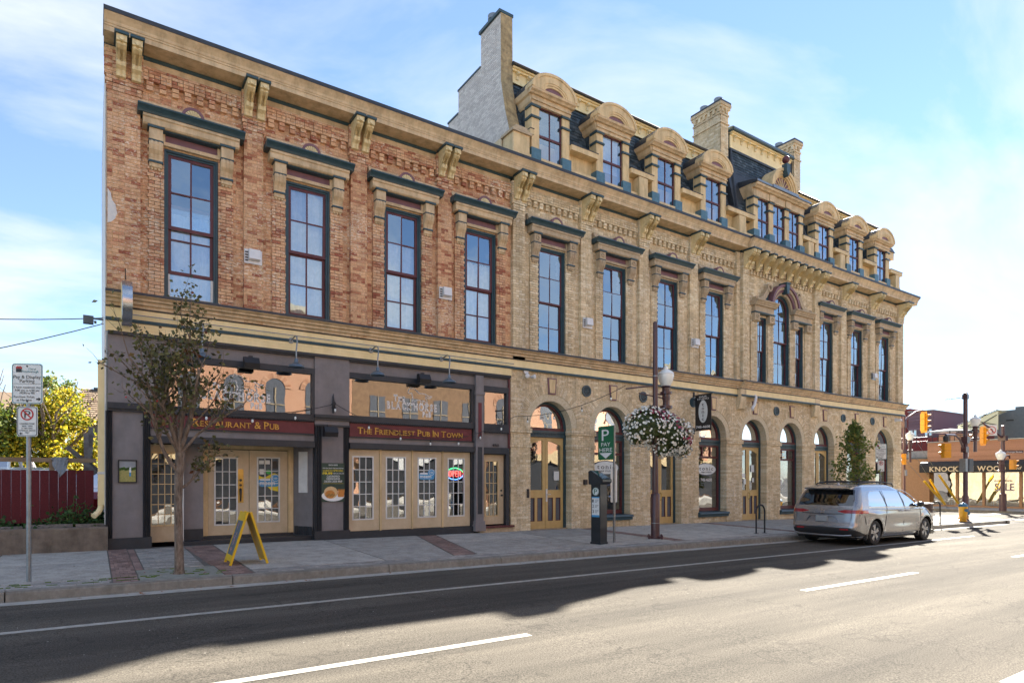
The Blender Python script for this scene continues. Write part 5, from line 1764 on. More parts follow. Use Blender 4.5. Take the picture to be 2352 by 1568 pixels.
def sash_set(par, x0, x1, z0, z1, y, local_c):
    """small two-light double-hung window set in a dormer"""
    q = MB(); t = 0.032
    q.box(x0, x0 + t, y, y + 0.06, z0, z1); q.box(x1 - t, x1, y, y + 0.06, z0, z1)
    q.box(x0 + t, x1 - t, y, y + 0.06, z1 - t, z1); q.box(x0 + t, x1 - t, y, y + 0.06, z0, z0 + t)
    zm = (z0 + z1) / 2
    q.box(x0 + t, x1 - t, y - 0.005, y + 0.06, zm - 0.03, zm + 0.03)
    q.box((x0 + x1) / 2 - 0.012, (x0 + x1) / 2 + 0.012, y + 0.006, y + 0.05, z0 + t, z1 - t)
    obj('sash', q.mesh('sash', 'red_trim'), par, local_c)
    for a, b in ((z0 + t, zm - 0.03), (zm + 0.03, z1 - t)):
        for c, d in ((x0 + t, (x0 + x1) / 2 - 0.012), ((x0 + x1) / 2 + 0.012, x1 - t)):
            q = MB(); q.add([(c, y + 0.03, a), (d, y + 0.03, a), (d, y + 0.03, b), (c, y + 0.03, b)], [(0, 1, 2, 3)])
            obj('pane', q.mesh('pane', 'glass_up', fix=False), par, local_c)
def pilaster_set(q, x0, x1, y):
    """post with dark bands and blue plinth (material slots: tan, teal, blue)"""
    q.cur = 0; q.box(x0, x1, y, y + 0.35, 11.70, 13.02)
    q.cur = 1
    for z in (12.62, 12.96):
        q.prism([(y + 0.3, z), (y - 0.05, z), (y - 0.055, z + 0.035), (y - 0.03, z + 0.075), (y + 0.3, z + 0.075)], 'x', x0 - 0.035, x1 + 0.035)
    q.cur = 2; q.box(x0 - 0.04, x1 + 0.04, y - 0.05, y + 0.35, 10.98, 11.70)
def half_ellipse(rx, rz, n=22):
    return [(rx * cos(pi * i / n), rz * sin(pi * i / n)) for i in range(n + 1)]
for di, c in enumerate(DC):
    dm = obj('dormer', cached(('dm', 0), lambda: MB().box(-0.45, 0.45, 0.1, 0.4, 10.98, 11.30).mesh('dormer', 'tan_light')), hot, (c, FY, 0))
    for a in (-0.735, 0.45):
        q = MB(); pilaster_set(q, a, a + 0.285, 0.0)
        obj('post', cached(('dm', a), lambda: q.mesh('post', ['tan_light', 'teal', 'teal_bright'])), dm, (c, FY, 0))
    def ent():
        e = MB(); e.box(-0.735, 0.735, -0.03, 0.45, 13.04, 13.30); e.box(-0.76, 0.76, -0.07, 0.45, 13.14, 13.17)
        e.prism([(0.45, 13.30), (-0.10, 13.30), (-0.14, 13.34), (-0.2, 13.37), (-0.22, 13.43), (0.45, 13.43)], 'x', -0.86, 0.86)
        for s in (-1, 1):       # cornice running back along the cheeks
            e.prism([(s * 0.735, 13.04), (s * 0.735, 13.43), (s * 0.90, 13.43), (s * 0.86, 13.3), (s * 0.80, 13.26), (s * 0.78, 13.1)], 'y', 0.0, 0.75)
        return e.mesh('entablature', 'tan')
    obj('entablature', cached(('de', 0), ent), dm, (c, FY, 0))
    def ped():
        e = MB(); N = 22
        for (rx0, rz0, rx1, rz1, yf) in ((0.78, 0.50, 0.88, 0.58, -0.24), (0.50, 0.30, 0.78, 0.50, -0.215), (0.43, 0.24, 0.50, 0.30, -0.20), (0.36, 0.18, 0.43, 0.24, -0.18)):
            A, B = half_ellipse(rx0, rz0, N), half_ellipse(rx1, rz1, N)
            for i in range(N):
                e.prism([(A[i][0], 13.43 + A[i][1]), (B[i][0], 13.43 + B[i][1]), (B[i + 1][0], 13.43 + B[i + 1][1]), (A[i + 1][0], 13.43 + A[i + 1][1])], 'y', yf, 0.15)
        return e.mesh('pediment', 'tan_light')
    obj('pediment', cached(('dp', 0), ped), dm, (c, FY, 0))
    obj('lunette', cached(('dl', 0), lambda: MB().prism([(x, 13.43 + z) for x, z in half_ellipse(0.38, 0.20)], 'y', -0.15, 0.1).mesh('lunette', 'purple')), dm, (c, FY, 0))
    def barrel():
        e = MB(); e.prism([(x, 13.44 + z) for x, z in half_ellipse(0.875, 0.575)], 'y', -0.14, 0.86); return e.mesh('dormer_roof', 'flashing')
    obj('dormer_roof', cached(('dr', 0), barrel), dm, (c, FY, 0))
    def cheek():
        e = MB()
        for s in (-1, 1):
            e.box(*sorted((s * 0.60, s * 0.70)), 0.30, 0.85, 11.5, 13.04)
            for k in range(9):
                for j in range(3):
                    a = 0.30 + j * 0.17 - (0.08 if k % 2 else 0)
                    xx = sorted((s * 0.69, s * (0.715 + 0.004 * ((k + j) % 2))))
                    e.box(xx[0], xx[1], max(0.30, a), min(0.85, a + 0.16), 12.05 + k * 0.11, 12.05 + k * 0.11 + 0.105, rng.random())
        return e.mesh('cheek', 'slate')
    obj('cheek', cached(('dk', 0), cheek), dm, (c, FY, 0))
    sash_set(dm, -0.44, 0.44, 11.30, 13.04, 0.05, (c, FY, 0))
    if di in (1, 4, 6):
        obj('blind', MB().box(-0.38, 0.38, 0.2, 0.21, 11.9 if di == 1 else 12.3, 13.0).mesh('blind', 'white_cloth'), dm, (c, FY, 0))

# triple dormer of the middle bay
pc = 23.6; py = FY - 0.05
dm = obj('dormer', MB().box(-1.5, 1.5, 0.1, 0.4, 10.98, 11.30).mesh('dormer', 'tan_light'), hot, (pc, py, 0), label='wide three-light dormer under a round arch')
for a, b in ((-1.74, -1.46), (-0.70, -0.42), (0.42, 0.70), (1.46, 1.74)):
    q = MB(); pilaster_set(q, a, b, 0.0)
    obj('post', q.mesh('post', ['tan_light', 'teal', 'teal_bright']), dm, (pc, py, 0))
q = MB(); q.box(-1.76, 1.76, -0.03, 0.5, 13.04, 13.32)
for a, b in ((-0.74, -0.38), (0.38, 0.74)):
    q.box(a, b, -0.07, 0.5, 13.04, 13.31)
q.prism([(0.5, 13.32), (-0.12, 13.32), (-0.17, 13.37), (-0.24, 13.40), (-0.26, 13.47), (0.5, 13.47)], 'x', -1.86, 1.86)
for s in (-1, 1):
    q.prism([(s * 1.74, 13.04), (s * 1.74, 13.47), (s * 1.90, 13.47), (s * 1.86, 13.3), (s * 1.78, 13.1)], 'y', 0.0, 0.8)
obj('entablature', q.mesh('entablature', 'tan'), dm, (pc, py, 0))
q = MB(); q.prism([(-0.27, 13.471), (-0.28, 13.54), (0.0, 13.62), (0.75, 13.75), (0.75, 13.471)], 'x', -1.92, 1.92)
obj('dormer_roof', q.mesh('dormer_roof', 'flashing'), dm, (pc, py, 0))
q = MB(); q.box(-1.9, -0.9, -0.29, -0.281, 13.48, 13.56); q.box(0.92, 1.9, -0.29, -0.281, 13.48, 13.56); q.box(-0.88, 0.9, -0.32, -0.281, 13.48, 13.60)
obj('lead_flashing', q.mesh('lead_flashing', 'galv'), dm, (pc, py, 0))
q = MB()
for r0, r1, d in ((0.78, 0.90, -0.28), (0.68, 0.78, -0.24), (0.60, 0.68, -0.2)):
    q.ring(0, 13.58, r0, r1, d, 0.3, 0, 180, 26)
obj('pediment', q.mesh('pediment', 'tan_light'), dm, (pc, py, 0))
q = MB(); q.cur = 0; q.halfdisc(0, 13.58, 0.61, -0.10, 0.2, 24); q.cur = 1
for k in range(9):
    a = pi * (k + 0.5) / 9
    q.tube([(0.1 * cos(a), -0.12, 13.58 + 0.1 * sin(a)), (0.6 * cos(a), -0.12, 13.58 + 0.6 * sin(a))], 0.022, 6)
q.ring(0, 13.58, 0.56, 0.61, -0.14, -0.1, 0, 180, 24); q.halfdisc(0, 13.58, 0.12, -0.15, -0.1, 12)
obj('fan_lunette', q.mesh('fan_lunette', ['purple', 'tan_light']), dm, (pc, py, 0))
q = MB(); q.prism([(0.88 * cos(pi * i / 20), 13.58 + 0.88 * sin(pi * i / 20)) for i in range(21)], 'y', -0.05, 0.95)
obj('barrel_roof', q.mesh('barrel_roof', 'flashing'), dm, (pc, py, 0))
q = MB(); q.cur = 0; q.prism([(-0.12, 14.62), (0.12, 14.62), (0.12, 14.3), (0.0, 14.1), (-0.12, 14.3)], 'y', -0.42, -0.2); q.cur = 1
q.lathe([(0.06, 14.6), (0.05, 14.68), (0.03, 14.7)], (0, -0.3, 0), 10); q.sphere((0, -0.3, 14.82), 0.15, 16)
obj('finial', q.mesh('finial', ['teal', 'red_trim'], smooth=40), dm, (pc, py, 0))
q = MB()
for s in (-1, 1):
    q.box(*sorted((s * 1.60, s * 1.70)), 0.3, 0.8, 11.5, 13.04)
    for k in range(9):
        for j in range(3):
            q.box(*sorted((s * 1.69, s * 1.715)), 0.30 + j * 0.17, 0.30 + j * 0.17 + 0.16, 12.05 + k * 0.11, 12.05 + k * 0.11 + 0.105, rng.random())
obj('cheek', q.mesh('cheek', 'slate'), dm, (pc, py, 0))
for a, b in ((-1.46, -0.70), (-0.42, 0.42), (0.70, 1.46)):
    sash_set(dm, a, b, 11.30, 13.04, 0.05, (pc, py, 0))
# dormer at the corner, facing the cross street
q = MB(); q.box(33.75, 34.25, 15.75, 16.0, 11.0, 13.1); q.box(33.75, 34.3, 16.9, 17.2, 11.0, 13.1); q.box(33.6, 34.5, 15.65, 17.3, 13.1, 13.45); q.box(33.9, 34.42, 15.4, 17.4, 12.04, 12.2)
obj('corner_dormer', q.mesh('corner_dormer', 'tan_light'), hot)
q = MB(); q.prism([(15.6, 13.451), (15.75, 13.75), (16.5, 13.98), (17.2, 13.75), (17.35, 13.451)], 'x', 33.2, 34.55)
obj('dormer_roof', q.mesh('dormer_roof', 'flashing'), hot)

# ---- chimneys
def chim_bricks(par, x0, x1, y0, y1, z0, z1, matn, mm):
    q = MB(); q.box(x0 + 0.006, x1 - 0.006, y0 + 0.006, y1 - 0.006, z0, z1)
    obj('core', q.mesh('core', mm), par)
    q = MB()
    k0, k1 = int(z0 / BH), int(z1 / BH)
    for k in range(k0, k1):
        za, zb = max(z0, k * BH), k * BH + BH - 0.01
        off = (k % 2) * BL / 2
        i = math.floor((x0 - off) / BL)
        while i * BL + off < x1:
            a, b = max(x0, i * BL + off), min(x1, i * BL + off + BL - 0.01); i += 1
            if b - a > 0.03: q.box(a, b, y0, y0 + 0.02, za, zb, rng.random(), skip='k')
        i = math.floor((y0 - off) / BL)
        while i * BL + off < y1:
            a, b = max(y0, i * BL + off), min(y1, i * BL + off + BL - 0.01); i += 1
            if b - a > 0.03: q.box(x0, x0 + 0.02, a, b, za, zb, rng.random(), skip='r')
    obj('brickwork', q.mesh('brickwork', matn, fix=False), par, stuff=True)
def chimney(x0, x1, y0, y1, z0, zt, pots):
    ch = obj('chimney', MB().box(x0 - 0.08, x1 + 0.08, y0 - 0.08, y1 + 0.08, zt - 0.08, zt).mesh('chimney', 'flashing'), hot)
    chim_bricks(ch, x0, x1, y0, y1, z0, zt - 0.55, 'brick_buff', 'mortar_buff')
    q = MB()
    for k, (p, za, zb) in enumerate(((0.04, zt - 0.9, zt - 0.85), (0.03, zt - 0.55, zt - 0.48), (0.06, zt - 0.3, zt - 0.2), (0.09, zt - 0.2, zt - 0.081))):
        q.box(x0 - p, x1 + p, y0 - p, y1 + p, za, zb, rng.random())
    q.box(x0, x1, y0, y1, zt - 0.55, zt - 0.2)
    y = y0
    while y < y1:
        q.box(x0 - 0.06, x0, y, y + 0.11, zt - 0.46, zt - 0.3, rng.random()); y += 0.24
    for x in (x0 + 0.03, x0 + 0.27):
        q.box(x, x + 0.11, y0 - 0.06, y0, zt - 0.46, zt - 0.3, rng.random())
    obj('corbelling', q.mesh('corbelling', 'brick_buff', fix=False), ch)
    for py_ in pots:
        q = MB(); q.lathe([(0.15, zt), (0.15, zt + 0.12)], ((x0 + x1) / 2, py_, 0), 16)
        q.lathe([(0.17, zt + 0.12), (0.17, zt + 0.26), (0.05, zt + 0.3)], ((x0 + x1) / 2, py_, 0), 16)
        obj('flue', q.mesh('flue', 'galv', smooth=40), ch)
chimney(20.9, 21.4, 16.0, 17.35, 14.0, 16.95, (16.3, 17.0))
chimney(26.04, 26.54, 16.0, 17.3, 14.0, 16.95, (16.9,))
# tall white-painted gable stack rising from the party wall
wc = obj('gable_stack', MB().prism([(15.98, 16.12), (17.22, 16.12), (17.22, 16.03), (15.98, 16.03)], 'x', 10.31, 10.83).mesh('gable_stack', 'teal'), hot)
prof_ = [(15.42, 11.9), (15.75, 12.9), (15.98, 13.9), (16.0, 16.03), (17.17, 16.03), (17.17, 14.97), (18.66, 14.97), (18.66, 14.2), (19.4, 14.2), (19.4, 13.6), (22, 13.6), (22, 10.8), (15.35, 10.8)]
q = MB(); q.prism([(y, z) for y, z in prof_], 'x', 10.377, 10.79)
obj('core', q.mesh('core', 'mortar_white'), wc)
q = MB(); q.box(10.35, 10.82, 17.19, 18.7, 14.971, 15.03); q.box(10.35, 10.82, 18.68, 19.43, 14.201, 14.26); q.box(10.35, 10.82, 19.42, 22, 13.601, 13.66)
obj('coping', q.mesh('coping', 'teal'), wc)
q = MB()
def front_y(z):
    pts = [(11.9, 15.42), (12.9, 15.75), (13.9, 15.98), (16.03, 16.0)]
    for (a, ya), (b, yb) in zip(pts[:-1], pts[1:]):
        if a <= z <= b:
            return ya + (yb - ya) * (z - a) / (b - a)
    return 15.42
def back_y(z):
    return 17.17 if z > 14.97 else 18.66 if z > 14.2 else 19.4 if z > 13.6 else 22
k = 0; z = 11.0
while z < 15.96:
    ya, yb = front_y(z + 0.03), back_y(z + 0.07)
    y = ya - (0.11 if k % 2 else 0)
    while y < yb:
        a, b = max(y, ya), min(y + 0.205, yb)
        if b - a > 0.03: q.box(10.368, 10.39, a, b, z, z + 0.064, rng.random(), skip='r')
        y += 0.215
    z += BH; k += 1
obj('brickwork', q.mesh('brickwork', 'brick_white', fix=False), wc, stuff=True)
mat('weathered_render', 'b8a47c', '8a7a5e', scale=6, rough=0.95, dirt=0.4, bump=0.4, bscale=40)
q = MB()
pts = [(11.9, 15.42), (12.9, 15.75), (13.9, 15.98), (16.02, 16.0)]
q.prism([(y - 0.012, z) for z, y in pts] + [(y + 0.02, z) for z, y in pts[::-1]], 'x', 10.37, 10.795)
obj('front_face', q.mesh('front_face', 'weathered_render'), wc)
q = MB(); q.lathe([(0.16, 16.12), (0.16, 16.3), (0.18, 16.31), (0.18, 16.45), (0.05, 16.5)], (10.58, 16.75, 0), 16)
obj('flue', q.mesh('flue', 'galv', smooth=40), wc)

# ================================================================== street furniture
def mbx(*b):
    q = MB()
    for x in b: q.box(*x)
    return q
def rounded(w, h, r, n=5):
    pts = []
    for cx, cz, a in ((w / 2 - r, h / 2 - r, 0), (-w / 2 + r, h / 2 - r, 90), (-w / 2 + r, -h / 2 + r, 180), (w / 2 - r, -h / 2 + r, 270)):
        pts += [(cx + r * cos(radians(a + 90 * k / n)), cz + r * sin(radians(a + 90 * k / n))) for k in range(n + 1)]
    return pts
def plate(par, w, h, z, fillm, edgem, name='sign_plate', r=0.04, y=0.0):
    """enamelled plate with a border line; centre at height z, facing -y of its parent"""
    q = MB(); q.cur = 0; q.prism([(x, z + v) for x, v in rounded(w, h, r)], 'y', y, y + 0.006)
    p = obj(name, q.mesh(name, fillm), par, (0, 0, 0), True)
    e = MB(); A, B = rounded(w - 0.016, h - 0.016, r * 0.9), rounded(w - 0.034, h - 0.034, r * 0.8)
    n = len(A)
    for i in range(n):
        j = (i + 1) % n
        e.add([(A[i][0], y - 0.0015, z + A[i][1]), (A[j][0], y - 0.0015, z + A[j][1]), (B[j][0], y - 0.0015, z + B[j][1]), (B[i][0], y - 0.0015, z + B[i][1])], [(0, 1, 2, 3)])
    obj('border', e.mesh('border', edgem, fix=False), p, (0, 0, 0), True)
    return p
def print_on(par, lines, m='black_print', y=-0.003):
    q = MB()
    for t, x0, x1, z, h in lines:
        q.merge(text_mb(t, x0, x1, z, h, y, 0.0006))
    pt('lettering', q, m, par, fix=False)
def arrow(par, x, z, s, d=1, m='black_print'):
    q = MB(); q.prism([(x + d * s, z), (x, z + s * 0.9), (x, z + 0.35 * s), (x - d * s, z + 0.35 * s), (x - d * s, z - 0.35 * s), (x, z - 0.35 * s), (x, z - 0.9 * s)], 'y', -0.004, -0.0025)
    pt('arrow', q, m, par)
def parking_sign(loc, rz, label, low_w, arrow_dir, base, plain_low=False):
    t = thing('parking_sign', label, 'sign', loc, rz)
    h = 3.35 - loc[2] + base
    q = MB(); q.tube([(0, 0.035, -0.02), (0.0, 0.035, h - 0.1)], 0.03, 10)
    pt('post', q, 'galv', t, smooth=40)
    W_, H_ = 0.42, 0.585
    zc = h - H_ / 2
    p = plate(t, W_, H_, zc, 'sign_white', 'teal_print')
    def Z(f): return zc + H_ / 2 - f * H_
    print_on(p, [('Pay & Display', -0.185, 0.185, Z(0.375), 0.05), ('Parking', -0.10, 0.10, Z(0.475), 0.05), ('2 hour maximum stay', -0.185, 0.185, Z(0.615), 0.030),
                 ('9:00 am to 6:00 pm', -0.165, 0.165, Z(0.69), 0.030), ('MON to FRI', -0.10, 0.10, Z(0.76), 0.034), ('Purchase Ticket', -0.18, 0.10, Z(0.855), 0.034), ('at Machine', -0.14, 0.06, Z(0.935), 0.034)])
    print_on(p, [('City of', 0.02, 0.12, Z(0.16), 0.028), ('Peterborough', -0.07, 0.15, Z(0.225), 0.034)], 'teal_print')
    q = MB(); q.box(-0.19, 0.19, -0.003, -0.001, Z(0.505) - 0.002, Z(0.505) + 0.002)
    q.lathe([(0.012, -0.006), (0.012, 0)], (0, 0, Z(0.07)), 8, 'y'); q.lathe([(0.012, -0.006), (0.012, 0)], (0, 0, Z(0.94)), 8, 'y')
    pt('rule', q, 'black_print', p, fix=False)
    q = MB(); q.cur = 0; q.box(-0.15, -0.075, -0.003, -0.001, Z(0.22), Z(0.13)); q.cur = 1
    for k in range(5): q.disc(-0.14 + 0.015 * k, Z(0.11) + 0.01 * (k % 2), 0.012, 0.016, -0.004, -0.0015, 8)
    pt('emblem', q, ['black_print', 'red_print'], p)
    arrow(p, arrow_dir * 0.155, Z(0.885), 0.032, arrow_dir)
    w2, h2 = low_w, 0.435
    z2 = zc - H_ / 2 - 0.04 - h2 / 2
    p2 = plate(t, w2, h2, z2, 'sign_white', 'black_print', r=0.03)
    r_ = 0.088 * w2 / 0.28; zc2 = z2 + h2 * 0.24
    print_on(p2, [('P', -0.038, 0.045, zc2 - 0.055, 0.11)])
    q = MB(); q.ring(0, zc2, r_ - 0.018, r_, -0.0055, -0.0045, 0, 360, 32)
    a = radians(-45); dx, dz = cos(a), sin(a); e = 0.009
    q.prism([(-dx * r_ * 0.9 - dz * e, zc2 - dz * r_ * 0.9 + dx * e), (dx * r_ * 0.9 - dz * e, zc2 + dz * r_ * 0.9 + dx * e), (dx * r_ * 0.9 + dz * e, zc2 + dz * r_ * 0.9 - dx * e), (-dx * r_ * 0.9 + dz * e, zc2 - dz * r_ * 0.9 - dx * e)], 'y', -0.006, -0.005)
    pt('no_parking_symbol', q, 'red_print', p2)
    if not plain_low:
        print_on(p2, [('LOADING ZONE', -0.10, 0.10, z2 - 0.045, 0.026), ('8AM - 6PM', -0.07, 0.07, z2 - 0.078, 0.022), ('15 MIN LIMIT', -0.075, 0.075, z2 - 0.110, 0.022), ('COMMERCIAL VEHICLES', -0.112, 0.112, z2 - 0.141, 0.020), ('ONLY', -0.03, 0.03, z2 - 0.173, 0.022)])
        arrow(p2, -0.085, z2 - 0.175, 0.022, -1)
    else:
        arrow(p2, 0.06, z2 - 0.15, 0.025, 1)
    return t
parking_sign((-0.80, 11.42, sz(-0.8, 11.42)), radians(-28), 'pay and display sign over a loading zone plate on a post left of the tree', 0.28, 1, 0)
parking_sign((24.9, 11.75, sz(24.9, 11.75)), radians(-34), 'pay and display parking sign above a no parking plate beside the minivan', 0.26, -1, -0.30, True)

# A-frame board
af = thing('sandwich_board', 'yellow plastic sandwich board standing open on the pavement outside the pub doors', 'sandwich board', (2.30, 12.06, sz(2.3, 12.06)), 0)
for s in (-1, 1):
    th_ = atan2(0.28, 0.92)
    mtx = Matrix.Rotation(s * -th_, 4, 'Y') if s > 0 else Matrix.Rotation(th_, 4, 'Y')
    def leaf(q):
        q.xf(mtx); q.shift((s * 0.31, 0, 0)); return q
    L_ = 0.97
    q = MB(); w = 0.29; y0 = 0.015
    for b in ((-0.018, 0.018, -w, -w + 0.05, 0.0, L_), (-0.018, 0.018, w - 0.05, w, 0.0, L_), (-0.016, 0.016, -w + 0.05, w - 0.05, 0.06, 0.17), (-0.016, 0.016, -w + 0.05, w - 0.05, L_ - 0.17, L_ - 0.01)):
        q.box(*b)
    lf = obj('panel', leaf(q).mesh('panel', 'yellow_plastic'), af, (0, 0, 0), True)
    q = MB(); q.box(-0.012, 0.012, -w + 0.05, w - 0.05, 0.17, L_ - 0.17)
    obj('poster', leaf(q).mesh('poster', 'grey_wall' if s < 0 else 'yellow_plastic'), lf, (0, 0, 0), True)
    if s < 0:
        q = MB()
        r_ = random.Random(4)
        for k in range(26):
            z = r_.uniform(0.22, 0.75); y = r_.gauss(0.02, 0.05)
            q.box(-0.0145, -0.0125, y, y + r_.uniform(0.02, 0.09), z, z + r_.uniform(0.02, 0.07), r_.random())
        obj('picture', leaf(q).mesh('picture', mat('poster_art', 'c98a74', '3d5a86', scale=18)), lf, (0, 0, 0), True)

# pay machine
mx, my_ = 10.43, 11.59
pm = thing('pay_machine', 'black parking pay machine with a sloped top and a round P badge', 'parking meter', (mx, my_, sz(mx, my_) - 0.01), radians(12))
q = MB(); q.box(-0.14, 0.14, -0.14, 0.14, 0.0, 1.48); q.box(-0.155, 0.155, -0.155, 0.155, 0.0, 0.06)
mat('machine_black', '1d2026', '16181c', rough=0.35, coat=0.3)
pt('cabinet', q, 'machine_black', pm)
q = MB(); q.prism([(0.19, 1.48), (0.20, 1.80), (0.14, 1.83), (-0.24, 1.60), (-0.24, 1.55), (-0.17, 1.48)], 'x', -0.18, 0.20)
cap = pt('hood', q, 'machine_black', pm)
q = MB(); q.add([(-0.15, 0.125, 1.828), (0.17, 0.125, 1.828), (0.17, -0.215, 1.622), (-0.15, -0.215, 1.622)], [(0, 1, 2, 3)])
mat('solar_glass', '1b3a44', '234a55', rough=0.08, coat=1.0)
pt('solar_panel', q, 'solar_glass', cap)
def left_face(e, y_):      # turn x-z artwork onto the face looking towards -x
    e.v = [(y_ + v[1], -v[0], v[2]) for v in e.v]; return e
q = MB(); q.cur = 0; q.disc(0, 1.31, 0.10, 0.10, -0.006, 0); q.cur = 1; q.ring(0, 1.31, 0.09, 0.098, -0.008, -0.006, 0, 360, 24)
bd = obj('badge', left_face(q, -0.141).mesh('badge', ['sign_white', 'green_sign']), pm, (0, 0, 0), True)
obj('lettering', left_face(text_mb('P', -0.045, 0.05, 1.25, 0.125, -0.008, 0.001), -0.141).mesh('lettering', 'green_sign', fix=False), bd, (0, 0, 0), True)
q = MB(); q.cur = 0; q.box(-0.115, 0.11, -0.004, 0, 0.68, 1.18); q.cur = 1; q.box(-0.115, 0.11, -0.0055, -0.004, 1.15, 1.18); q.box(-0.115, 0.11, -0.0055, -0.004, 0.68, 0.73)
ip = obj('instruction_panel', left_face(q, -0.141).mesh('instruction_panel', ['sign_white', 'blue_print']), pm, (0, 0, 0), True)
q = MB()
for k, (n_, z) in enumerate((('1', 1.04), ('2', 0.91), ('3', 0.78))):
    q.merge(text_mb(n_, -0.1, -0.06 + 0.012 * (k > 0), z, 0.08, -0.006, 0.0006))
    for j in range(3): q.box(-0.02, 0.09 - 0.025 * j, -0.0055, -0.0045, z + 0.06 - j * 0.028, z + 0.068 - j * 0.028)
obj('lettering', left_face(q, -0.141).mesh('lettering', 'black_print', fix=False), ip, (0, 0, 0), True)

# pay-here sign
px_, py_ = 10.97, 11.62
ps = thing('pay_here_sign', 'green P PAY HERE sign with a white arrow on a perforated steel post', 'sign', (px_, py_, sz(px_, py_) - 0.02), 0)
q = MB(); q.box(-0.025, 0.025, -0.02, -0.014, 0, 3.0); q.box(-0.025, -0.02, -0.014, 0.02, 0, 3.0); q.box(0.02, 0.025, -0.014, 0.02, 0, 3.0)
po = pt('post', q, 'galv', ps)
q = MB()
for k in range(110): q.box(-0.006, 0.006, -0.0215, -0.02, 0.04 + k * 0.027, 0.052 + k * 0.027)
pt('holes', q, 'dark_iron', po, fix=False, stuff=True)
q = MB(); q.prism(rounded(0.58, 0.87, 0.04), 'y', 0, 0.006); q.cur = 0
def to_x(e, x, yc, zc): # artwork in x-z, read from -x side: x axis -> -y
    e.v = [(x + v[1], yc - v[0], zc + v[2]) for v in e.v]; return e
gp_ = obj('sign_plate', to_x(q, -0.04, 0.27, 2.56).mesh('sign_plate', 'green_sign'), ps, (0, 0, 0), True)
q = MB()
q.merge(text_mb('P', -0.15, 0.12, 0.06, 0.30, -0.002, 0.001)); q.merge(text_mb('PAY', -0.17, 0.17, -0.085, 0.10, -0.002, 0.001)); q.merge(text_mb('HERE', -0.24, 0.24, -0.225, 0.10, -0.002, 0.001))
g2 = MB(); g2.prism([(-0.24, -0.255), (0.24, -0.255), (0.0, -0.40)], 'y', -0.003, -0.001); q.merge(g2)
obj('lettering', to_x(q, -0.04, 0.27, 2.56).mesh('lettering', 'white_print', fix=False), gp_, (0, 0, 0), True)
q = MB(); q.prism([(x, 1.47 + z) for x, z in rounded(0.22, 0.86, 0.03)], 'y', 0.022, 0.028)
obj('back_plate', q.mesh('back_plate', 'sign_white'), ps, (0.01, 0, 0), True)

# lamp posts
def globe_lamp(par, x, y, z, s=1.0):
    """acorn luminaire on a turned base, as two parts"""
    q = MB(); q.lathe([(0.08, -0.62), (0.17, -0.60), (0.17, -0.52), (0.09, -0.50), (0.085, -0.38), (0.10, -0.34), (0.10, -0.20), (0.16, -0.19), (0.16, -0.13), (0.10, -0.12), (0.11, -0.02), (0.15, 0.0), (0.13, 0.03)], (0, 0, 0), 16)
    q.v = [(a * s, b * s, c * s) for a, b, c in q.v]
    b = obj('luminaire', q.mesh('luminaire', 'maroon_metal', smooth=35), par, (x, y, z), True)
    q = MB(); q.lathe([(0.12, 0.03), (0.19, 0.16), (0.225, 0.30), (0.22, 0.34), (0.235, 0.35), (0.21, 0.40), (0.12, 0.47), (0.06, 0.50), (0.065, 0.54), (0.04, 0.57), (0.015, 0.60)], (0, 0, 0), 20)
    q.v = [(a * s, b * s, c * s) for a, b, c in q.v]
    pt('globe', q, 'lamp_globe', b, smooth=45)
lx, ly = 12.74, 11.88
lz = sz(lx, ly)
lp = thing('lamp_post', 'tall maroon lamp post with a white acorn globe and a hanging flower basket', 'street lamp', (lx, ly, lz), 0)
q = MB(); q.lathe([(0.16, 0.0), (0.16, 0.03), (0.125, 0.04), (0.118, 0.2), (0.118, 1.2), (0.108, 1.22), (0.085, 1.24), (0.075, 3.0), (0.062, 5.9), (0.02, 5.93)], (0, 0, 0), 18)
pl = pt('pole', q, 'maroon_metal', lp, smooth=35)
q = MB(); q.box(-0.26, 0.26, -0.035, 0.035, 0.03, 0.06); q.box(-0.035, 0.035, -0.26, 0.26, 0.031, 0.061)
for a in range(4):
    q.lathe([(0.03, 0.0), (0.03, 0.10), (0.01, 0.11)], (0.24 * cos(a * pi / 2), 0.24 * sin(a * pi / 2), 0), 8)
pt('base_plate', q, 'maroon_metal', pl)
q = MB(); q.lathe([(0.119, 0.42), (0.121, 0.42), (0.121, 0.435), (0.119, 0.435)], (0, 0, 0), 18); q.lathe([(0.072, 4.42), (0.078, 4.42), (0.078, 4.45), (0.072, 4.45)], (0, 0, 0), 14)
pt('band', q, 'galv', pl)
q = MB(); q.box(-0.10, 0.50, -0.05, 0.05, 3.46, 3.56); q.tube([(0.05, 0, 3.95), (0.4, 0, 3.95)], 0.022, 6); q.tube([(-1.0, 0.1, 4.02), (-0.4, 0.05, 4.12), (0, 0, 4.17)], 0.022, 6); q.tube([(-0.62, 0.0, 3.92), (0.5, 0, 3.84)], 0.018, 6); q.box(-0.18, -0.06, -0.08, 0.04, 3.42, 3.62)
pt('arm', q, 'maroon_metal', lp)
globe_lamp(lp, 0.42, 0, 4.17)

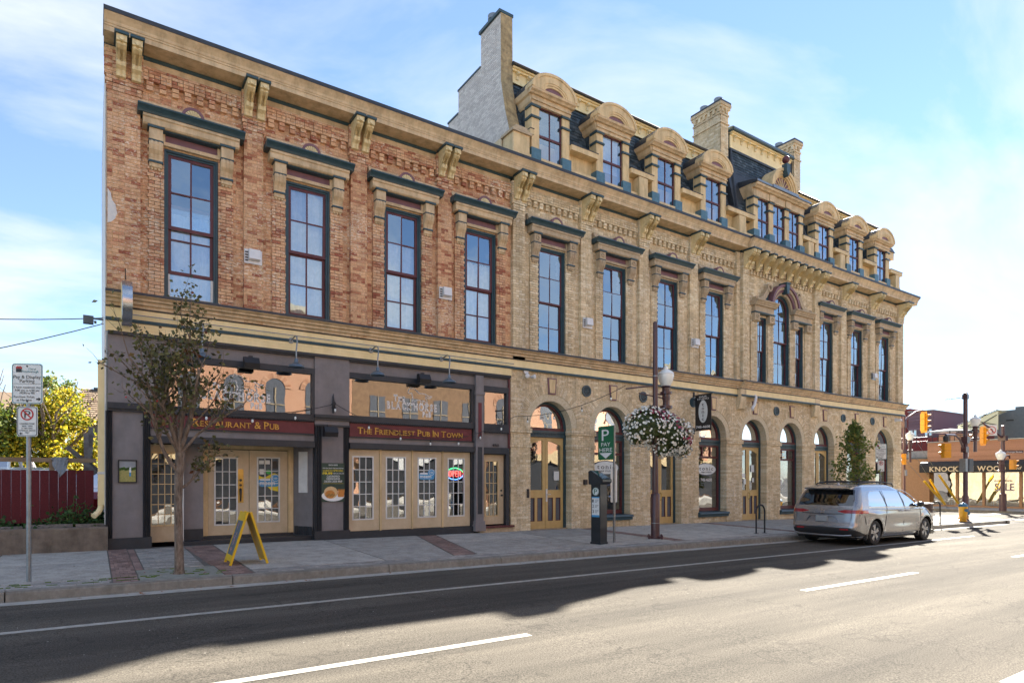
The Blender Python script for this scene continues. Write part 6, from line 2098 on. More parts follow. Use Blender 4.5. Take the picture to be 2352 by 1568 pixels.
# hanging flower basket round the pole
mat('petal_white', 'e6e8e4', 'd8dcd6', rough=0.6)
mat('petal_pink', 'a81f5a', '8a1a4c', rough=0.6)
mat('petal_eye', 'b9b04a', rough=0.6)
mat('leaf_green', '3e5a22', '56762e', scale=14, rough=0.6)
mat('leaf_dark', '2f3d1c', '4a5a2a', scale=9, rough=0.55)
fb = thing('flower_basket', 'big round mass of white and magenta petunias hanging on the lamp post', 'flower basket', (lx + 0.08, ly, lz + 2.5), 0)
blobs = [(-0.45, 0, 0.52, 0.76, 0.50), (0.42, 0.0, 0.38, 0.9, 0.5), (0.0, 0, 0.58, 0.7, 0.45), (0.58, 0, 0.18, 0.62, 0.38), (-0.85, 0, 0.32, 0.34, 0.3), (0.98, 0, 0.02, 0.36, 0.3), (0.15, 0, -0.02, 0.4, 0.26), (-0.3, 0, 0.9, 0.4, 0.2)]
r_ = random.Random(5)
def on_blob():
    b = r_.choices(blobs, [k[3] * k[4] for k in blobs])[0]
    while True:
        d = Vector((r_.gauss(0, 1), r_.gauss(0, 1), r_.gauss(0, 1))).normalized()
        p = Vector((b[0] + d.x * b[3] * 0.85, b[1] + d.y * b[3] * 0.62, b[2] + d.z * b[4]))
        if all(((p.x - c[0]) / (c[3] * 0.85)) ** 2 + ((p.y - c[1]) / (c[3] * 0.62)) ** 2 + ((p.z - c[2]) / c[4]) ** 2 > 0.93 for c in blobs):
            return p, d
def leafcloud(n, pts, s0, s1, mb):
    for i in range(n):
        p, d = pts()
        d = (d + Vector((r_.gauss(0, .6), r_.gauss(0, .6), r_.gauss(0, .6)))).normalized()
        a = d.orthogonal().normalized(); a.rotate(Matrix.Rotation(r_.uniform(0, 6.28), 3, d)); b = d.cross(a); s = r_.uniform(s0, s1)
        c = [p + a * s, p + b * s * 0.5 + d * s * 0.12, p - a * s, p - b * s * 0.5 + d * s * 0.12]
        mb.add([tuple(x) for x in c], [(0, 1, 2, 3)], r_.random())
q = MB(); leafcloud(3600, lambda: (lambda pd: (pd[0] - pd[1] * r_.uniform(0.0, 0.22), pd[1]))(on_blob()), 0.03, 0.06, q)
for b in blobs:
    q.sphere((b[0], b[1], b[2]), 0.72, 12, (b[3] * 0.85, b[3] * 0.62, b[4]))
pt('foliage', q, 'leaf_dark', fb, fix=False, stuff=True)
def flowers(n, m, s, fy=None):
    q = MB()
    for i in range(n):
        p, d = on_blob()
        if fy and not fy(p): continue
        p = p + d * r_.uniform(0.0, 0.05)
        d = (d + Vector((r_.gauss(0, .4), r_.gauss(0, .4), r_.gauss(0, .4) + 0.2))).normalized()
        a = d.orthogonal().normalized(); b = d.cross(a); k = s * r_.uniform(0.75, 1.2)
        ring = [p + d * k * 0.25 + (a * cos(j * 1.0472) + b * sin(j * 1.0472)) * k for j in range(6)]
        q.cur = 0; q.add([tuple(p)] + [tuple(x) for x in ring], [(0, j + 1, (j + 1) % 6 + 1) for j in range(6)])
        q.cur = 1; c = p + d * k * 0.2
        q.add([tuple(c + (a * cos(j * 2.1) + b * sin(j * 2.1)) * k * 0.28) for j in range(3)], [(0, 1, 2)])
    return q.mesh('flowers', [m, 'petal_eye'], fix=False)
obj('flowers', flowers(1250, 'petal_white', 0.034), fb, (0, 0, 0), True, stuff=True)
cl_ = [(0.35, 0.55), (0.55, 0.3), (0.75, 0.45), (-0.1, 0.8), (0.3, 0.75), (0.9, 0.25), (-0.45, 0.85)]
obj('flowers', flowers(900, 'petal_pink', 0.036, lambda p: any((p.x - a) ** 2 + (p.z - b) ** 2 < 0.028 for a, b in cl_)), fb, (0, 0, 0), True, stuff=True)

# string lights along the front
sl = thing('string_lights', 'thin black cable with small bulbs drooping from the pub front to the lamp post', 'string lights', (4.9, 15.05, 3.5), 0)
def sag(a, b, s, n=8):
    a, b = Vector(a), Vector(b)
    return [a + (b - a) * t / n - Vector((0, 0, s * 4 * (t / n) * (1 - t / n))) for t in range(n + 1)]
path = []
for a, b, s in (((1.1, 15.04, 3.3), (4.90, 15.0, 3.52), 0.25), ((4.90, 15.0, 3.52), (8.35, 15.02, 2.82), 0.28), ((8.35, 15.02, 2.82), (10.2, 14.98, 3.52), 0.08), ((10.2, 14.98, 3.52), (11.74, 11.98, 4.18), 0.22)):
    path += sag(a, b, s)
q = MB(); q.tube([tuple(p) for p in path], 0.008, 5)
obj('cable', q.mesh('cable', 'black_print'), sl)
bulb_q = MB(); bulb_q.cur = 0; bulb_q.lathe([(0.006, 0.0), (0.006, -0.07), (0.018, -0.075), (0.018, -0.12)], (0, 0, 0), 8); bulb_q.cur = 1; bulb_q.lathe([(0.018, -0.12), (0.028, -0.15), (0.02, -0.185), (0.004, -0.195)], (0, 0, 0), 8)
bm_ = bulb_q.mesh('bulb', ['black_print', 'lamp_globe'])
acc = 0.0
for a, b in zip(path[:-1], path[1:]):
    acc += (b - a).length
    if acc > 0.62:
        acc = 0.0; obj('bulb', bm_, sl, tuple(b))
ih = thing('iron_bracket', 'ornate black iron hook on the pier between the two pub signs', 'bracket', (4.88, 15.13, 3.5), 0)
q = MB(); q.tube([(0, -0.03, -0.2), (0.01, -0.05, 0), (0, -0.04, 0.2), (0.01, -0.03, 0.28)], [0.02, 0.04, 0.02, 0.006], 6); q.tube([(-0.05, -0.05, 0.02), (0, -0.1, 0.0), (0.06, -0.05, 0.03), (0.03, -0.04, 0.09)], 0.014, 5); q.tube([(-0.04, -0.05, -0.06), (0.0, -0.09, -0.1), (0.04, -0.05, -0.05)], 0.014, 5)
pt('hook', q, 'dark_iron', ih, smooth=50)

# gooseneck lamps over the signs, spot lamps, cable
GL = ['gooseneck lamp nearest the street tree', 'gooseneck lamp above the right end of the Restaurant sign', 'gooseneck lamp above the left part of the Friendliest Pub sign', 'gooseneck lamp over the right end of the Friendliest Pub sign']
for x, lb in zip((1.92, 3.88, 5.86, 7.87), GL):
    t = thing('gooseneck_lamp', 'grey steel ' + lb, 'wall lamp', (x, 15.1, 4.96), 0, 'gooseneck lamps on the pub front')
    q = MB(); q.lathe([(0.07, 0), (0.07, -0.03), (0.03, -0.04)], (0, 0.04, 0), 12, 'y')
    pt('base', q, 'galv', t)
    q = MB(); q.tube([(0, 0, 0), (0.02, -0.25, 0.06), (0.02, -0.40, 0.02), (0.02, -0.44, -0.1), (0.0, -0.44, -0.3), (0, -0.44, -0.52)], 0.017, 8)
    pt('arm', q, 'galv', t, smooth=50)
    q = MB(); q.lathe([(0.03, -0.5), (0.045, -0.52), (0.045, -0.58), (0.09, -0.61), (0.17, -0.66), (0.185, -0.70), (0.175, -0.705), (0.08, -0.63), (0.02, -0.61)], (0, -0.44, 0), 18)
    pt('shade', q, mat('shade_steel', '6c7b88', '5e6d7a', rough=0.35, metal=0.4), t, smooth=40)
cb = MB(); cb.tube([(0.5, 15.03, 5.08), (3, 15.03, 5.075), (10.2, 15.03, 5.06)], 0.012, 5)
tag(obj('conduit', cb.mesh('conduit', 'galv')), 'thin grey conduit running along the cream boards above the pub lamps', 'pipe')
SPK = [(2.95, 14.98, 4.30, 'small black speaker over the Restaurant sign window'), (7.23, 14.98, 4.33, 'small black speaker between the two gooseneck lamps on the right'), (4.75, 15.0, 2.83, 'small black speaker on the pier above the food poster')]
for x, y, z, lb in SPK:
    t = thing('speaker', lb, 'speaker', (x, y, z), 0, 'black speakers on the pub front')
    q = MB(); q.prism([(0.0, 0.13), (0.02, -0.11), (-0.18, -0.13), (-0.22, -0.02), (-0.14, 0.12)], 'x', -0.16, 0.16)
    pt('cabinet', q, 'black_print', t)
    q = MB(); q.box(-0.04, 0.04, -0.05, 0.03, 0.12, 0.17)
    pt('mount', q, 'dark_iron', t)

# vents on the upper wall
for x, z, lb, dk in ((3.02, 6.75, 'white exhaust vent between the first and second pub windows', False), (7.96, 6.75, 'white exhaust vent between the third and fourth pub windows', False),
                     (13.05, 6.66, 'white exhaust vent on the first pier right of the pub', False), (18.2, 6.66, 'white exhaust vent left of the last window before the middle bay', False), (31.16, 6.66, 'small white exhaust vent between the two rightmost windows', True)):
    vent(x, z, 15.06, lb, dk)
# things fixed to the front
t = thing('security_light', 'white twin bulb security light at the left end of the brick arcade', 'light', (10.75, 15.16, 4.84), 0)
q = MB(); q.lathe([(0.09, 0), (0.09, -0.05)], (-0.02, 0.03, 0.08), 12, 'y'); q.tube([(0, 0, 0.03), (0.02, -0.08, -0.05)], 0.02, 6)
pt('base', q, 'plastic_white', t, smooth=40)
for dx in (-0.05, 0.14):
    q = MB(); q.lathe([(0.03, 0.06), (0.035, 0.0), (0.06, -0.06), (0.065, -0.1), (0.03, -0.12)], (0, 0, 0), 12, 'y'); q.xf(Matrix.Rotation(radians(-25 if dx < 0 else 20), 4, 'Z'))
    obj('bulb', q.mesh('bulb', 'plastic_white', smooth=40), t, (dx, -0.09, -0.09), True)
t = obj('drain_pipe', MB().tube([(21.73, 15.02, 5.02), (21.73, 14.95, 4.95), (21.62, 14.95, 4.62), (21.5, 14.95, 4.52), (21.42, 14.88, 4.42)], 0.055, 10).mesh('drain_pipe', 'plastic_white', smooth=50))
tag(t, 'short bent white pipe hanging out of the cream fascia by the middle bay', 'pipe')
t = thing('security_camera', 'small white camera on the corner of the brick building', 'camera', (33.6, 15.1, 4.7), 0)
obj('body', MB().box(-0.05, 0.12, -0.2, -0.02, -0.06, 0.05).mesh('body', 'plastic_white'), t, (0, 0, 0), True)
obj('mount', MB().box(-0.03, 0.03, -0.02, 0.1, -0.08, 0.08).mesh('mount', 'plastic_white'), t, (0, 0, 0), True)
tag(obj('entry_keypad', mbx((13.0, 13.13, 15.13, 15.2, 1.52, 1.68)).mesh('entry_keypad', 'dark_iron')), 'small dark keypad box on the brick pier right of the first door', 'keypad')
tag(obj('mail_slot', mbx((10.78, 10.86, 15.17, 15.2, 1.13, 1.4)).mesh('mail_slot', 'dark_iron')), 'narrow black slot on the brick pier left of the first door', 'slot')

# hanging sign of the hair studio
hs = thing('hanging_sign', 'black HAIR STUDIO hanging sign with a white oval on the brick arcade', 'sign', (18.3, 15.2, 4.1), 0)
q = MB(); q.box(-0.012, 0.012, -0.8, -0.10, -0.62, 0.64)
pn = pt('panel', q, 'black_print', hs)
q = MB(); q.tube([(0, 0, 0.66), (0, -0.85, 0.66)], 0.018, 6); q.tube([(0, 0, -0.63), (0, -0.83, -0.63)], 0.018, 6); q.box(-0.04, 0.04, -0.04, 0, 0.55, 0.8); q.box(-0.04, 0.04, -0.04, 0, -0.75, -0.52); q.tube([(0, 0, 0.52), (0, -0.1, 0.48), (0, -0.12, 0.56)], 0.012, 5)
pt('bracket', q, 'dark_iron', hs)
def hsx(e): e.v = [(-0.013 + v[1], -0.45 - v[0], v[2]) for v in e.v]; return e
q = MB(); q.cur = 0; q.disc(0, 0.05, 0.20, 0.41, -0.003, 0); q.cur = 1; q.ring(0, 0, 0.965, 1.0, 0, 0, 0, 0, 1) if False else None
obj('oval', hsx(q).mesh('oval', 'sign_white'), pn, (0, 0, 0), True)
q = MB(); q.merge(text_mb('HAIR', -0.17, 0.17, 0.555, 0.06, -0.004)); q.merge(text_mb('STUDIO', -0.26, 0.26, 0.475, 0.06, -0.004)); q.merge(text_mb('748-4608', -0.31, 0.31, -0.55, 0.09, -0.004, bold=0.002))
obj('lettering', hsx(q).mesh('lettering', 'white_print', fix=False), pn, (0, 0, 0), True)
q = MB()
for ch, z in zip('tonic', (0.24, 0.11, -0.02, -0.15, -0.28)):
    q.merge(text_mb(ch, -0.05 if ch != 'i' else -0.018, 0.05 if ch != 'i' else 0.018, z, 0.13, -0.006))
obj('lettering', hsx(q).mesh('lettering', 'black_print', fix=False), pn, (0, 0, 0), True)

# projecting drum sign at the pub's left end, seen edge-on
t = thing('projecting_sign', 'silver rimmed drum sign seen edge-on at the upper left corner of the pub', 'sign', (0.56, 15.0, 5.25), 0)
q = MB(); q.lathe([(0.44, -0.09), (0.455, -0.085), (0.455, 0.085), (0.44, 0.09)], (0, -0.1, 0), 30, 'x')
mat('brushed_steel', 'a9b2ba', 'c3cad0', scale=4, rough=0.25, metal=0.9)
pt('rim', q, 'brushed_steel', t, smooth=40)
q = MB(); q.lathe([(0.001, -0.096), (0.42, -0.096), (0.42, -0.091)], (0, -0.1, 0), 30, 'x')
pt('face', q, 'cream', t)
q = MB(); q.tube([(0, 0.3, 0.1), (0, -0.1, 0.1)], 0.02, 6); q.tube([(0, 0.2, 0.3), (-0.02, -0.02, 0.75)], 0.008, 5)
pt('bracket', q, 'dark_iron', t)

# poster, framed picture, stickers, neon, papers
t = thing('food_poster', 'green lunch special poster with a wrap and fries on the pub pier', 'poster', (4.895, 15.14, 1.605), 0)
mat('poster_green', '21352c', '2f4a3c', scale=3, rough=0.5)
obj('sheet', MB().box(-0.295, 0.295, 0.0, 0.012, -0.475, 0.475).mesh('sheet', 'poster_green'), t, (0, 0, 0), True)
q = MB(); q.cur = 0; q.disc(0.0, -0.33, 0.285, 0.135, -0.002, 0.0); q.cur = 1; q.disc(-0.06, -0.25, 0.17, 0.15, -0.005, -0.002); q.cur = 2; q.disc(-0.08, -0.29, 0.12, 0.10, -0.007, -0.005)
for k in range(14): q.prism([(0.12 + 0.01 * k, -0.36), (0.135 + 0.01 * k, -0.36), (0.10 + 0.013 * k + 0.02 * (k % 3), -0.17), (0.085 + 0.013 * k + 0.02 * (k % 3), -0.17)], 'y', -0.008 - 0.0002 * k, -0.006)
q.cur = 3
for k in range(8): q.disc(-0.15 + 0.025 * k, -0.33 + 0.02 * (k % 3), 0.022, 0.018, -0.010, -0.0075, 8)
pt('dish', q, ['white_print', mat('wrap_tan', 'd9bd8e', 'c7a470', scale=30), mat('fries', 'c9863a', 'b87430', scale=30), mat('salad', '7c8a3c', 'a3553c', scale=40)], t, fix=False)
q = MB(); q.merge(text_mb('WRAP, STACK, OR NOT. YOUR LUNCH, YOUR WAY', -0.26, 0.26, 0.335, 0.026, -0.002)); q.merge(text_mb('EVERY DAY UNTIL 5 PM', -0.0, 0.265, 0.205, 0.028, -0.002))
q.merge(text_mb('CLUB SANDWICH', -0.16, 0.16, 0.125, 0.052, -0.002)); q.merge(text_mb('CHEDDAR BURGER', -0.17, 0.17, 0.065, 0.05, -0.002)); q.merge(text_mb('CHICKEN CAESAR WRAP', -0.225, 0.225, 0.0, 0.052, -0.002)); q.merge(text_mb('BLACK HORSE', -0.11, 0.11, 0.41, 0.035, -0.002))
pt('lettering', q, 'white_print', t, fix=False)
q = MB(); q.merge(text_mb('$9.99', -0.265, -0.02, 0.195, 0.055, -0.002, bold=0.003)); q.merge(text_mb('LUNCH SPECIAL', -0.25, 0.25, 0.265, 0.05, -0.002)); q.box(-0.25, 0.25, -0.002, -0.001, -0.03, -0.025)
pt('lettering', q, 'yellow_print', t, fix=False)
t = thing('framed_picture', 'black framed picture of a figure in a field on the left pub pier', 'picture', (0.585, 15.16, 1.84), 0)
obj('frame', mbx((-0.17, -0.145, -0.02, 0.02, -0.24, 0.24), (0.145, 0.17, -0.02, 0.02, -0.24, 0.24), (-0.145, 0.145, -0.02, 0.02, -0.24, -0.215), (-0.145, 0.145, -0.02, 0.02, 0.215, 0.24)).mesh('frame', 'black_print'), t, (0, 0, 0), True)
q = MB(); q.cur = 0; q.box(-0.145, 0.145, -0.005, 0.01, 0.03, 0.215); q.cur = 1; q.box(-0.145, 0.145, -0.005, 0.01, -0.215, 0.03)
q.cur = 2
for k in range(9): q.disc(-0.13 + 0.033 * k, 0.04 + 0.012 * (k % 3), 0.03, 0.03, -0.007, -0.005, 10)
q.cur = 3; q.box(0.03, 0.06, -0.008, -0.006, -0.10, -0.02); q.cur = 4; q.box(0.028, 0.064, -0.008, -0.006, -0.02, 0.05); q.disc(0.046, 0.07, 0.015, 0.018, -0.008, -0.006, 10)
pt('image', q, ['concrete_wall', mat('field', '8a8a4a', 'a89a5c', scale=30), 'leaf_green', 'blue_print', 'sign_white'], t, fix=False)
def meem(x, y, z, s, lb):
    t = thing('window_sticker', lb, 'sticker', (x, y, z), 0)
    q = MB(); q.prism(rounded(0.50 * s, 0.20 * s, 0.09 * s), 'y', 0, 0.003); q.disc(0.15 * s, 0.10 * s, 0.115 * s, 0.10 * s, -0.0008, 0.002)
    pt('ground', q, 'blue_print', t)
    q = MB(); q.ring(0.155 * s, 0.11 * s, 0.075 * s, 0.085 * s, -0.003, -0.0015, 0, 360, 20); q.prism([(x_ - 0.09 * s, z_ + 0.07 * s) for x_, z_ in rounded(0.24 * s, 0.04 * s, 0.018 * s)], 'y', -0.003, -0.0015)
    q.merge(text_mb('meem', -0.21 * s, 0.14 * s, -0.055 * s, 0.105 * s, -0.003, 0.0008, bold=0.002)); q.merge(text_mb('up', 0.11 * s, 0.20 * s, 0.09 * s, 0.06 * s, -0.004, 0.0008))
    pt('lettering', q, 'white_print', t, fix=False)
meem(3.58, 16.012, 1.60, 1.0, 'blue meem up sticker on the right glazed leaf of the double doors')
meem(7.5, 15.262, 1.77, 0.95, 'blue meem up sticker on the third folding door')
mat('neon_red', (1.0, 0.06, 0.05), rough=0.3, emit=2.2)
mat('neon_green', (0.05, 0.9, 0.25), rough=0.3, emit=1.2)
mat('neon_blue', (0.1, 0.3, 1.0), rough=0.3, emit=1.5)
t = thing('neon_sign', 'lit red OPEN neon sign in a green and blue oval on the fourth folding door', 'neon sign', (8.405, 15.33, 1.84), 0)
q = MB()
for dx, ch in zip((-0.15, -0.05, 0.05, 0.15), 'OPEN'):
    def L2(pts): q.tube([(dx + x, 0, z) for x, z in pts], 0.011, 5)
    if ch == 'O': L2([(0.036 * cos(a), 0.07 * sin(a)) for a in [k * pi / 8 for k in range(17)]])
    if ch == 'P': L2([(-0.03, -0.07), (-0.03, 0.07), (0.015, 0.065), (0.035, 0.035), (0.015, 0.0), (-0.03, 0.0)])
    if ch == 'E': L2([(0.03, 0.07), (-0.03, 0.07), (-0.03, -0.07), (0.03, -0.07)]); L2([(-0.03, 0), (0.02, 0)])
    if ch == 'N': L2([(-0.03, -0.07), (-0.03, 0.07), (0.03, -0.07), (0.03, 0.07)])
pt('tubing', q, 'neon_red', t, fix=False)
for m_, a0, a1 in (('neon_green', 0, pi), ('neon_blue', pi, 2 * pi)):
    q = MB(); q.tube([(0.265 * cos(a0 + (a1 - a0) * k / 16), 0, 0.16 * sin(a0 + (a1 - a0) * k / 16)) for k in range(17)], 0.012, 6)
    pt('tubing', q, m_, t)
PAPERS = [(12.06, 12.27, 15.52, 1.66, 1.94, 'white notice taped inside the first arched door'), (22.22, 22.42, 15.525, 2.0, 2.28, 'tall white notice on the right leaf of the third arched door'), (21.64, 21.84, 15.525, 1.76, 1.92, 'upper small white notice on the left leaf of the third arched door'), (21.73, 21.89, 15.525, 1.50, 1.72, 'lower small white notice on the left leaf of the third arched door'), (22.3, 22.42, 15.525, 1.58, 1.76, 'small white notice low on the right leaf of the third arched door'),
          (3.35, 3.46, 16.012, 2.05, 2.14, 'pale card at top left of the right pub door glass'), (3.50, 3.60, 16.012, 2.05, 2.15, 'pale card at top middle of the right pub door glass'), (3.36, 3.46, 16.012, 1.80, 1.93, 'pale card left of the green dot on the pub door'), (3.66, 3.78, 16.012, 1.95, 2.13, 'dark card at top right of the right pub door glass')]
for k, (a, b, y, z0, z1, lb) in enumerate(PAPERS):
    o = obj('notice', MB().box(0, b - a, 0, 0.003, 0, z1 - z0).mesh('notice', 'black_print' if 'dark' in lb else 'sign_white'), None, (a, y, z0)); tag(o, lb, 'notice', 'papers stuck to the door glass')
o = obj('window_sticker', MB().disc(0, 0, 0.055, 0.055, 0, 0.003).mesh('window_sticker', mat('dot_green', '3fae4a', rough=0.5)), None, (3.57, 16.011, 1.86)); tag(o, 'round green sticker on the right pub door', 'sticker')
q = MB(); pts = [(3.34 + 0.46 * k / 10, 1.78 - 0.05 * sin(k * 0.6)) for k in range(11)] + [(3.80, 1.38), (3.62, 1.42), (3.5, 1.55), (3.34, 1.52)]
o = obj('window_sticker', q.prism(pts, 'y', 16.016, 16.018).mesh('window_sticker', 'yellow_print')); tag(o, 'large yellow wavy decal behind the blue sticker on the pub door', 'sticker')

# bike racks
def rack(x, y, rz, w, h, lb):
    t = thing('bike_rack', lb, 'bike rack', (x, y, sz(x, y)), rz, 'black hoop bike racks on the pavement')
    q = MB(); q.tube([(-w / 2, 0, 0), (-w / 2, 0, h - w / 2)] + [(-w / 2 * cos(a), 0, h - w / 2 + w / 2 * sin(a)) for a in [pi * k / 10 for k in range(1, 10)]] + [(w / 2, 0, h - w / 2), (w / 2, 0, 0)], 0.025, 10)
    pt('hoop', q, 'dark_iron', t, smooth=60)
    for s in (-1, 1):
        obj('foot_plate', MB().box(s * w / 2 - 0.06, s * w / 2 + 0.06, -0.05, 0.05, 0, 0.012).mesh('foot_plate', 'dark_iron'), t, (0, 0, 0), True)
rack(17.08, 11.6, 0, 0.43, 0.88, 'black hoop bike rack on the pavement left of the minivan')
rack(27.65, 10.98, radians(80), 0.32, 0.90, 'black hoop bike rack beside the maroon litter bin')

# litter bin
t = thing('litter_bin', 'round slatted maroon litter bin at the kerb in front of the minivan', 'litter bin', (26.55, 10.98, sz(26.55, 10.98)), 0)
for k in range(30):
    a = 2 * pi * k / 30
    q = MB(); q.box(-0.022, 0.022, -0.008, 0.008, 0.06, 0.80); q.xf(Matrix.Rotation(a + pi / 2, 4, 'Z')); q.shift((0.30 * cos(a), 0.30 * sin(a), 0))
    pt('slat', q, 'maroon_metal', t)
q = MB()
for z in (0.10, 0.20, 0.66, 0.80): q.lathe([(0.30, z - 0.02), (0.325, z - 0.02), (0.325, z + 0.02), (0.30, z + 0.02)], (0, 0, 0), 30)
pt('hoop', q, 'maroon_metal', t, fix=False)
q = MB(); q.lathe([(0.25, 0.05), (0.27, 0.78), (0.24, 0.78)], (0, 0, 0), 20)
pt('liner', q, 'dark_iron', t)
q = MB(); q.lathe([(0.30, 0.80), (0.345, 0.82), (0.345, 0.85), (0.30, 0.86)], (0, 0, 0), 30)
pt('rim', q, 'maroon_metal', t, smooth=40)

# hydrant
hx_, hy_ = 30.8, 11.2
t = thing('fire_hydrant', 'yellow fire hydrant with a blue bonnet and blue caps near the corner', 'fire hydrant', (hx_, hy_, sz(hx_, hy_)), 0)
q = MB(); q.lathe([(0.15, 0.0), (0.15, 0.04), (0.13, 0.05), (0.125, 0.12), (0.20, 0.125), (0.20, 0.16), (0.145, 0.165), (0.165, 0.60), (0.175, 0.62), (0.175, 0.64)], (0, 0, 0), 20)
pt('barrel', q, 'hydrant_yellow', t, smooth=40)
q = MB(); q.lathe([(0.178, 0.64), (0.165, 0.72), (0.11, 0.77), (0.05, 0.79), (0.03, 0.80), (0.03, 0.83), (0.01, 0.835)], (0, 0, 0), 20)
pt('bonnet', q, 'hydrant_blue', t, smooth=40)
for a, z, r in ((-2.2, 0.49, 0.06), (-0.6, 0.36, 0.075), (0.9, 0.49, 0.06)):
    q = MB(); q.lathe([(r, 0.0), (r, 0.07), (r * 1.15, 0.07), (r * 1.15, 0.10), (0.02, 0.11), (0.02, 0.14)], (0, 0, 0), 12); q.xf(Matrix.Rotation(a, 4, 'Z') @ Matrix.Rotation(radians(90), 4, 'Y')); q.shift((0.14 * cos(a), 0.14 * sin(a), z))
    pt('cap', q, 'hydrant_blue', t, smooth=40)
q = MB()
for k in range(8):
    q.lathe([(0.018, 0.10), (0.018, 0.19)], (0.185 * cos(k * pi / 4), 0.185 * sin(k * pi / 4), 0), 6)
pt('bolt', q, 'hydrant_yellow', t, stuff=True)

# traffic signals
mat('signal_lens', '2a2422', '201c1a', rough=0.15, coat=0.6)
def head(par, loc, rz, n=3, s=1.0, plate_=True):
    """signal head: lenses face -y before turning"""
    H = 0.31 * n
    R = Matrix.Rotation(rz, 4, 'Z')
    def put(name, q, m, p, smooth=False):
        q.xf(R @ Matrix.Scale(s, 4)); return obj(name, q.mesh(name, m, smooth=smooth), p, loc, True) if p is par else obj(name, q.mesh(name, m, smooth=smooth), p, (0, 0, 0), True)
    q = MB()
    for k in range(n): q.box(-0.15, 0.15, -0.08, 0.12, -H / 2 + 0.31 * k + 0.005, -H / 2 + 0.31 * k + 0.305)
    if plate_: q.box(-0.21, 0.21, 0.02, 0.03, -H / 2 - 0.10, H / 2 + 0.10)
    hd = put('signal_head', q, 'signal_yellow', par)
    for k in range(n):
        z = -H / 2 + 0.31 * k + 0.155
        q = MB()
        A = [radians(-20 + 220 * i / 14) for i in range(15)]
        for i in range(14):
            a, b = A[i], A[i + 1]
            L0, L1 = 0.30 * max(0.15, sin((a + radians(20)) * 180 / 220)), 0.30 * max(0.15, sin((b + radians(20)) * 180 / 220))
            q.add([(0.125 * cos(a), -0.08, z + 0.125 * sin(a)), (0.125 * cos(b), -0.08, z + 0.125 * sin(b)), (0.125 * cos(b), -0.08 - L1, z + 0.125 * sin(b)), (0.125 * cos(a), -0.08 - L0, z + 0.125 * sin(a))], [(0, 1, 2, 3)])
        put('visor', q, 'signal_yellow', hd)
        q = MB(); q.lathe([(0.001, -0.10), (0.08, -0.095), (0.115, -0.081)], (0, 0, z), 16, 'y')
        put('lens', q, 'signal_lens', hd)
    return hd
def pole_thing(lb, x, y, z0, h, r, lower=None, m='maroon_metal', cat='traffic light', name='signal_pole'):
    t = thing(name, lb, cat, (x, y, z0), 0)
    q = MB()
    pr = [(r * 2.0, 0.0), (r * 2.0, 0.03)] + ([(lower, 0.04), (lower, 1.05), (r * 1.1, 1.10)] if lower else [(r * 1.1, 0.05)]) + [(r, h), (r * 0.4, h + 0.02)]
    q.lathe(pr, (0, 0, 0), 16)
    pt('pole', q, m, t, smooth=35)
    return t
# big pole behind the hydrant
t = pole_thing('tall dark signal pole behind the hydrant carrying a back-turned yellow signal', 32.15, 11.6, sz(32.15, 11.6), 5.65, 0.085, 0.125)
zb = sz(32.15, 11.6)
q = MB(); q.tube([(0, 0, 3.05 - zb), (-0.25, 0, 3.1 - zb), (-0.6, 0, 3.45 - zb), (-1.1, 0, 3.62 - zb), (-2.0, 0, 3.6 - zb)], [0.05, 0.05, 0.045, 0.04, 0.035], 8); q.box(-0.14, 0.14, -0.12, 0.12, 3.3 - zb, 3.6 - zb); q.box(-0.22, 0.1, -0.1, 0.1, 2.9 - zb, 3.15 - zb); q.tube([(0, 0, 3.45 - zb), (1.2, 0, 3.45 - zb)], 0.04, 8); 
pt('arm', q, 'maroon_metal', t, smooth=40)
head(t, (-2.0, 0, 2.92 - zb), radians(150), 2, 1.0, False)
q = MB(); q.lathe([(0.05, 0.3), (0.1, 0.25), (0.1, 0.05), (0.06, 0.0)], (-2.0, 0, 3.28 - zb), 10)
pt('coupling', q, 'dark_iron', t)
obj('control_box', MB().box(0.10, 0.52, -0.12, 0.12, 2.05 - zb, 2.62 - zb).mesh('control_box', 'grey_wall'), t, (0, 0, 0), True)
obj('control_box', MB().box(-0.32, -0.10, -0.12, 0.12, 2.05 - zb, 2.62 - zb).mesh('control_box', 'galv'), t, (0, 0, 0), True)
obj('tag_plate', MB().box(0.10, 0.28, -0.02, 0.0, 2.7 - zb, 3.0 - zb).mesh('tag_plate', 'sign_white'), t, (0, 0, 0), True)
obj('lamp_stem', MB().tube([(1.05, 0, 2.95 - zb), (1.05, 0, 3.6 - zb)], 0.07, 10).mesh('lamp_stem', 'maroon_metal'), t, (0, 0, 0), True)
globe_lamp(t, 1.05, 0, 4.08 - zb, 0.95)
q = MB(); q.tube([(0, 0, 5.5 - 0.05), (-2.3, -0.1, 5.17)], 0.018, 6); q.box(-0.1, 0.1, -0.1, 0.1, 5.37, 5.57)
pt('top_bracket', q, 'maroon_metal', t)
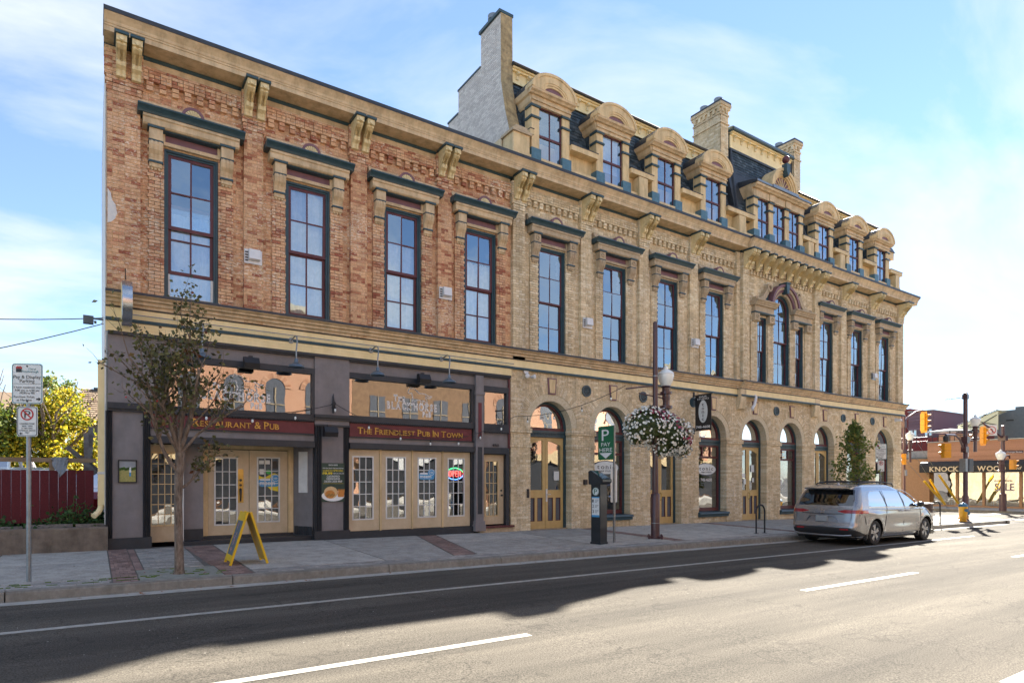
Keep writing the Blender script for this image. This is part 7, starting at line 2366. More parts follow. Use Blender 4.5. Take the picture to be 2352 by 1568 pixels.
# left pole at the corner of the brick building
t = pole_thing('maroon signal pole at the building corner with a yellow signal on a curved arm', 34.95, 15.35, sz(35, 15.3), 5.1, 0.06, 0.11)
zb = sz(35, 15.3)
q = MB(); q.tube([(0, 0, 4.65 - zb), (0.4, 0, 4.95 - zb), (1.3, 0, 5.3 - zb), (2.0, 0, 5.42 - zb), (2.3, 0, 5.42 - zb)], [0.06, 0.055, 0.05, 0.045, 0.04], 8); q.box(-0.18, 0.1, -0.1, 0.1, 4.4 - zb, 4.7 - zb); q.tube([(0, 0, 3.15 - zb), (0.35, 0, 3.15 - zb)], 0.04, 8); q.box(-0.35, 0.1, -0.12, 0.12, 3.0 - zb, 3.25 - zb)
pt('arm', q, 'maroon_metal', t, smooth=40)
head(t, (2.3, 0, 4.8 - zb), radians(62), 3)
head(t, (-0.25, -0.1, 2.75 - zb), radians(200), 2, 0.9, False)
obj('tag_plate', MB().box(-0.1, 0.14, -0.09, -0.07, 1.9 - zb, 2.2 - zb).mesh('tag_plate', 'concrete_wall'), t, (0, 0, 0), True)
globe_lamp(t, 0.42, -0.1, 3.72 - zb, 0.9)
obj('lamp_stem', MB().tube([(0.42, -0.1, 2.6 - zb), (0.42, -0.1, 3.3 - zb)], 0.06, 10).mesh('lamp_stem', 'maroon_metal'), t, (0, 0, 0), True)
# right pole across the side street
t = pole_thing('maroon signal pole in front of the shop with a yellow signal and a no-turn sign', 46.5, 14.8, -0.23, 5.25, 0.10, 0.19)
zb = -0.23
q = MB(); q.tube([(0, 0, 4.25 - zb), (-1.0, 0, 4.55 - zb), (-2.95, 0, 5.0 - zb)], 0.06, 8); q.box(-0.2, 0.2, -0.2, 0.2, 4.1 - zb, 4.4 - zb); q.tube([(0.1, 0, 2.9 - zb), (0.5, 0, 3.2 - zb), (1.0, 0, 3.22 - zb), (1.1, 0, 3.05 - zb)], 0.05, 8)
pt('arm', q, 'maroon_metal', t, smooth=40)
head(t, (-2.95, 0, 4.28 - zb), radians(55), 3)
head(t, (1.35, -0.1, 2.65 - zb), radians(62), 2, 1.0, False)
q = MB(); q.box(-0.3, 0.3, -0.01, 0.01, -0.32, 0.32)
pl_ = obj('sign_plate', q.mesh('sign_plate', 'sign_white'), t, (-2.05, -0.1, 4.65 - zb), True, rot=(0, 0, radians(-40)))
q = MB(); q.cur = 0; q.ring(0, 0, 0.2, 0.24, -0.016, -0.012, 0, 360, 24); q.prism([(-0.17, 0.13), (-0.13, 0.17), (0.17, -0.13), (0.13, -0.17)], 'y', -0.016, -0.012); q.cur = 1; q.tube([(0.03, -0.012, -0.15), (0.03, -0.012, 0.05), (-0.08, -0.012, 0.10)], 0.02, 5)
pt('no_turn_symbol', q, ['red_print', 'black_print'], pl_)
q = MB(); q.box(0.15, 1.25, -0.01, 0.01, -0.08, 0.10)
sp_ = obj('street_name_plate', q.mesh('street_name_plate', 'maroon_metal'), t, (0, 0, 3.42 - zb), True, rot=(0, 0, radians(-35)))
obj('lettering', text_mb('George Street', 0.22, 1.18, -0.04, 0.09, -0.012, 0.001).mesh('lettering', 'white_print', fix=False), sp_, (0, 0, 0), True)
globe_lamp(t, -0.35, 0, 2.88 - zb, 1.15)
# guy wires with yellow guards
GW = [((34.32, 18.8, 7.36), (49.3, 18.8, 0.0), 'left guy wire with a yellow plastic guard by the shop wall'), ((34.32, 18.8, 10.7), (49.1, 18.8, 0.0), 'middle guy wire with a bright yellow guard by the shop wall'), ((34.32, 18.9, 10.95), (51.4, 18.8, 0.0), 'right guy wire with a yellow guard beside the hydrant')]
for (a, b, lb), top in zip(GW, (1.61, 1.71, 2.0)):
    a, b = Vector(a), Vector(b); b.z = gz(b.x) + 0.14
    t = thing('guy_wire', lb, 'guy wire', tuple(b), 0, 'guy wires with yellow guards')
    q = MB(); q.tube([(0, 0, 0), tuple(a - b)], 0.012, 5)
    pt('wire', q, 'galv', t)
    f1 = (top - b.z) / (a.z - b.z); f0 = 0.3 / (a.z - b.z)
    q = MB(); q.tube([tuple((a - b) * f0), tuple((a - b) * f1)], 0.075, 8)
    pt('guard', q, 'yellow_plastic', t)
# overhead service cables at the left
t = thing('flood_light', 'small dark flood light with two service cables at the left edge of the pub', 'flood light', (0.12, 15.6, 5.0), 0)
q = MB(); q.tube([(0.05, 0, 0.02), (-0.14, -0.02, 0.02)], 0.02, 6); q.box(-0.30, -0.12, -0.08, 0.06, -0.10, 0.06)
pt('housing', q, 'grey_wall', t)
for z0, z1 in ((0.06, -0.12), (-0.06, -0.75)):
    q = MB(); q.tube([tuple(p) for p in sag((0.05, 0, z0), (-4.2, 0.2, z0 + (z1 - z0) * 2.2), 0.1)], 0.010, 5)
    pt('cable', q, 'black_print', t)

# ================================================================== the parked minivan
def paint(name, c, flake):
    m = bpy.data.materials.new(name); m.use_nodes = True
    b = m.node_tree.nodes['Principled BSDF']
    b.inputs['Base Color'].default_value = (*c, 1); b.inputs['Metallic'].default_value = 0.7; b.inputs['Roughness'].default_value = 0.27
    b.inputs['Coat Weight'].default_value = 1.0; b.inputs['Coat Roughness'].default_value = 0.03
    MATS[name] = m
paint('car_paint', (0.33, 0.335, 0.35), 0)
mat('car_black', (0.012, 0.012, 0.014), rough=0.3, coat=0.3)
mat('car_plastic', (0.025, 0.025, 0.027), rough=0.6)
mat('chrome', (0.75, 0.76, 0.78), rough=0.12, metal=1.0)
mat('alloy', (0.42, 0.42, 0.44), (0.36, 0.36, 0.38), rough=0.3, metal=0.8)
mat('lamp_red', (0.38, 0.02, 0.025), (0.25, 0.012, 0.018), scale=30, rough=0.12, coat=1.0)
mat('plate_grey', '8f9496', '9aa0a2', scale=30, rough=0.6)
glass_mat('car_glass', refl=0.62, tint=(0.10, 0.11, 0.12), wob=0.004)
glass_mat('car_glass_rear', refl=0.10, tint=(0.05, 0.055, 0.06), wob=0.002)
CX0, CY0 = 17.08, 9.68       # rear bumper, centre line
car = thing('minivan', 'silver grey minivan parked at the kerb with black roof rails', 'minivan', (CX0 + 2.6, CY0, gz(CX0 + 2.6)), 0)
car.rotation_euler = (0, math.atan(0.0085), 0)
LEN = 5.17
# side profile: for each height the rear end, the front end and the half width
PZ_ = [0.20, 0.30, 0.42, 0.52, 0.62, 0.75, 0.88, 0.98, 1.04, 1.10, 1.18, 1.28, 1.38, 1.48, 1.56, 1.62, 1.66, 1.69, 1.71]
PR_ = [0.16, 0.07, 0.01, 0.00, 0.05, 0.07, 0.085, 0.10, 0.12, 0.15, 0.20, 0.27, 0.335, 0.40, 0.46, 0.54, 0.68, 0.95, 1.5]
PF_ = [5.02, 5.12, 5.17, 5.17, 5.16, 5.12, 5.02, 4.86, 4.62, 4.15, 3.92, 3.70, 3.47, 3.22, 2.99, 2.78, 2.60, 2.35, 2.0]
PW_ = [0.90, 0.945, 0.965, 0.972, 0.978, 0.985, 0.985, 0.98, 0.972, 0.958, 0.935, 0.905, 0.87, 0.83, 0.79, 0.745, 0.69, 0.60, 0.40]
PCR = [0.20, 0.22, 0.24, 0.24, 0.22, 0.20, 0.19, 0.19, 0.19, 0.19, 0.18, 0.18, 0.17, 0.17, 0.17, 0.18, 0.20, 0.25, 0.3]
PCF = [0.75, 0.80, 0.85, 0.85, 0.85, 0.85, 0.9, 1.0, 1.0, 0.75, 0.62, 0.56, 0.52, 0.5, 0.5, 0.5, 0.5, 0.5, 0.4]
def interp(z, T):
    return float(np.interp(z, PZ_, T))
def smooth_interp(zs, T):
    v = np.array([interp(z, T) for z in zs])
    for _ in range(6):
        v[1:-1] = 0.25 * v[:-2] + 0.5 * v[1:-1] + 0.25 * v[2:]
    return v
NZ = 120
zs = np.concatenate([np.linspace(0.20, 1.60, 90), np.linspace(1.605, 1.71, 30)])
xr_, xf_, hw_, cr_, cf_ = (smooth_interp(zs, T) for T in (PR_, PF_, PW_, PCR, PCF))
RWX, FWX, WR = 1.06, 4.12, 0.345       # wheel centres along x, radius
def bump(x, z):
    """wheel-arch flare and shoulder line on the flanks"""
    d = 0.0
    for wx in (RWX, FWX):
        r = sqrt((x - wx) ** 2 + ((z - 0.36) * 1.05) ** 2)
        d += 0.030 * math.exp(-((r - 0.43) / 0.13) ** 2) * (1 if z > 0.3 else 0)
    # haunch over the rear wheel running forward
    d += 0.028 * math.exp(-((z - 0.86 - 0.05 * max(0, 1.4 - x)) / 0.07) ** 2) * math.exp(-((x - 1.0) / 0.75) ** 2)
    d -= 0.022 * math.exp(-((z - 0.60) / 0.10) ** 2) * math.exp(-((x - 2.7) / 0.75) ** 2)
    d += 0.006 * math.exp(-((z - 0.98) / 0.02) ** 2)
    return d
# outline samples: straight sides dense, corners rounded
def outline(i):
    a, b, w, c, f = xr_[i], xf_[i], hw_[i], cr_[i], cf_[i]
    c = min(c, w * 0.6); fy = min(w * 0.62, f)
    pts = []
    NR, NS, NC, NF = 44, 210, 14, 20
    bow = 0.06 * min(1.0, (1.75 - zs[i]) / 0.8 + 0.2)       # rear face bows out a little
    for k in range(NR):                       # rear face, left (+y) to right (-y)
        y = (w - c) * (1 - 2 * k / NR)
        pts.append((a + bow * (y / (w - c)) ** 2 * 0.6, y))
    x1 = a + bow * 0.6
    for k in range(NC):                       # rear right corner
        t = pi / 2 * k / NC
        pts.append((x1 + c - c * cos(t), -(w - c) - c * sin(t)))
    for k in range(NS):                       # right side
        x = x1 + c + (b - f - x1 - c) * k / NS
        pts.append((x, -w))
    for k in range(NF):                       # front right corner
        t = pi / 2 * k / NF
        pts.append((b - f + f * sin(t), -(w - fy) - fy * cos(t)))
    for k in range(12):
        pts.append((b, -(w - fy) + 2 * (w - fy) * k / 12))
    for k in range(NF):
        t = pi / 2 * k / NF
        pts.append((b - f + f * cos(t), (w - fy) + fy * sin(t)))
    for k in range(NS):
        x = b - f + (x1 + c - b + f) * k / NS
        pts.append((x, w))
    for k in range(NC):
        t = pi / 2 * k / NC
        pts.append((x1 + c - c * sin(t), (w - c) + c * cos(t)))
    return pts
V = []
for i in range(NZ):
    o = outline(i)
    z = zs[i]
    for x, y in o:
        s = 1 if y > 0 else -1
        if 0.3 < x < 4.9 and abs(y) > hw_[i] * 0.8:
            y = y + s * bump(x, z)
        V.append((x, y, z + 0.02 * (1 if z > 1.6 else 0) * (1 - ((x - 2.0) / 2) ** 2 if abs(x - 2) < 2 else 0)))
NT = len(o)
def inside(x, z, poly):
    c = False; n = len(poly)
    for i in range(n):
        x0, z0 = poly[i]; x1, z1 = poly[(i + 1) % n]
        if (z0 > z) != (z1 > z) and x < (x1 - x0) * (z - z0) / (z1 - z0) + x0:
            c = not c
    return c
BELT = 1.035
WQ = [(0.72, BELT + 0.055), (1.68, BELT + 0.045), (1.56, 1.51), (1.02, 1.49), (0.86, 1.40)]            # rear quarter glass
WS = [(1.76, BELT + 0.045), (2.72, BELT + 0.03), (2.62, 1.53), (1.63, 1.515)]                          # sliding door glass
WD = [(2.80, BELT + 0.03), (3.62, BELT + 0.02), (3.10, 1.47), (2.95, 1.525), (2.70, 1.53)]             # front door glass
WV = [(3.68, BELT + 0.02), (3.95, BELT + 0.015), (3.48, 1.285)]                                        # front vent glass
groups = {k: [] for k in ('body', 'quarter_glass', 'door_glass', 'rear_glass', 'windshield', 'tail_light', 'bumper_trim', 'trim')}
for i in range(NZ - 1):
    for k in range(NT):
        a, b = i * NT + k, i * NT + (k + 1) % NT
        c, d = b + NT, a + NT
        cx = (V[a][0] + V[b][0] + V[c][0] + V[d][0]) / 4; cy = (V[a][1] + V[b][1] + V[c][1] + V[d][1]) / 4; cz = (V[a][2] + V[b][2] + V[c][2] + V[d][2]) / 4
        side = abs(cy) > hw_[i] * 0.86
        g = 'body'
        if side and any((cx - wx) ** 2 + (cz - 0.345) ** 2 < 0.405 ** 2 for wx in (RWX, FWX)):
            continue
        rear = cx < xr_[i] + 0.16 and not (abs(cy) > hw_[i] * 0.985)
        if side and cx > 0.6 and inside(cx, cz, WQ): g = 'quarter_glass'
        elif side and (inside(cx, cz, WS) or inside(cx, cz, WD) or inside(cx, cz, WV)): g = 'door_glass'
        elif side and cz > BELT + 0.03 and cz < 1.5 and ((1.60 < cx - (cz - 1.05) * -0.25 < 1.80) or (2.66 < cx + (cz - 1.05) * 0.22 < 2.84)): g = 'trim'
        elif cx < 0.75 and rear and 1.10 < cz < 1.535 and abs(cy) < 0.80 - (cz - 1.1) * 0.22: g = 'rear_glass'
        elif cx > 3.0 and abs(cy) < hw_[i] * 0.86 and 1.10 < cz < 1.58 and cx > xf_[i] - 0.45: g = 'windshield'
        elif 0.83 - 0.35 * max(0, 0.62 - abs(cy)) < cz < 1.0 and False: g = 'body'
        elif cx < 0.62 and abs(cy) > 0.42 and 0.885 + (0.10 * (0.62 - abs(cy)) / 0.2 if abs(cy) < 0.62 else 0) * 0.5 < cz < 0.99 - (0.05 * (0.62 - abs(cy)) / 0.2 if abs(cy) < 0.62 else 0): g = 'tail_light'
        elif cz < 0.50 and cx < 0.62 and cz > 0.27 and not (abs(cy) > 0.80 and cz > 0.44 - (cx - 0.1) * 0.3): g = 'bumper_trim'
        elif cz < 0.235: g = 'trim'
        groups[g].append((a, b, c, d))
top = [(NZ - 1) * NT + k for k in range(NT)]
def sub(name, faces, m, parent, smooth=38, extra=None, label=None):
    idx = {}; vs = []; fs = []
    for f in faces:
        r = []
        for j in f:
            if j not in idx:
                idx[j] = len(vs); vs.append(V[j])
            r.append(idx[j])
        fs.append(r)
    q = MB(); q.add([(x - 2.6, y, z) for x, y, z in vs], fs)
    if extra: extra(q)
    return obj(name, q.mesh(name, m, smooth=smooth), parent, (0, 0, 0), True, label=label)
def put(name, q, m, parent, smooth=False, label=None):
    q.shift((-2.6, 0, 0))
    return obj(name, q.mesh(name, m, smooth=smooth), parent, (0, 0, 0), True, label=label)
body = sub('body', groups['body'] + [tuple(top)], 'car_paint', car)
sub('window', groups['quarter_glass'], 'car_glass', car, label='rear side windows')
sub('window', groups['door_glass'], 'car_glass', car, label='door windows')
sub('rear_window', groups['rear_glass'], 'car_glass_rear', car)
sub('windshield', groups['windshield'], 'car_glass', car)
sub('tail_light', [f for f in groups['tail_light'] if V[f[0]][1] < 0], 'lamp_red', car)
sub('tail_light', [f for f in groups['tail_light'] if V[f[0]][1] >= 0], 'lamp_red', car)
sub('bumper_trim', groups['bumper_trim'], 'car_plastic', car)
sub('window_trim', groups['trim'], 'car_black', car)
# panel gaps as fine dark lines on the flank
def gap(pts, name='panel_gap', m='car_black', r=0.006, off=0.004):
    q = MB()
    P = []
    for x, z in pts:
        i = int(np.argmin(abs(zs - z)))
        P.append((x, -(hw_[i] + (bump(x, z) if 0.3 < x < 4.9 else 0)) - off, z))
    q.tube(P, r, 5)
    put(name, q, m, body)
gap([(1.70, 1.52), (1.72, 1.3), (1.70, 1.02), (1.66, 0.9), (1.62, 0.6), (1.52, 0.42), (1.5, 0.32)])
gap([(2.74, 1.53), (2.78, 1.2), (2.78, 1.0), (2.76, 0.6), (2.70, 0.34)])
gap([(3.72, 1.02), (3.76, 0.8), (3.72, 0.5), (3.66, 0.34)])
gap([(1.5, 0.31), (2.7, 0.30), (3.66, 0.32)])
gap([(0.86, 1.0), (1.7, 0.985), (2.6, 0.98)], r=0.004)
gap([(0.70, 1.06), (1.0, 1.07), (1.7, 1.06), (2.7, 1.045), (3.94, 1.03)], 'belt_strip', 'chrome', 0.010, 0.002)
gap([(0.70, 1.06), (0.80, 1.38), (0.98, 1.51), (1.5, 1.53), (2.7, 1.55), (3.0, 1.53), (3.3, 1.41), (3.94, 1.03)], 'window_strip', 'chrome', 0.008, 0.0)
# tailgate details
q = MB(); q.tube([(0.105, -0.76, 0.52), (0.10, -0.79, 0.75), (0.13, -0.80, 0.98), (0.30, -0.78, 1.3), (0.47, -0.7, 1.55)], 0.005, 5); q.tube([(0.105, 0.76, 0.52), (0.10, 0.79, 0.75), (0.13, 0.80, 0.98)], 0.005, 5); q.tube([(0.04, -0.72, 0.51), (0.005, 0, 0.515), (0.04, 0.72, 0.51)], 0.006, 5)
put('panel_gap', q, 'car_black', body)
q = MB(); q.prism([(0.55, 1.545), (0.30, 1.555), (0.27, 1.575), (0.34, 1.60), (0.75, 1.665), (0.75, 1.6)], 'y', -0.66, 0.66)
q.v = [(x, y, z) for (x, y, z) in q.v]
put('spoiler', q, 'car_paint', car)
q = MB(); q.prism([(0.06, 0.62), (0.03, 0.70), (0.06, 0.84), (0.12, 0.84), (0.12, 0.62)], 'y', -0.45, 0.45)
q = MB()
q.tube([(0.07, -0.48, 0.63), (0.055, -0.36, 0.80), (0.05, 0.0, 0.815), (0.055, 0.36, 0.80), (0.07, 0.48, 0.63)], 0.014, 6)
put('tailgate_crease', q, 'car_paint', body, 60)
q = MB(); q.box(0.012, 0.035, -0.155, 0.155, 0.66, 0.80); q.box(0.028, 0.06, -0.17, 0.17, 0.65, 0.81)
put('licence_plate', q, 'plate_grey', car)
q = MB()
for rx, rz, cz in ((0.068, 0.045, 0.945), (0.038, 0.024, 0.958), (0.022, 0.042, 0.945)):
    q.tube([(0.062, rx * cos(2 * pi * k / 20), cz + rz * sin(2 * pi * k / 20)) for k in range(21)], 0.006, 5)
put('badge', q, 'chrome', car)
e = MB()
for k, ch in enumerate('SIENNA'):
    g = glyphs(ch, 0.045, 0.002, 0.0); a, b = xr(g)
    y0 = 0.25 - 0.095 * k
    kx = 0.045 / max(0.012, b - a) if ch != 'I' else 1
    e.add([(0.066 + v[1], y0 - (v[0] - a) * kx, 0.872 + v[2]) for v in g.v], g.f)
put('lettering', e, 'chrome', car)
q = MB(); q.tube([(0.10, -0.60, 0.878), (0.06, -0.3, 0.868), (0.05, 0, 0.868), (0.06, 0.3, 0.868), (0.10, 0.60, 0.878)], 0.009, 6)
put('tailgate_strip', q, 'car_black', car)
q = MB()
for s in (-1, 1): q.box(0.02, 0.06, *sorted((s * 0.52, s * 0.74)), 0.43, 0.47)
put('reflector', q, 'lamp_red', car)
q = MB(); q.tube([(0.06, -0.82, 0.30), (0.0, -0.6, 0.275), (-0.01, 0, 0.27), (0.0, 0.6, 0.275), (0.06, 0.82, 0.30)], 0.022, 8)
put('diffuser_strip', q, 'alloy', car, 60)
for s in (-1, 1):          # dark vertical corner vent behind the rear wheel
    q = MB(); P = [(0.42, 0.86), (0.52, 0.62), (0.56, 0.58), (0.50, 0.72), (0.44, 0.88)]
    q.prism([(x, z) for x, z in P], 'y', *sorted((s * 0.93, s * 0.992)))
    put('corner_vent', q, 'car_black', car)
q = MB(); q.tube([(0.235, -0.02, 1.12), (0.262, 0.25, 1.16), (0.28, 0.44, 1.17)], 0.009, 5)
put('rear_wiper', q, 'car_plastic', car)
# roof rails and cross bars, antenna fin
for s in (-1, 1):
    q = MB(); q.tube([(0.75, s * 0.60, 1.62), (0.85, s * 0.60, 1.72), (1.2, s * 0.60, 1.755), (2.2, s * 0.60, 1.765), (2.75, s * 0.60, 1.73), (2.9, s * 0.59, 1.64)], [0.016, 0.02, 0.022, 0.022, 0.02, 0.014], 8)
    put('roof_rail', q, 'car_plastic', car, 60)
for x in (1.25, 2.3):
    q = MB(); q.tube([(x, -0.6, 1.775), (x, 0, 1.785), (x, 0.6, 1.775)], 0.018, 8)
    put('cross_bar', q, 'car_plastic', car, 60)
q = MB(); q.prism([(0.80, 1.66), (0.98, 1.68), (0.92, 1.745), (0.89, 1.75)], 'y', -0.022, 0.022)
put('antenna_fin', q, 'car_paint', car)
# mirrors and handles
for s in (-1, 1):
    q = MB(); q.sphere((3.56, s * 1.07, 1.12), 0.1, 14, (0.85, 1.05, 0.82)); q.tube([(3.60, s * 0.94, 1.04), (3.56, s * 1.03, 1.08)], 0.03, 8)
    put('mirror', q, 'car_black', car, 60)
    for x in (2.52, 2.92):
        q = MB(); q.tube([(x - 0.11, s * 0.985, 0.935), (x - 0.08, s * 1.02, 0.94), (x + 0.08, s * 1.02, 0.94), (x + 0.11, s * 0.985, 0.935)], 0.016, 8)
        put('door_handle', q, 'car_paint', car, 60)
# head lights
for s in (-1, 1):
    q = MB(); q.prism([(4.45, 0.86), (4.95, 0.80), (5.0, 0.74), (4.9, 0.72), (4.4, 0.80)], 'y', *sorted((s * 0.80, s * 0.9)))
    put('headlight', q, 'lamp_globe', car)
# underside, wheel wells
q = MB(); q.box(0.3, 4.95, -0.86, 0.86, 0.17, 0.30)
for wx in (RWX, FWX):
    for s in (-1, 1):
        q.ring(wx, 0.345, 0.40, 0.44, *sorted((s * 0.60, s * 0.955)), -20, 200, 20)
        q.box(wx - 0.42, wx + 0.42, *sorted((s * 0.58, s * 0.60)), 0.2, 0.76)
q.box(0.5, 4.6, -0.8, 0.8, 0.3, 0.9)
put('underbody', q, 'car_black', car)
q = MB()
for s in (-1, 1):
    q.box(RWX - 0.47, RWX - 0.45, *sorted((s * 0.78, s * 0.96)), 0.16, 0.36)
    q.box(FWX - 0.47, FWX - 0.45, *sorted((s * 0.78, s * 0.96)), 0.16, 0.36)
put('mud_flap', q, 'car_plastic', car)
q = MB(); q.prism([(1.2, 0.92), (2.4, 1.0), (2.5, 1.5), (1.3, 1.5)], 'y', -0.7, 0.7); q.prism([(2.9, 0.92), (3.2, 0.95), (3.15, 1.35), (3.02, 1.4)], 'y', -0.75, -0.2)
put('seats', q, 'car_plastic', car)
# wheels
def tyre_mesh():
    q = MB(); q.lathe([(0.235, -0.11), (0.30, -0.118), (0.335, -0.10), (0.345, -0.06), (0.345, 0.06), (0.335, 0.10), (0.30, 0.118), (0.235, 0.11)], (0, 0, 0), 40, 'y', caps=False)
    return q.mesh('tyre', 'tyre', smooth=40)
def rim_mesh():
    q = MB()
    q.cur = 0
    q.lathe([(0.238, -0.112), (0.248, -0.105), (0.24, -0.06), (0.225, 0.08), (0.215, 0.08), (0.222, -0.09)], (0, 0, 0), 40, 'y', caps=False)
    for k in range(5):
        a = 2 * pi * k / 5 + 0.3
        for d in (-0.17, 0.17):
            e = MB(); e.prism([(0.05, -0.022), (0.232, -0.026), (0.232, 0.026), (0.05, 0.022)], 'y', -0.098, -0.06)
            e.xf(Matrix.Rotation(-(a + d), 4, 'Y')); q.merge(e)
    q.lathe([(0.001, -0.105), (0.035, -0.104), (0.06, -0.09), (0.065, -0.05)], (0, 0, 0), 20, 'y')
    return q.mesh('rim', 'alloy', smooth=35)
def disc_mesh():
    q = MB(); q.lathe([(0.001, -0.02), (0.22, -0.02), (0.22, 0.02), (0.001, 0.02)], (0, 0, 0), 28, 'y'); return q.mesh('brake', 'car_black')
for wx in (RWX, FWX):
    for s in (-1, 1):
        w = obj('wheel', cached(('wh', 0), tyre_mesh), car, (wx - 2.6, s * 0.86, 0.345), True, rot=(0, rng.uniform(0, 6), 0 if s < 0 else pi))
        obj('rim', cached(('rim', 0), rim_mesh), w, (0, 0, 0), True)
        obj('brake', cached(('brk', 0), disc_mesh), w, (0, 0, 0), True)

# ================================================================== trees and plants
def grow(mb, tips, p, d, r, L, lev, r_, up=0.25, nseg=5, kids=(3, 4), spread=0.6, shrink=0.62, maxlev=3):
    pts = [p.copy()]; rad = [r]
    q = p.copy(); d = d.normalized()
    for i in range(nseg):
        d = (d + Vector((r_.gauss(0, .12), r_.gauss(0, .12), r_.gauss(0, .08) + up * 0.12))).normalized()
        q = q + d * (L / nseg)
        pts.append(q.copy()); rad.append(r * (1 - 0.55 * (i + 1) / nseg))
        if lev >= 1:
            tips.append((q.copy(), d.copy(), lev))
        if lev < maxlev and i >= 1:
            for _ in range(1 if lev else r_.choice((1, 1, 2))):
                a = r_.uniform(0, 6.28)
                s = d.orthogonal().normalized(); s.rotate(Matrix.Rotation(a, 3, d))
                nd = (d + s * r_.uniform(spread * 0.6, spread * 1.25) + Vector((0, 0, up))).normalized()
                grow(mb, tips, q, nd, rad[-1] * 0.62, L * shrink * r_.uniform(0.7, 1.15), lev + 1, r_, up, 4, kids, spread, shrink, maxlev)
    mb.tube([tuple(x) for x in pts], rad, 5 if lev else 8, caps=False)
def add_leaf(mb, p, d, s, r_, k=0.5):
    a = Vector((r_.gauss(0, 1), r_.gauss(0, 1), r_.gauss(-0.3, .8))).normalized()
    b = a.orthogonal().normalized(); b.rotate(Matrix.Rotation(r_.uniform(0, 6.28), 3, a)); n = a.cross(b)
    c = [p, p + a * s * 0.5 + b * s * k * 0.55 + n * s * 0.08, p + a * s, p + a * s * 0.5 - b * s * k * 0.55 + n * s * 0.08]
    mb.add([tuple(x) for x in c], [(0, 1, 2, 3)], r_.random())
def leaf_mat(name, stops, trans=0.4):
    m = ramp_mat(name, stops, rough=0.5, patch=0.6, bump=0)
    nt = m.node_tree; L = nt.links.new
    b = nt.nodes['Principled BSDF']
    tr = nt.nodes.new('ShaderNodeBsdfTranslucent'); mx = nt.nodes.new('ShaderNodeMixShader'); mx.inputs[0].default_value = trans
    src = b.inputs['Base Color'].links[0].from_socket
    L(src, tr.inputs[0]); L(b.outputs[0], mx.inputs[1]); L(tr.outputs[0], mx.inputs[2])
    L(mx.outputs[0], nt.nodes['Material Output'].inputs[0])
leaf_mat('leaf_street', [(0.0, '3c3c26'), (0.4, '5c5c3a'), (0.75, '72744a'), (0.93, '6e6238'), (1.0, '7a4a30')], 0.3)
leaf_mat('leaf_oak', [(0.0, '52663a'), (0.5, '70833f'), (0.85, '8c8f48'), (1.0, '9a7a42')], 0.35)
leaf_mat('leaf_yellow', [(0.0, '4f5c22'), (0.35, '7d8426'), (0.65, 'b8a52c'), (1.0, 'd8bf3a')], 0.45)
leaf_mat('leaf_yellowgreen', [(0.0, '3a4a22'), (0.5, '55682c'), (0.9, '808a36'), (1.0, 'a8923a')], 0.4)
leaf_mat('leaf_weed', [(0.0, '2f4a26'), (0.6, '45663a'), (1.0, '5f7d48')], 0.35)
mat('berry', 'b0262a', rough=0.4)

r_ = random.Random(21)
tb = Vector((1.14, 11.29, sz(1.14, 11.29)))
st = thing('street_tree', 'young street tree with a bare slim trunk and thin dark half-leafless crown before the pub', 'tree', tuple(tb), 0)
mb = MB(); tips = []
mb.tube([(0, 0, -0.03), (0.005, 0, 0.06), (0.0, 0, 0.5), (-0.01, 0, 1.1), (0.0, 0.01, 1.55), (0.02, 0.0, 1.95)], [0.10, 0.074, 0.064, 0.060, 0.064, 0.07], 12)
for k, (a, tilt, z, L_, r0) in enumerate(((0.2, 0.62, 1.35, 0.8, 0.026), (3.3, 0.40, 1.62, 1.25, 0.034), (0.5, 0.24, 1.78, 1.6, 0.036), (2.6, 0.20, 1.82, 1.55, 0.034), (4.6, 0.18, 1.86, 1.7, 0.034), (1.6, 0.2, 1.9, 1.6, 0.032), (5.8, 0.34, 1.92, 1.5, 0.034), (3.0, 0.05, 1.94, 1.85, 0.04), (3.6, 0.55, 1.95, 1.3, 0.026), (0.0, 0.5, 1.9, 1.3, 0.026))):
    tilt *= 1.45
    d = Vector((sin(tilt) * cos(a), sin(tilt) * sin(a) * 0.7, cos(tilt)))
    grow(mb, tips, Vector((0, 0, z)), d, r0, L_, 0, r_, up=0.30, nseg=6, spread=0.75, shrink=0.45, maxlev=2)
trunk = obj('trunk', mb.mesh('trunk', 'bark', smooth=60, fix=False), st, (0, 0, 0), True)
q = MB(); bq = MB()
for p, d, lev in tips:
    c = abs(p.x - 0.06) + 0.4 * abs(p.y)
    dens = (3.4 if c < 0.42 else 1.9 if c < 0.8 else 0.7) * (0.6 if p.z < 2.4 else 1.0)
    n_ = int(dens + r_.random())
    for _ in range(n_):
        add_leaf(q, p + Vector((r_.gauss(0, .05), r_.gauss(0, .05), r_.gauss(0, .06))), d, r_.uniform(0.055, 0.095), r_, 0.66)
    if p.z < 3.0 and r_.random() < 0.018:
        bq.sphere(tuple(p), 0.014, 6)
pt('foliage', q, 'leaf_street', st, fix=False)
obj('berries', bq.mesh('berries', 'berry', fix=False), st, (0, 0, 0), True, stuff=True)

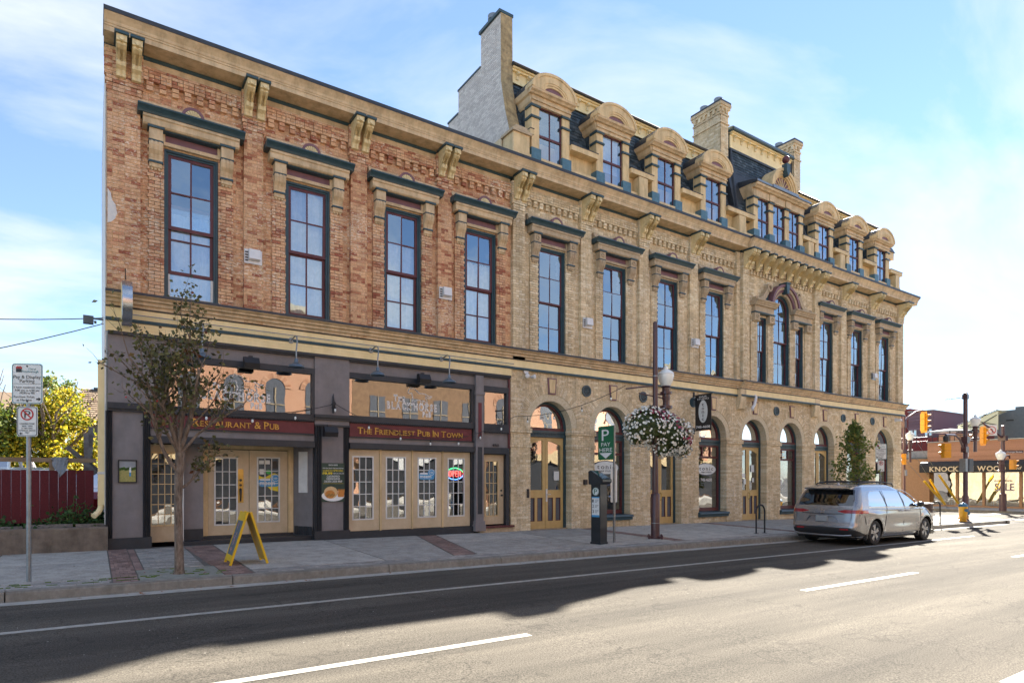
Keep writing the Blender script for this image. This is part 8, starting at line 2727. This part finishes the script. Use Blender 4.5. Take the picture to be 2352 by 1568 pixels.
ob = Vector((23.25, 11.9, sz(23.25, 11.9)))
st = thing('young_oak', 'small green young oak standing at the kerb behind the minivan', 'tree', tuple(ob), 0)
mb = MB(); tips = []
mb.tube([(0, 0, 0), (0.01, 0, 1.2), (0.0, 0, 2.4), (0.02, 0, 3.7)], [0.035, 0.03, 0.022, 0.008], 8)
for k in range(34):
    z = 1.15 + 2.5 * (k / 33.0); L_ = 0.72 * (1 - ((z - 1.15) / 2.75)) ** 0.9 * r_.uniform(0.6, 1.35) + 0.08
    a = k * 2.4
    d = Vector((cos(a), sin(a), 0.75))
    grow(mb, tips, Vector((0, 0, z)), d, 0.010, L_, 1, r_, up=0.25, nseg=4, spread=0.6, shrink=0.45, maxlev=2)
obj('trunk', mb.mesh('trunk', 'bark', smooth=60, fix=False), st, (0, 0, 0), True)
q = MB()
for p, d, lev in tips:
    for _ in range(4):
        add_leaf(q, p + Vector((r_.gauss(0, .06), r_.gauss(0, .06), r_.gauss(0, .06))), d, r_.uniform(0.08, 0.14), r_, 0.6)
pt('foliage', q, 'leaf_oak', st, fix=False)

def bushy(name, label, cat, base, blobs, n, m, s0, s1, seed, trunk_h=2.0, group=None):
    rr = random.Random(seed)
    t = thing(name, label, cat, base, 0, group)
    mb = MB(); tp = []
    mb.tube([(0, 0, -0.2), (0.03, 0, trunk_h * 0.6), (0, 0, trunk_h)], [0.2, 0.15, 0.12], 8)
    for k in range(7):
        a = k * 0.9
        grow(mb, tp, Vector((0, 0, trunk_h * 0.85)), Vector((cos(a) * 0.7, sin(a) * 0.7, 1)), 0.07, 1.9, 0, rr, nseg=4, maxlev=1)
    obj('trunk', mb.mesh('trunk', 'bark', smooth=60, fix=False), t, (0, 0, 0), True)
    q = MB()
    cl = []
    for b in blobs:
        for _ in range(int(26 * b[3])):
            d = Vector((rr.gauss(0, 1), rr.gauss(0, 1), rr.gauss(0, 1))).normalized() * rr.uniform(0.55, 1.0)
            cl.append((Vector((b[0] + d.x * b[3], b[1] + d.y * b[3], b[2] + d.z * b[4])), rr.uniform(0.18, 0.42)))
    for _ in range(n):
        c, rad = rr.choice(cl)
        p = c + Vector((rr.gauss(0, rad * .6), rr.gauss(0, rad * .6), rr.gauss(0, rad * .5)))
        add_leaf(q, p, None, rr.uniform(s0, s1), rr, 0.7)
    pt('crown', q, m, t, fix=False)
bushy('yellow_tree', 'tree in bright yellow autumn leaf behind the red fence', 'tree', (-1.15, 24.0, 0.4), [(0, 0, 2.3, 1.1, 1.25), (0.25, 0, 3.5, 0.6, 0.7), (0.5, 0.2, 1.9, 0.8, 1.0), (-0.5, 0, 2.5, 0.8, 1.1)], 15000, 'leaf_yellow', 0.07, 0.13, 31)
bushy('green_tree', 'yellow green tree at the left edge behind the parking sign', 'tree', (-3.0, 23.5, 0.4), [(0, 0, 2.1, 1.1, 1.3), (0.5, 0, 2.4, 0.9, 1.1), (-0.8, 0, 2.6, 0.9, 1.1)], 11000, 'leaf_yellowgreen', 0.07, 0.13, 32)
bushy('far_tree', 'dark green tree top rising above the yellow tree', 'tree', (-1.35, 33.0, 0.4), [(0, 0, 4.6, 0.9, 1.1), (-0.6, 0, 3.8, 1.0, 1.0)], 4500, 'leaf_oak', 0.10, 0.18, 33)

# ================================================================== planter, fence and what is behind
pl = thing('planter', 'low weathered concrete planter wall left of the pub', 'planter', (-3, 15.1, 0.2), 0)
q = MB(); vs = []; N = 40
for i in range(N + 1):
    x = -9 + 9.24 * i / N
    j = rng.uniform(-0.008, 0.008); k = rng.uniform(-0.012, 0.006)
    vs += [(x, 15.03 + j, gz(x) + 0.05), (x, 15.03 + j * 0.6, 0.69 + k), (x, 15.05, 0.72 + k), (x, 15.27, 0.72 + k * .5), (x, 15.27, 0.1)]
q.add(vs, [(5 * i + a, 5 * i + a + 1, 5 * i + a + 6, 5 * i + a + 5) for i in range(N) for a in range(4)] + [(5 * N, 5 * N + 1, 5 * N + 2, 5 * N + 3, 5 * N + 4)])
obj('wall', q.mesh('wall', 'planter_concrete', smooth=30), pl)
q = MB(); q.box(-9, 0.2, 15.27, 16.3, 0.1, 0.66)
obj('soil', q.mesh('soil', mat('soil', '4a3f33', '37302a', scale=12, rough=1, bump=0.5)), pl)
for a, b, z in ((-9, -1.15, 0.74), (-1.1, -0.35, 0.76), (-0.3, 0.2, 0.75)):
    obj('edging_board', MB().box(a, b, 15.30, 15.36, 0.6, z + 0.02).mesh('edging_board', 'grey_timber'), pl)
mb = MB(); mb.box(-40, 0.15, 16.3, 60, 0.0, 0.45)
struct('parking_lot', mb.mesh('parking_lot', 'asphalt_lot'))
fc = thing('fence', 'dark red board fence above the planter, topped by a bare timber rail', 'fence', (-3, 16.0, 0.66), 0)
x = -4.6
while x < -0.01:
    w = 0.150
    b = min(x + w, 0.02); zt = 1.865 + rng.uniform(-0.006, 0.006)
    q = MB(); q.box(0, b - x, 0, 0.02, 0, zt - 0.78, rng.random())
    obj('board', q.mesh('board', 'fence_red'), fc, (x, 16.0 + rng.uniform(-0.004, 0.004), 0.78))
    x += w + 0.0035
obj('top_rail', MB().box(-4.8, 0.05, 16.02, 16.11, 2.03, 2.12).mesh('top_rail', 'timber'), fc)
for x in (-0.72, -2.6, -4.5):
    obj('post', MB().box(x - 0.045, x + 0.045, 16.025, 16.11, 0.7, 2.03).mesh('post', 'timber'), fc)
q = MB(); vs = []; n_ = 14
for i in range(n_ + 1):
    t = i / n_; x = -0.72 + 0.27 * t
    dz = 0.36 * (1 - abs(t - 0.55) / 0.55) ** 0.8 if t < 0.99 else 0.02
    for j in range(6):
        u = j / 5
        vs.append((x + 0.02 * sin(9 * u + i), 15.995 - 0.02 * (0.6 + 0.4 * sin(i * 1.7 + u * 4)), 2.135 - u * (0.07 + dz)))
q.add(vs, [(6 * i + j, 6 * i + j + 1, 6 * i + j + 7, 6 * i + j + 6) for i in range(n_) for j in range(5)])
q.add([(-0.72, 15.99, 2.13), (-0.45, 15.99, 2.13), (-0.45, 16.13, 2.135), (-0.72, 16.13, 2.135)], [(0, 1, 2, 3)])
t = obj('cloth', q.mesh('cloth', mat('grey_cloth', '7d8590', '8c949c', scale=20, rough=1), smooth=True, fix=False)); tag(t, 'grey cloth hung over the bare timber rail of the fence', 'cloth')
JT = [((-0.50, 17, 2.40), (0.1, 17.2, 1.85), 'long grey plank lying slantwise behind the fence rail'), ((-0.14, 17.1, 2.72), (-0.12, 17.0, 1.2), 'broken grey plank standing on end behind the fence'), ((-0.05, 17.2, 2.88), (-0.10, 17.1, 1.2), 'tall brown plank standing next to the pub wall'), ((-0.05, 17.0, 2.42), (-0.25, 16.9, 1.3), 'short grey plank leaning left behind the fence rail'), ((-0.2, 16.9, 2.1), (0.05, 16.9, 1.8), 'small dark plank end beside the pub wall')]
for a, b, lb in JT:
    a, b = Vector(a), Vector(b); d = (b - a).normalized(); s = Vector((d.z, 0, -d.x)).normalized() * 0.05; f = Vector((0, 0.02, 0))
    q = MB(); q.add([tuple(v) for v in (a + s - f, a - s - f, a - s + f, a + s + f, b + s - f, b - s - f, b - s + f, b + s + f)], [(0, 1, 2, 3), (4, 5, 6, 7), (0, 1, 5, 4), (1, 2, 6, 5), (2, 3, 7, 6), (3, 0, 4, 7)])
    tag(obj('plank', q.mesh('plank', 'grey_timber')), lb, 'plank', 'old planks leaning behind the fence')
def weeds(label, blobs, n, s0, s1, seed, base):
    rr = random.Random(seed); t = thing('weed_clump', label, 'plant', base, 0, 'weeds in the planter')
    q = MB(); st_ = MB()
    for _ in range(n):
        b = rr.choice(blobs)
        p = Vector((rr.gauss(b[0], b[3]), rr.gauss(b[1], 0.12), b[2] + abs(rr.gauss(0, b[4]))))
        add_leaf(q, p, None, rr.uniform(s0, s1), rr, 0.75)
        if rr.random() < 0.08: st_.tube([(b[0] + rr.gauss(0, .05), b[1], 0), tuple(p)], 0.004, 4)
    pt('leaves', q, 'leaf_weed', t, fix=False)
    obj('stems', st_.mesh('stems', 'leaf_green', fix=False), t, (0, 0, 0), True)
weeds('tall clump of green weeds in front of the red fence beside the pub', [(0, 0, 0.02, 0.16, 0.2), (0.3, 0, 0, 0.14, 0.2), (-0.35, -0.1, 0, 0.15, 0.09), (0.5, -0.1, 0, 0.06, 0.12)], 950, 0.05, 0.10, 4, (-0.42, 15.6, 0.66))
weeds('low green weeds trailing over the planter edge near the sign post', [(0, 0, 0, 0.18, 0.06), (-0.35, 0, 0, 0.15, 0.05)], 330, 0.04, 0.08, 5, (-0.95, 15.5, 0.66))
weeds('small green weeds at the far left of the planter', [(0, 0, 0, 0.16, 0.10)], 260, 0.05, 0.09, 6, (-1.6, 15.6, 0.66))
# cream rainwater pipe and pale boards on the pub's left edge
t = thing('rainwater_pipe', 'cream rainwater pipe with a ribbed outlet down the left edge of the pub', 'pipe', (0.12, 15.3, 0.9), 0)
q = MB(); q.box(0.07, 0.185, 15.24, 15.38, 1.15, 4.12)
obj('pipe', q.mesh('pipe', 'cream'), t)
q = MB(); q.tube([(0.13, 15.3, 1.18), (0.12, 15.29, 1.08), (0.08, 15.24, 1.0), (0.0, 15.14, 0.93)], 0.055, 10)
for k in range(5): 
    q.tube([(0.13 - 0.012 * k * k * 0.6, 15.3 - 0.01 * k * k * 0.6, 1.12 - 0.034 * k), (0.13 - 0.012 * k * k * 0.6, 15.3 - 0.01 * k * k * 0.6, 1.11 - 0.034 * k)], 0.062, 10)
obj('outlet', q.mesh('outlet', 'cream'), t)
obj('strap', MB().box(0.065, 0.2, 15.23, 15.24, 1.78, 1.83).mesh('strap', 'white_paint'), t)
fp = MB(); fp.box(0.185, 0.21, 15.18, 15.4, 0.75, 4.7)
tag(obj('corner_board', fp.mesh('corner_board', 'white_paint')), 'pale corner board along the left edge of the pub', 'trim')
# parked cars in the lot
def small_car(label, x, y, rz, m, h=1.5, van=False):
    t = thing('parked_car', label, 'car', (x, y, 0.45), rz, 'cars parked behind the red fence')
    W_ = 0.88
    sec = [(-2.2, 0.35), (-2.25, 0.75), (-2.1, 0.92), (-1.1, 1.0), (1.6, 1.0), (2.15, 0.92), (2.2, 0.4)]
    q = MB(); q.prism(sec, 'y', -W_, W_)
    pt('body', q, m, t)
    c = [(-1.15, 1.0), (-0.45, h - 0.05), (-0.1, h), (1.2, h), (1.6 if van else 1.35, h - 0.06), (2.1 if van else 1.95, 1.0)]
    q = MB(); vs = [(a, s * (W_ - 0.02 - 0.16 * (z - 1.0) / (h - 1.0)), z) for s in (-1, 1) for a, z in c]; n_ = len(c)
    q.add(vs, [(i, i + 1, n_ + i + 1, n_ + i) for i in range(n_ - 1)] + [tuple(range(n_)), tuple(range(n_, 2 * n_))])
    cab = pt('cabin', q, 'car_glass', t)
    q = MB(); q.prism([(-0.45, h - 0.05), (-0.1, h + 0.012), (1.2, h + 0.012), (1.35, h - 0.05)], 'y', -W_ + 0.15, W_ - 0.15)
    for s in (-1, 1):
        q.tube([(-1.15, s * (W_ - 0.02), 1.0), (-0.45, s * (W_ - 0.17), h - 0.05)], 0.035, 6); q.tube([(1.95, s * (W_ - 0.02), 1.0), (1.35, s * (W_ - 0.17), h - 0.05)], 0.06, 6); q.tube([(0.4, s * (W_ - 0.02), 1.0), (0.4, s * (W_ - 0.17), h)], 0.035, 6)
    pt('roof', q, m, t)
    for wx in (-1.35, 1.35):
        for s in (-1, 1):
            obj('wheel', cached(('wh2', 0), lambda: MB().lathe([(0.1, -0.1), (0.3, -0.1), (0.32, -0.06), (0.32, 0.06), (0.3, 0.1), (0.1, 0.1)], (0, 0, 0), 20, 'y').mesh('wheel', 'tyre')), t, (wx, s * 0.82, 0.32), True)
mat('paint_white', 'e2e4e4', rough=0.2, coat=1.0); mat('paint_blue', '2f5f92', rough=0.2, coat=1.0); mat('paint_red', '8a1f22', rough=0.2, coat=1.0)
small_car('white van parked behind the left end of the red fence', -2.4, 20.8, radians(80), 'paint_white', 1.78, True)
small_car('white car with a dark windscreen behind the middle of the fence', -1.35, 20.0, radians(100), 'paint_white', 1.52)
small_car('blue car behind the hanging cloth', -2.9, 18.9, radians(95), 'paint_blue', 1.45)
small_car('dark red car at the right end of the fence', -0.55, 20.6, radians(85), 'paint_red', 1.42)
# house with a brown shingle roof
hs = thing('house', 'house with a weathered brown shingle roof behind the yellow tree', 'house', (2.5, 36, 0.3), 0)
obj('wall', MB().box(-0.6, 7, 33, 40, 0.2, 4.5).mesh('wall', 'grey_timber'), hs)
q = MB(); 
for k in range(16):
    t0, t1 = k / 16, (k + 1) / 16
    x = -1.0 + 0.55 * t0
    while x < 7:
        w = rng.uniform(0.18, 0.3)
        q.add([(x, 32.6 + 2.6 * t0 - 0.03, 4.25 + 1.7 * t0 + 0.02), (x + w - 0.012, 32.6 + 2.6 * t0 - 0.03, 4.25 + 1.7 * t0 + 0.02), (x + w - 0.012, 32.6 + 2.6 * t1, 4.25 + 1.7 * t1), (x, 32.6 + 2.6 * t1, 4.25 + 1.7 * t1)], [(0, 1, 2, 3)], rng.random())
        x += w
obj('shingles', q.mesh('shingles', 'shingle_brown', fix=False), hs, stuff=True)
obj('roof', MB().prism([(32.6, 4.2), (35.2, 5.92), (40.5, 4.2)], 'x', -0.45, 7).mesh('roof', 'flashing'), hs)
obj('chimney', MB().box(0.0, 0.7, 35.0, 35.6, 5.7, 6.0).mesh('chimney', 'flashing'), hs)
h2 = thing('house', 'far house with a dark brown roof at the left edge of the picture', 'house', (-7, 40, 0.3), 0)
obj('wall', MB().box(-9, -3.2, 38, 44, 0.2, 4.0).mesh('wall', 'brown_wall'), h2)
obj('roof', MB().prism([(37.5, 3.9), (41, 6.2), (44.5, 3.9)], 'x', -9.4, -2.8).mesh('roof', 'shingle_brown'), h2)

# ================================================================== across the side street
SX = 52.5
shop = thing('furniture_shop', 'single storey shop with brown siding over a black KNOCK ON WOOD awning', 'shop', (SX, 15, -0.3), 0)
q = MB(); q.box(SX + 0.05, SX + 10, 6, 21.4, 3.0, 4.5); q.box(SX + 0.05, SX + 0.3, 21.0, 21.4, -0.4, 3.0); q.box(SX + 9, SX + 10, 6, 21.4, -0.4, 3.0)
obj('wall', q.mesh('wall', 'brown_wall'), shop)
for k in range(10):
    z = 3.02 + 0.148 * k
    q = MB(); q.add([(SX - 0.025, 6, z), (SX - 0.025, 21.42, z), (SX + 0.015, 21.42, z + 0.145), (SX + 0.015, 6, z + 0.145), (SX + 0.05, 6, z), (SX + 0.05, 21.42, z)], [(0, 1, 2, 3), (0, 4, 5, 1)], rng.random())
    obj('siding_board', q.mesh('siding_board', 'siding'), shop)
obj('coping', MB().box(SX - 0.06, SX + 10, 6, 21.46, 4.505, 4.56).mesh('coping', 'galv'), shop)
q = MB(); pr = [(SX, 2.24), (SX - 0.9, 2.24), (SX - 0.92, 2.75), (SX - 0.82, 2.95), (SX - 0.6, 3.05), (SX, 3.08)]
q.add([(x, y, z) for y in (6, 21.6) for x, z in pr], [(i, (i + 1) % 6, 6 + (i + 1) % 6, 6 + i) for i in range(6)] + [(5, 4, 3, 2, 1, 0), (6, 7, 8, 9, 10, 11)])
aw = obj('awning', q.mesh('awning', 'awning'), shop)
def facing_left(e, x):     # artwork in x-z turned to be read from -x; artwork x runs towards -y
    e.v = [(x + v[1], -v[0], v[2]) for v in e.v]; return e
k_ = (SX - 0.92) / SX
def tx(t, ya, yb, z, h, m, par, x, bold=0.012, serif=True, shear=0.0):
    e = serif_mb(t, -ya, -yb, z, h, 0, 0.004, small=1.0, bold=bold) if serif else text_mb(t, -ya, -yb, z, h, 0, 0.004, bold, shear)
    obj('lettering', facing_left(e, x).mesh('lettering', m, fix=False), par)
zz = lambda z: 1.65 + (z - 1.65) * k_
for t, ya, yb in (('KNOCK', 21.28, 19.36), ('ON', 19.1, 18.42), ('WOOD', 18.22, 16.52)):
    tx(t, ya * k_, yb * k_, zz(2.33), 0.35, mat('awning_print', 'd8c4a0', rough=0.6), aw, SX - 0.932)
tx('and', 16.2 * k_, 15.64 * k_, zz(2.42), 0.2, 'awning_print', aw, SX - 0.932, 0.004, False, 0.35)
for y in (21.35, 19.47, 17.83, 15.7, 13.5, 11.3):
    obj('mullion', MB().box(SX - 0.05, SX + 0.12, y - 0.08, y + 0.08, -0.3, 2.3).mesh('mullion', 'brown_wall'), shop)
obj('stall_riser', MB().box(SX - 0.06, SX + 0.12, 6, 21.4, -0.4, -0.15).mesh('stall_riser', 'brown_wall'), shop)
ys = [21.27, 19.55, 19.39, 17.91, 17.75, 15.78, 15.62, 13.58, 13.42, 11.38]
for a, b in zip(ys[0::2], ys[1::2]):
    q = MB(); q.add([(SX + 0.05, a, -0.15), (SX + 0.05, b, -0.15), (SX + 0.05, b, 2.3), (SX + 0.05, a, 2.3)], [(0, 1, 2, 3)])
    obj('pane', q.mesh('pane', 'glass_shop', fix=False), shop)
q = MB(); q.box(SX + 5, SX + 5.1, 6, 21.3, -0.4, 3.0)
obj('interior_wall', q.mesh('interior_wall', 'tan'), shop)
obj('shop_floor', MB().box(SX + 0.12, SX + 5, 6, 21.3, -0.4, -0.3).mesh('shop_floor', 'timber'), shop)
e = MB(); e.merge(text_mb('SALE', -17.2, -16.08, 0.95, 0.52, 0, 0.004, 0.02))
obj('lettering', facing_left(e, SX + 0.02).mesh('lettering', 'white_print', fix=False), shop)
e = MB(); e.merge(text_mb('SALE', -17.18, -16.1, 0.97, 0.48, 0, 0.004, -0.004))
obj('lettering', facing_left(e, SX + 0.01).mesh('lettering', 'sign_red', fix=False), shop)
e = MB(); e.merge(text_mb('FLOOR MODEL', -17.2, -16.15, 1.57, 0.12, 0, 0.004))
obj('lettering', facing_left(e, SX + 0.01).mesh('lettering', 'red_trim', fix=False), shop)
for i, (y, lb) in enumerate(((20.0, 'white chair on show in the left shop window'), (19.75, 'white chair partly behind the hydrant in the shop window'), (17.4, 'white chair on show in the third shop window'))):
    t = thing('chair', lb, 'chair', (SX + 0.8, y, -0.3), radians(90 + 20 * i), 'white chairs in the shop window')
    obj('seat', MB().box(-0.2, 0.2, -0.2, 0.2, 0.43, 0.47).mesh('seat', 'white_paint'), t, (0, 0, 0), True)
    for sx_ in (-0.18, 0.18):
        for sy_ in (-0.18, 0.18):
            obj('leg', MB().box(sx_ - 0.018, sx_ + 0.018, sy_ - 0.018, sy_ + 0.018, 0, 0.43).mesh('leg', 'white_paint'), t, (0, 0, 0), True)
    q = MB(); q.box(-0.2, -0.16, 0.17, 0.2, 0.47, 0.95); q.box(0.16, 0.2, 0.17, 0.2, 0.47, 0.95); q.box(-0.16, 0.16, 0.17, 0.2, 0.85, 0.95); q.box(-0.16, 0.16, 0.17, 0.2, 0.65, 0.70)
    pt('backrest', q, 'white_paint', t)
bw = thing('brown_building', 'plain brown rendered building beside the awning shop', 'building', (SX, 24, -0.3), 0)
obj('wall', MB().box(SX, SX + 9, 21.46, 32, -0.4, 3.30).mesh('wall', 'brown_wall'), bw)
obj('coping', MB().box(SX - 0.08, SX + 9, 21.46, 32, 3.305, 3.42).mesh('coping', 'grey_wall'), bw)
obj('roof_box', MB().box(SX + 1, SX + 3, 21.6, 30, 3.42, 3.95).mesh('roof_box', 'concrete_wall'), bw)
rb = thing('red_building', 'red brick building topped with dark purple siding and small windows', 'building', (65, 28, -0.3), 0)
obj('wall', MB().box(64, 72, 21.5, 33, -0.4, 5.6).mesh('wall', 'red_wall'), rb)
obj('upper_wall', MB().box(65.06, 72, 26.06, 28.16, 5.3, 8.2).mesh('upper_wall', 'siding_dark'), rb)
for k in range(9):
    z = 5.6 + 0.285 * k
    q = MB(); q.add([(64.97, 26.05, z), (64.97, 28.17, z), (65.04, 28.17, z + 0.28), (65.04, 26.05, z + 0.28), (65.06, 26.05, z), (65.06, 28.17, z)], [(0, 1, 2, 3), (0, 4, 5, 1)], rng.random())
    obj('siding_board', q.mesh('siding_board', 'siding_dark'), rb)
obj('coping', MB().box(64.9, 72, 26.0, 28.2, 8.2, 8.28).mesh('coping', 'concrete_wall'), rb)
obj('side_wall', MB().box(65.5, 72, 28.2, 30.5, 5.6, 8.6).mesh('side_wall', 'red_wall'), rb)
for y in (26.25, 26.6, 27.55, 27.9):
    w = obj('window', MB().box(64.93, 65.0, y - 0.11, y + 0.11, 5.85, 6.45).mesh('window', 'white_paint'), rb)
    obj('pane', MB().box(64.92, 64.93, y - 0.08, y + 0.08, 5.9, 6.4).mesh('pane', 'glass_up', fix=False), w)
for y in (24.6, 24.95):
    obj('vent', MB().box(63.9, 64, y - 0.09, y + 0.09, 3.5, 3.75).mesh('vent', 'white_paint'), rb)
gb = thing('grey_building', 'tall windowless dark grey building behind the awning shop', 'building', (64, 14, -0.3), 0)
obj('wall', MB().box(62, 74, 2, 20.3, -0.4, 7.40).mesh('wall', 'grey_wall'), gb)
obj('parapet', MB().box(61.99, 74, 2, 18.9, 7.40, 7.62).mesh('parapet', 'grey_wall'), gb)
obj('stain', MB().box(61.985, 61.995, 19.0, 19.5, 6.5, 6.62).mesh('stain', 'black_trim'), gb)
cw = thing('concrete_building', 'long pale concrete building with a flat roof on the skyline', 'building', (72, 24, -0.3), 0)
obj('wall', MB().box(72, 80, 18, 30, -0.4, 6.55).mesh('wall', 'concrete_wall'), cw)
obj('coping', MB().box(71.9, 80, 18, 30, 6.55, 6.7).mesh('coping', 'flashing'), cw)
obj('vent_cowl', MB().lathe([(0.16, 6.7), (0.12, 7.2), (0.02, 7.5)], (71.98 + 0.3, 26.0, 0), 10).mesh('vent_cowl', 'galv'), cw)
# roof terrace: railing, umbrella, canopy
rt = thing('roof_railing', 'thin dark railing of a roof terrace above the shop', 'railing', (58, 22, 4.5), 0)
q = MB()
for k in range(14):
    q.tube([(58, 20.5 + 0.4 * k, 4.5), (58, 20.5 + 0.4 * k, 5.3)], 0.025, 5)
q.tube([(58, 20.5, 5.3), (58, 25.8, 5.3)], 0.025, 5); q.tube([(58, 20.5, 4.95), (58, 25.8, 4.95)], 0.015, 5)
obj('rails', q.mesh('rails', 'dark_iron', fix=False), rt)
tag(obj('terrace_wall', MB().box(60, 60.2, 20.4, 23.6, 4.4, 5.55).mesh('terrace_wall', 'brick_orange')), 'orange wall of the roof terrace behind the railing', 'wall')
um = thing('terrace_umbrella', 'flat white umbrella open on the roof terrace', 'umbrella', (59, 22.4, 4.5), 0)
q = MB(); q.lathe([(0.02, 5.95), (1.7, 5.72), (1.7, 5.70), (0.02, 5.85)], (59, 22.4, 0), 8); obj('canopy', q.mesh('canopy', 'white_cloth'), um)
obj('pole', MB().tube([(59, 22.4, 4.5), (59, 22.4, 5.9)], 0.03, 6).mesh('pole', 'dark_iron'), um)
cn = thing('terrace_canopy', 'pale sloped canopy on a dark lattice frame beside the grey building', 'canopy', (60, 20.5, 4.5), 0)
q = MB(); q.add([(60, 22.2, 6.2), (60, 19.4, 7.3), (61.9, 19.4, 7.3), (61.9, 22.2, 6.2)], [(0, 1, 2, 3)]); q.add([(60, 22.2, 5.7), (60, 19.4, 5.7), (60, 19.4, 7.2), (60, 22.2, 6.15)], [(0, 1, 2, 3)])
obj('fabric', q.mesh('fabric', mat('canopy_cloth', 'd8d4b0', rough=0.9), fix=False), cn)
q = MB()
for a, b in (((22.3, 6.2), (19.4, 7.35)), ((22.2, 5.7), (20.2, 7.0)), ((21.4, 5.7), (19.5, 6.9)), ((22.0, 6.2), (19.6, 5.8)), ((21.2, 6.6), (19.5, 6.1)), ((22.3, 5.7), (19.4, 5.7))):
    q.tube([(59.96, a[0], a[1]), (59.96, b[0], b[1])], 0.035, 5)
obj('frame', q.mesh('frame', 'dark_iron', fix=False), cn)

# ================================================================== the row across the road, seen in the shop glass
def opposite(label, x0, x1, h, m, arched, seed):
    rr = random.Random(seed)
    t = thing('opposite_building', label, 'building', ((x0 + x1) / 2, -9, 0), 0, 'brick buildings across the road')
    q = MB(); q.box(x0, x1, -18, -9, -0.5, h)
    obj('wall', q.mesh('wall', m), t)
    q = MB(); q.box(x0, x1, -9.3, -8.75, h - 0.25, h + 0.1)
    obj('cornice', q.mesh('cornice', 'stone'), t)
    q = MB(); q.box(x0 + 0.3, x1 - 0.3, -9.0, -8.9, 0.2, 3.1)
    obj('shopfront', q.mesh('shopfront', 'dark_iron'), t)
    q = MB(); q.box(x0 + 0.2, x1 - 0.2, -9.0, -8.8, 3.1, 3.9)
    obj('sign_band', q.mesh('sign_band', 'tan_light' if seed % 2 else 'white_paint'), t)
    x = x0 + 1.2
    while x + 1.2 < x1:
        q = MB(); q.cur = 0; q.box(x, x + 1.1, -9.02, -8.985, 5.2, 7.3)
        if arched: q.halfdisc(x + 0.55, 7.3, 0.55, -9.02, -8.985)
        q.cur = 1; q.box(x - 0.1, x + 1.2, -9.02, -8.9, 5.05, 5.2); q.box(x, x + 1.1, -8.985, -8.96, 6.25, 6.32); q.box(x + 0.52, x + 0.58, -8.985, -8.96, 5.2, 7.3)
        obj('window', q.mesh('window', ['panel_grey', 'stone']), t)
        if arched:
            v = MB()
            for k in range(20):
                a0, a1 = pi * (k + .06) / 20, pi * (k + .94) / 20
                v.prism([(x + 0.55 + 0.56 * cos(a0), 7.3 + 0.56 * sin(a0)), (x + 0.55 + 0.86 * cos(a0), 7.3 + 0.86 * sin(a0)), (x + 0.55 + 0.86 * cos(a1), 7.3 + 0.86 * sin(a1)), (x + 0.55 + 0.56 * cos(a1), 7.3 + 0.56 * sin(a1))], 'y', -8.97, -9.0, rr.random())
            obj('arch', v.mesh('arch', 'brick_orange', fix=False), t)
        x += 2.35
opposite('orange brick building with arched windows across the road', -9, 14.0, 11.3, 'brick_orange', True, 3)
opposite('tan brick building with plain windows across the road', 14.02, 24.0, 10.6, 'tan_brick_far', False, 4)
opposite('second orange brick building with arched windows across the road', 24.02, 52, 11.2, 'brick_orange', True, 5)
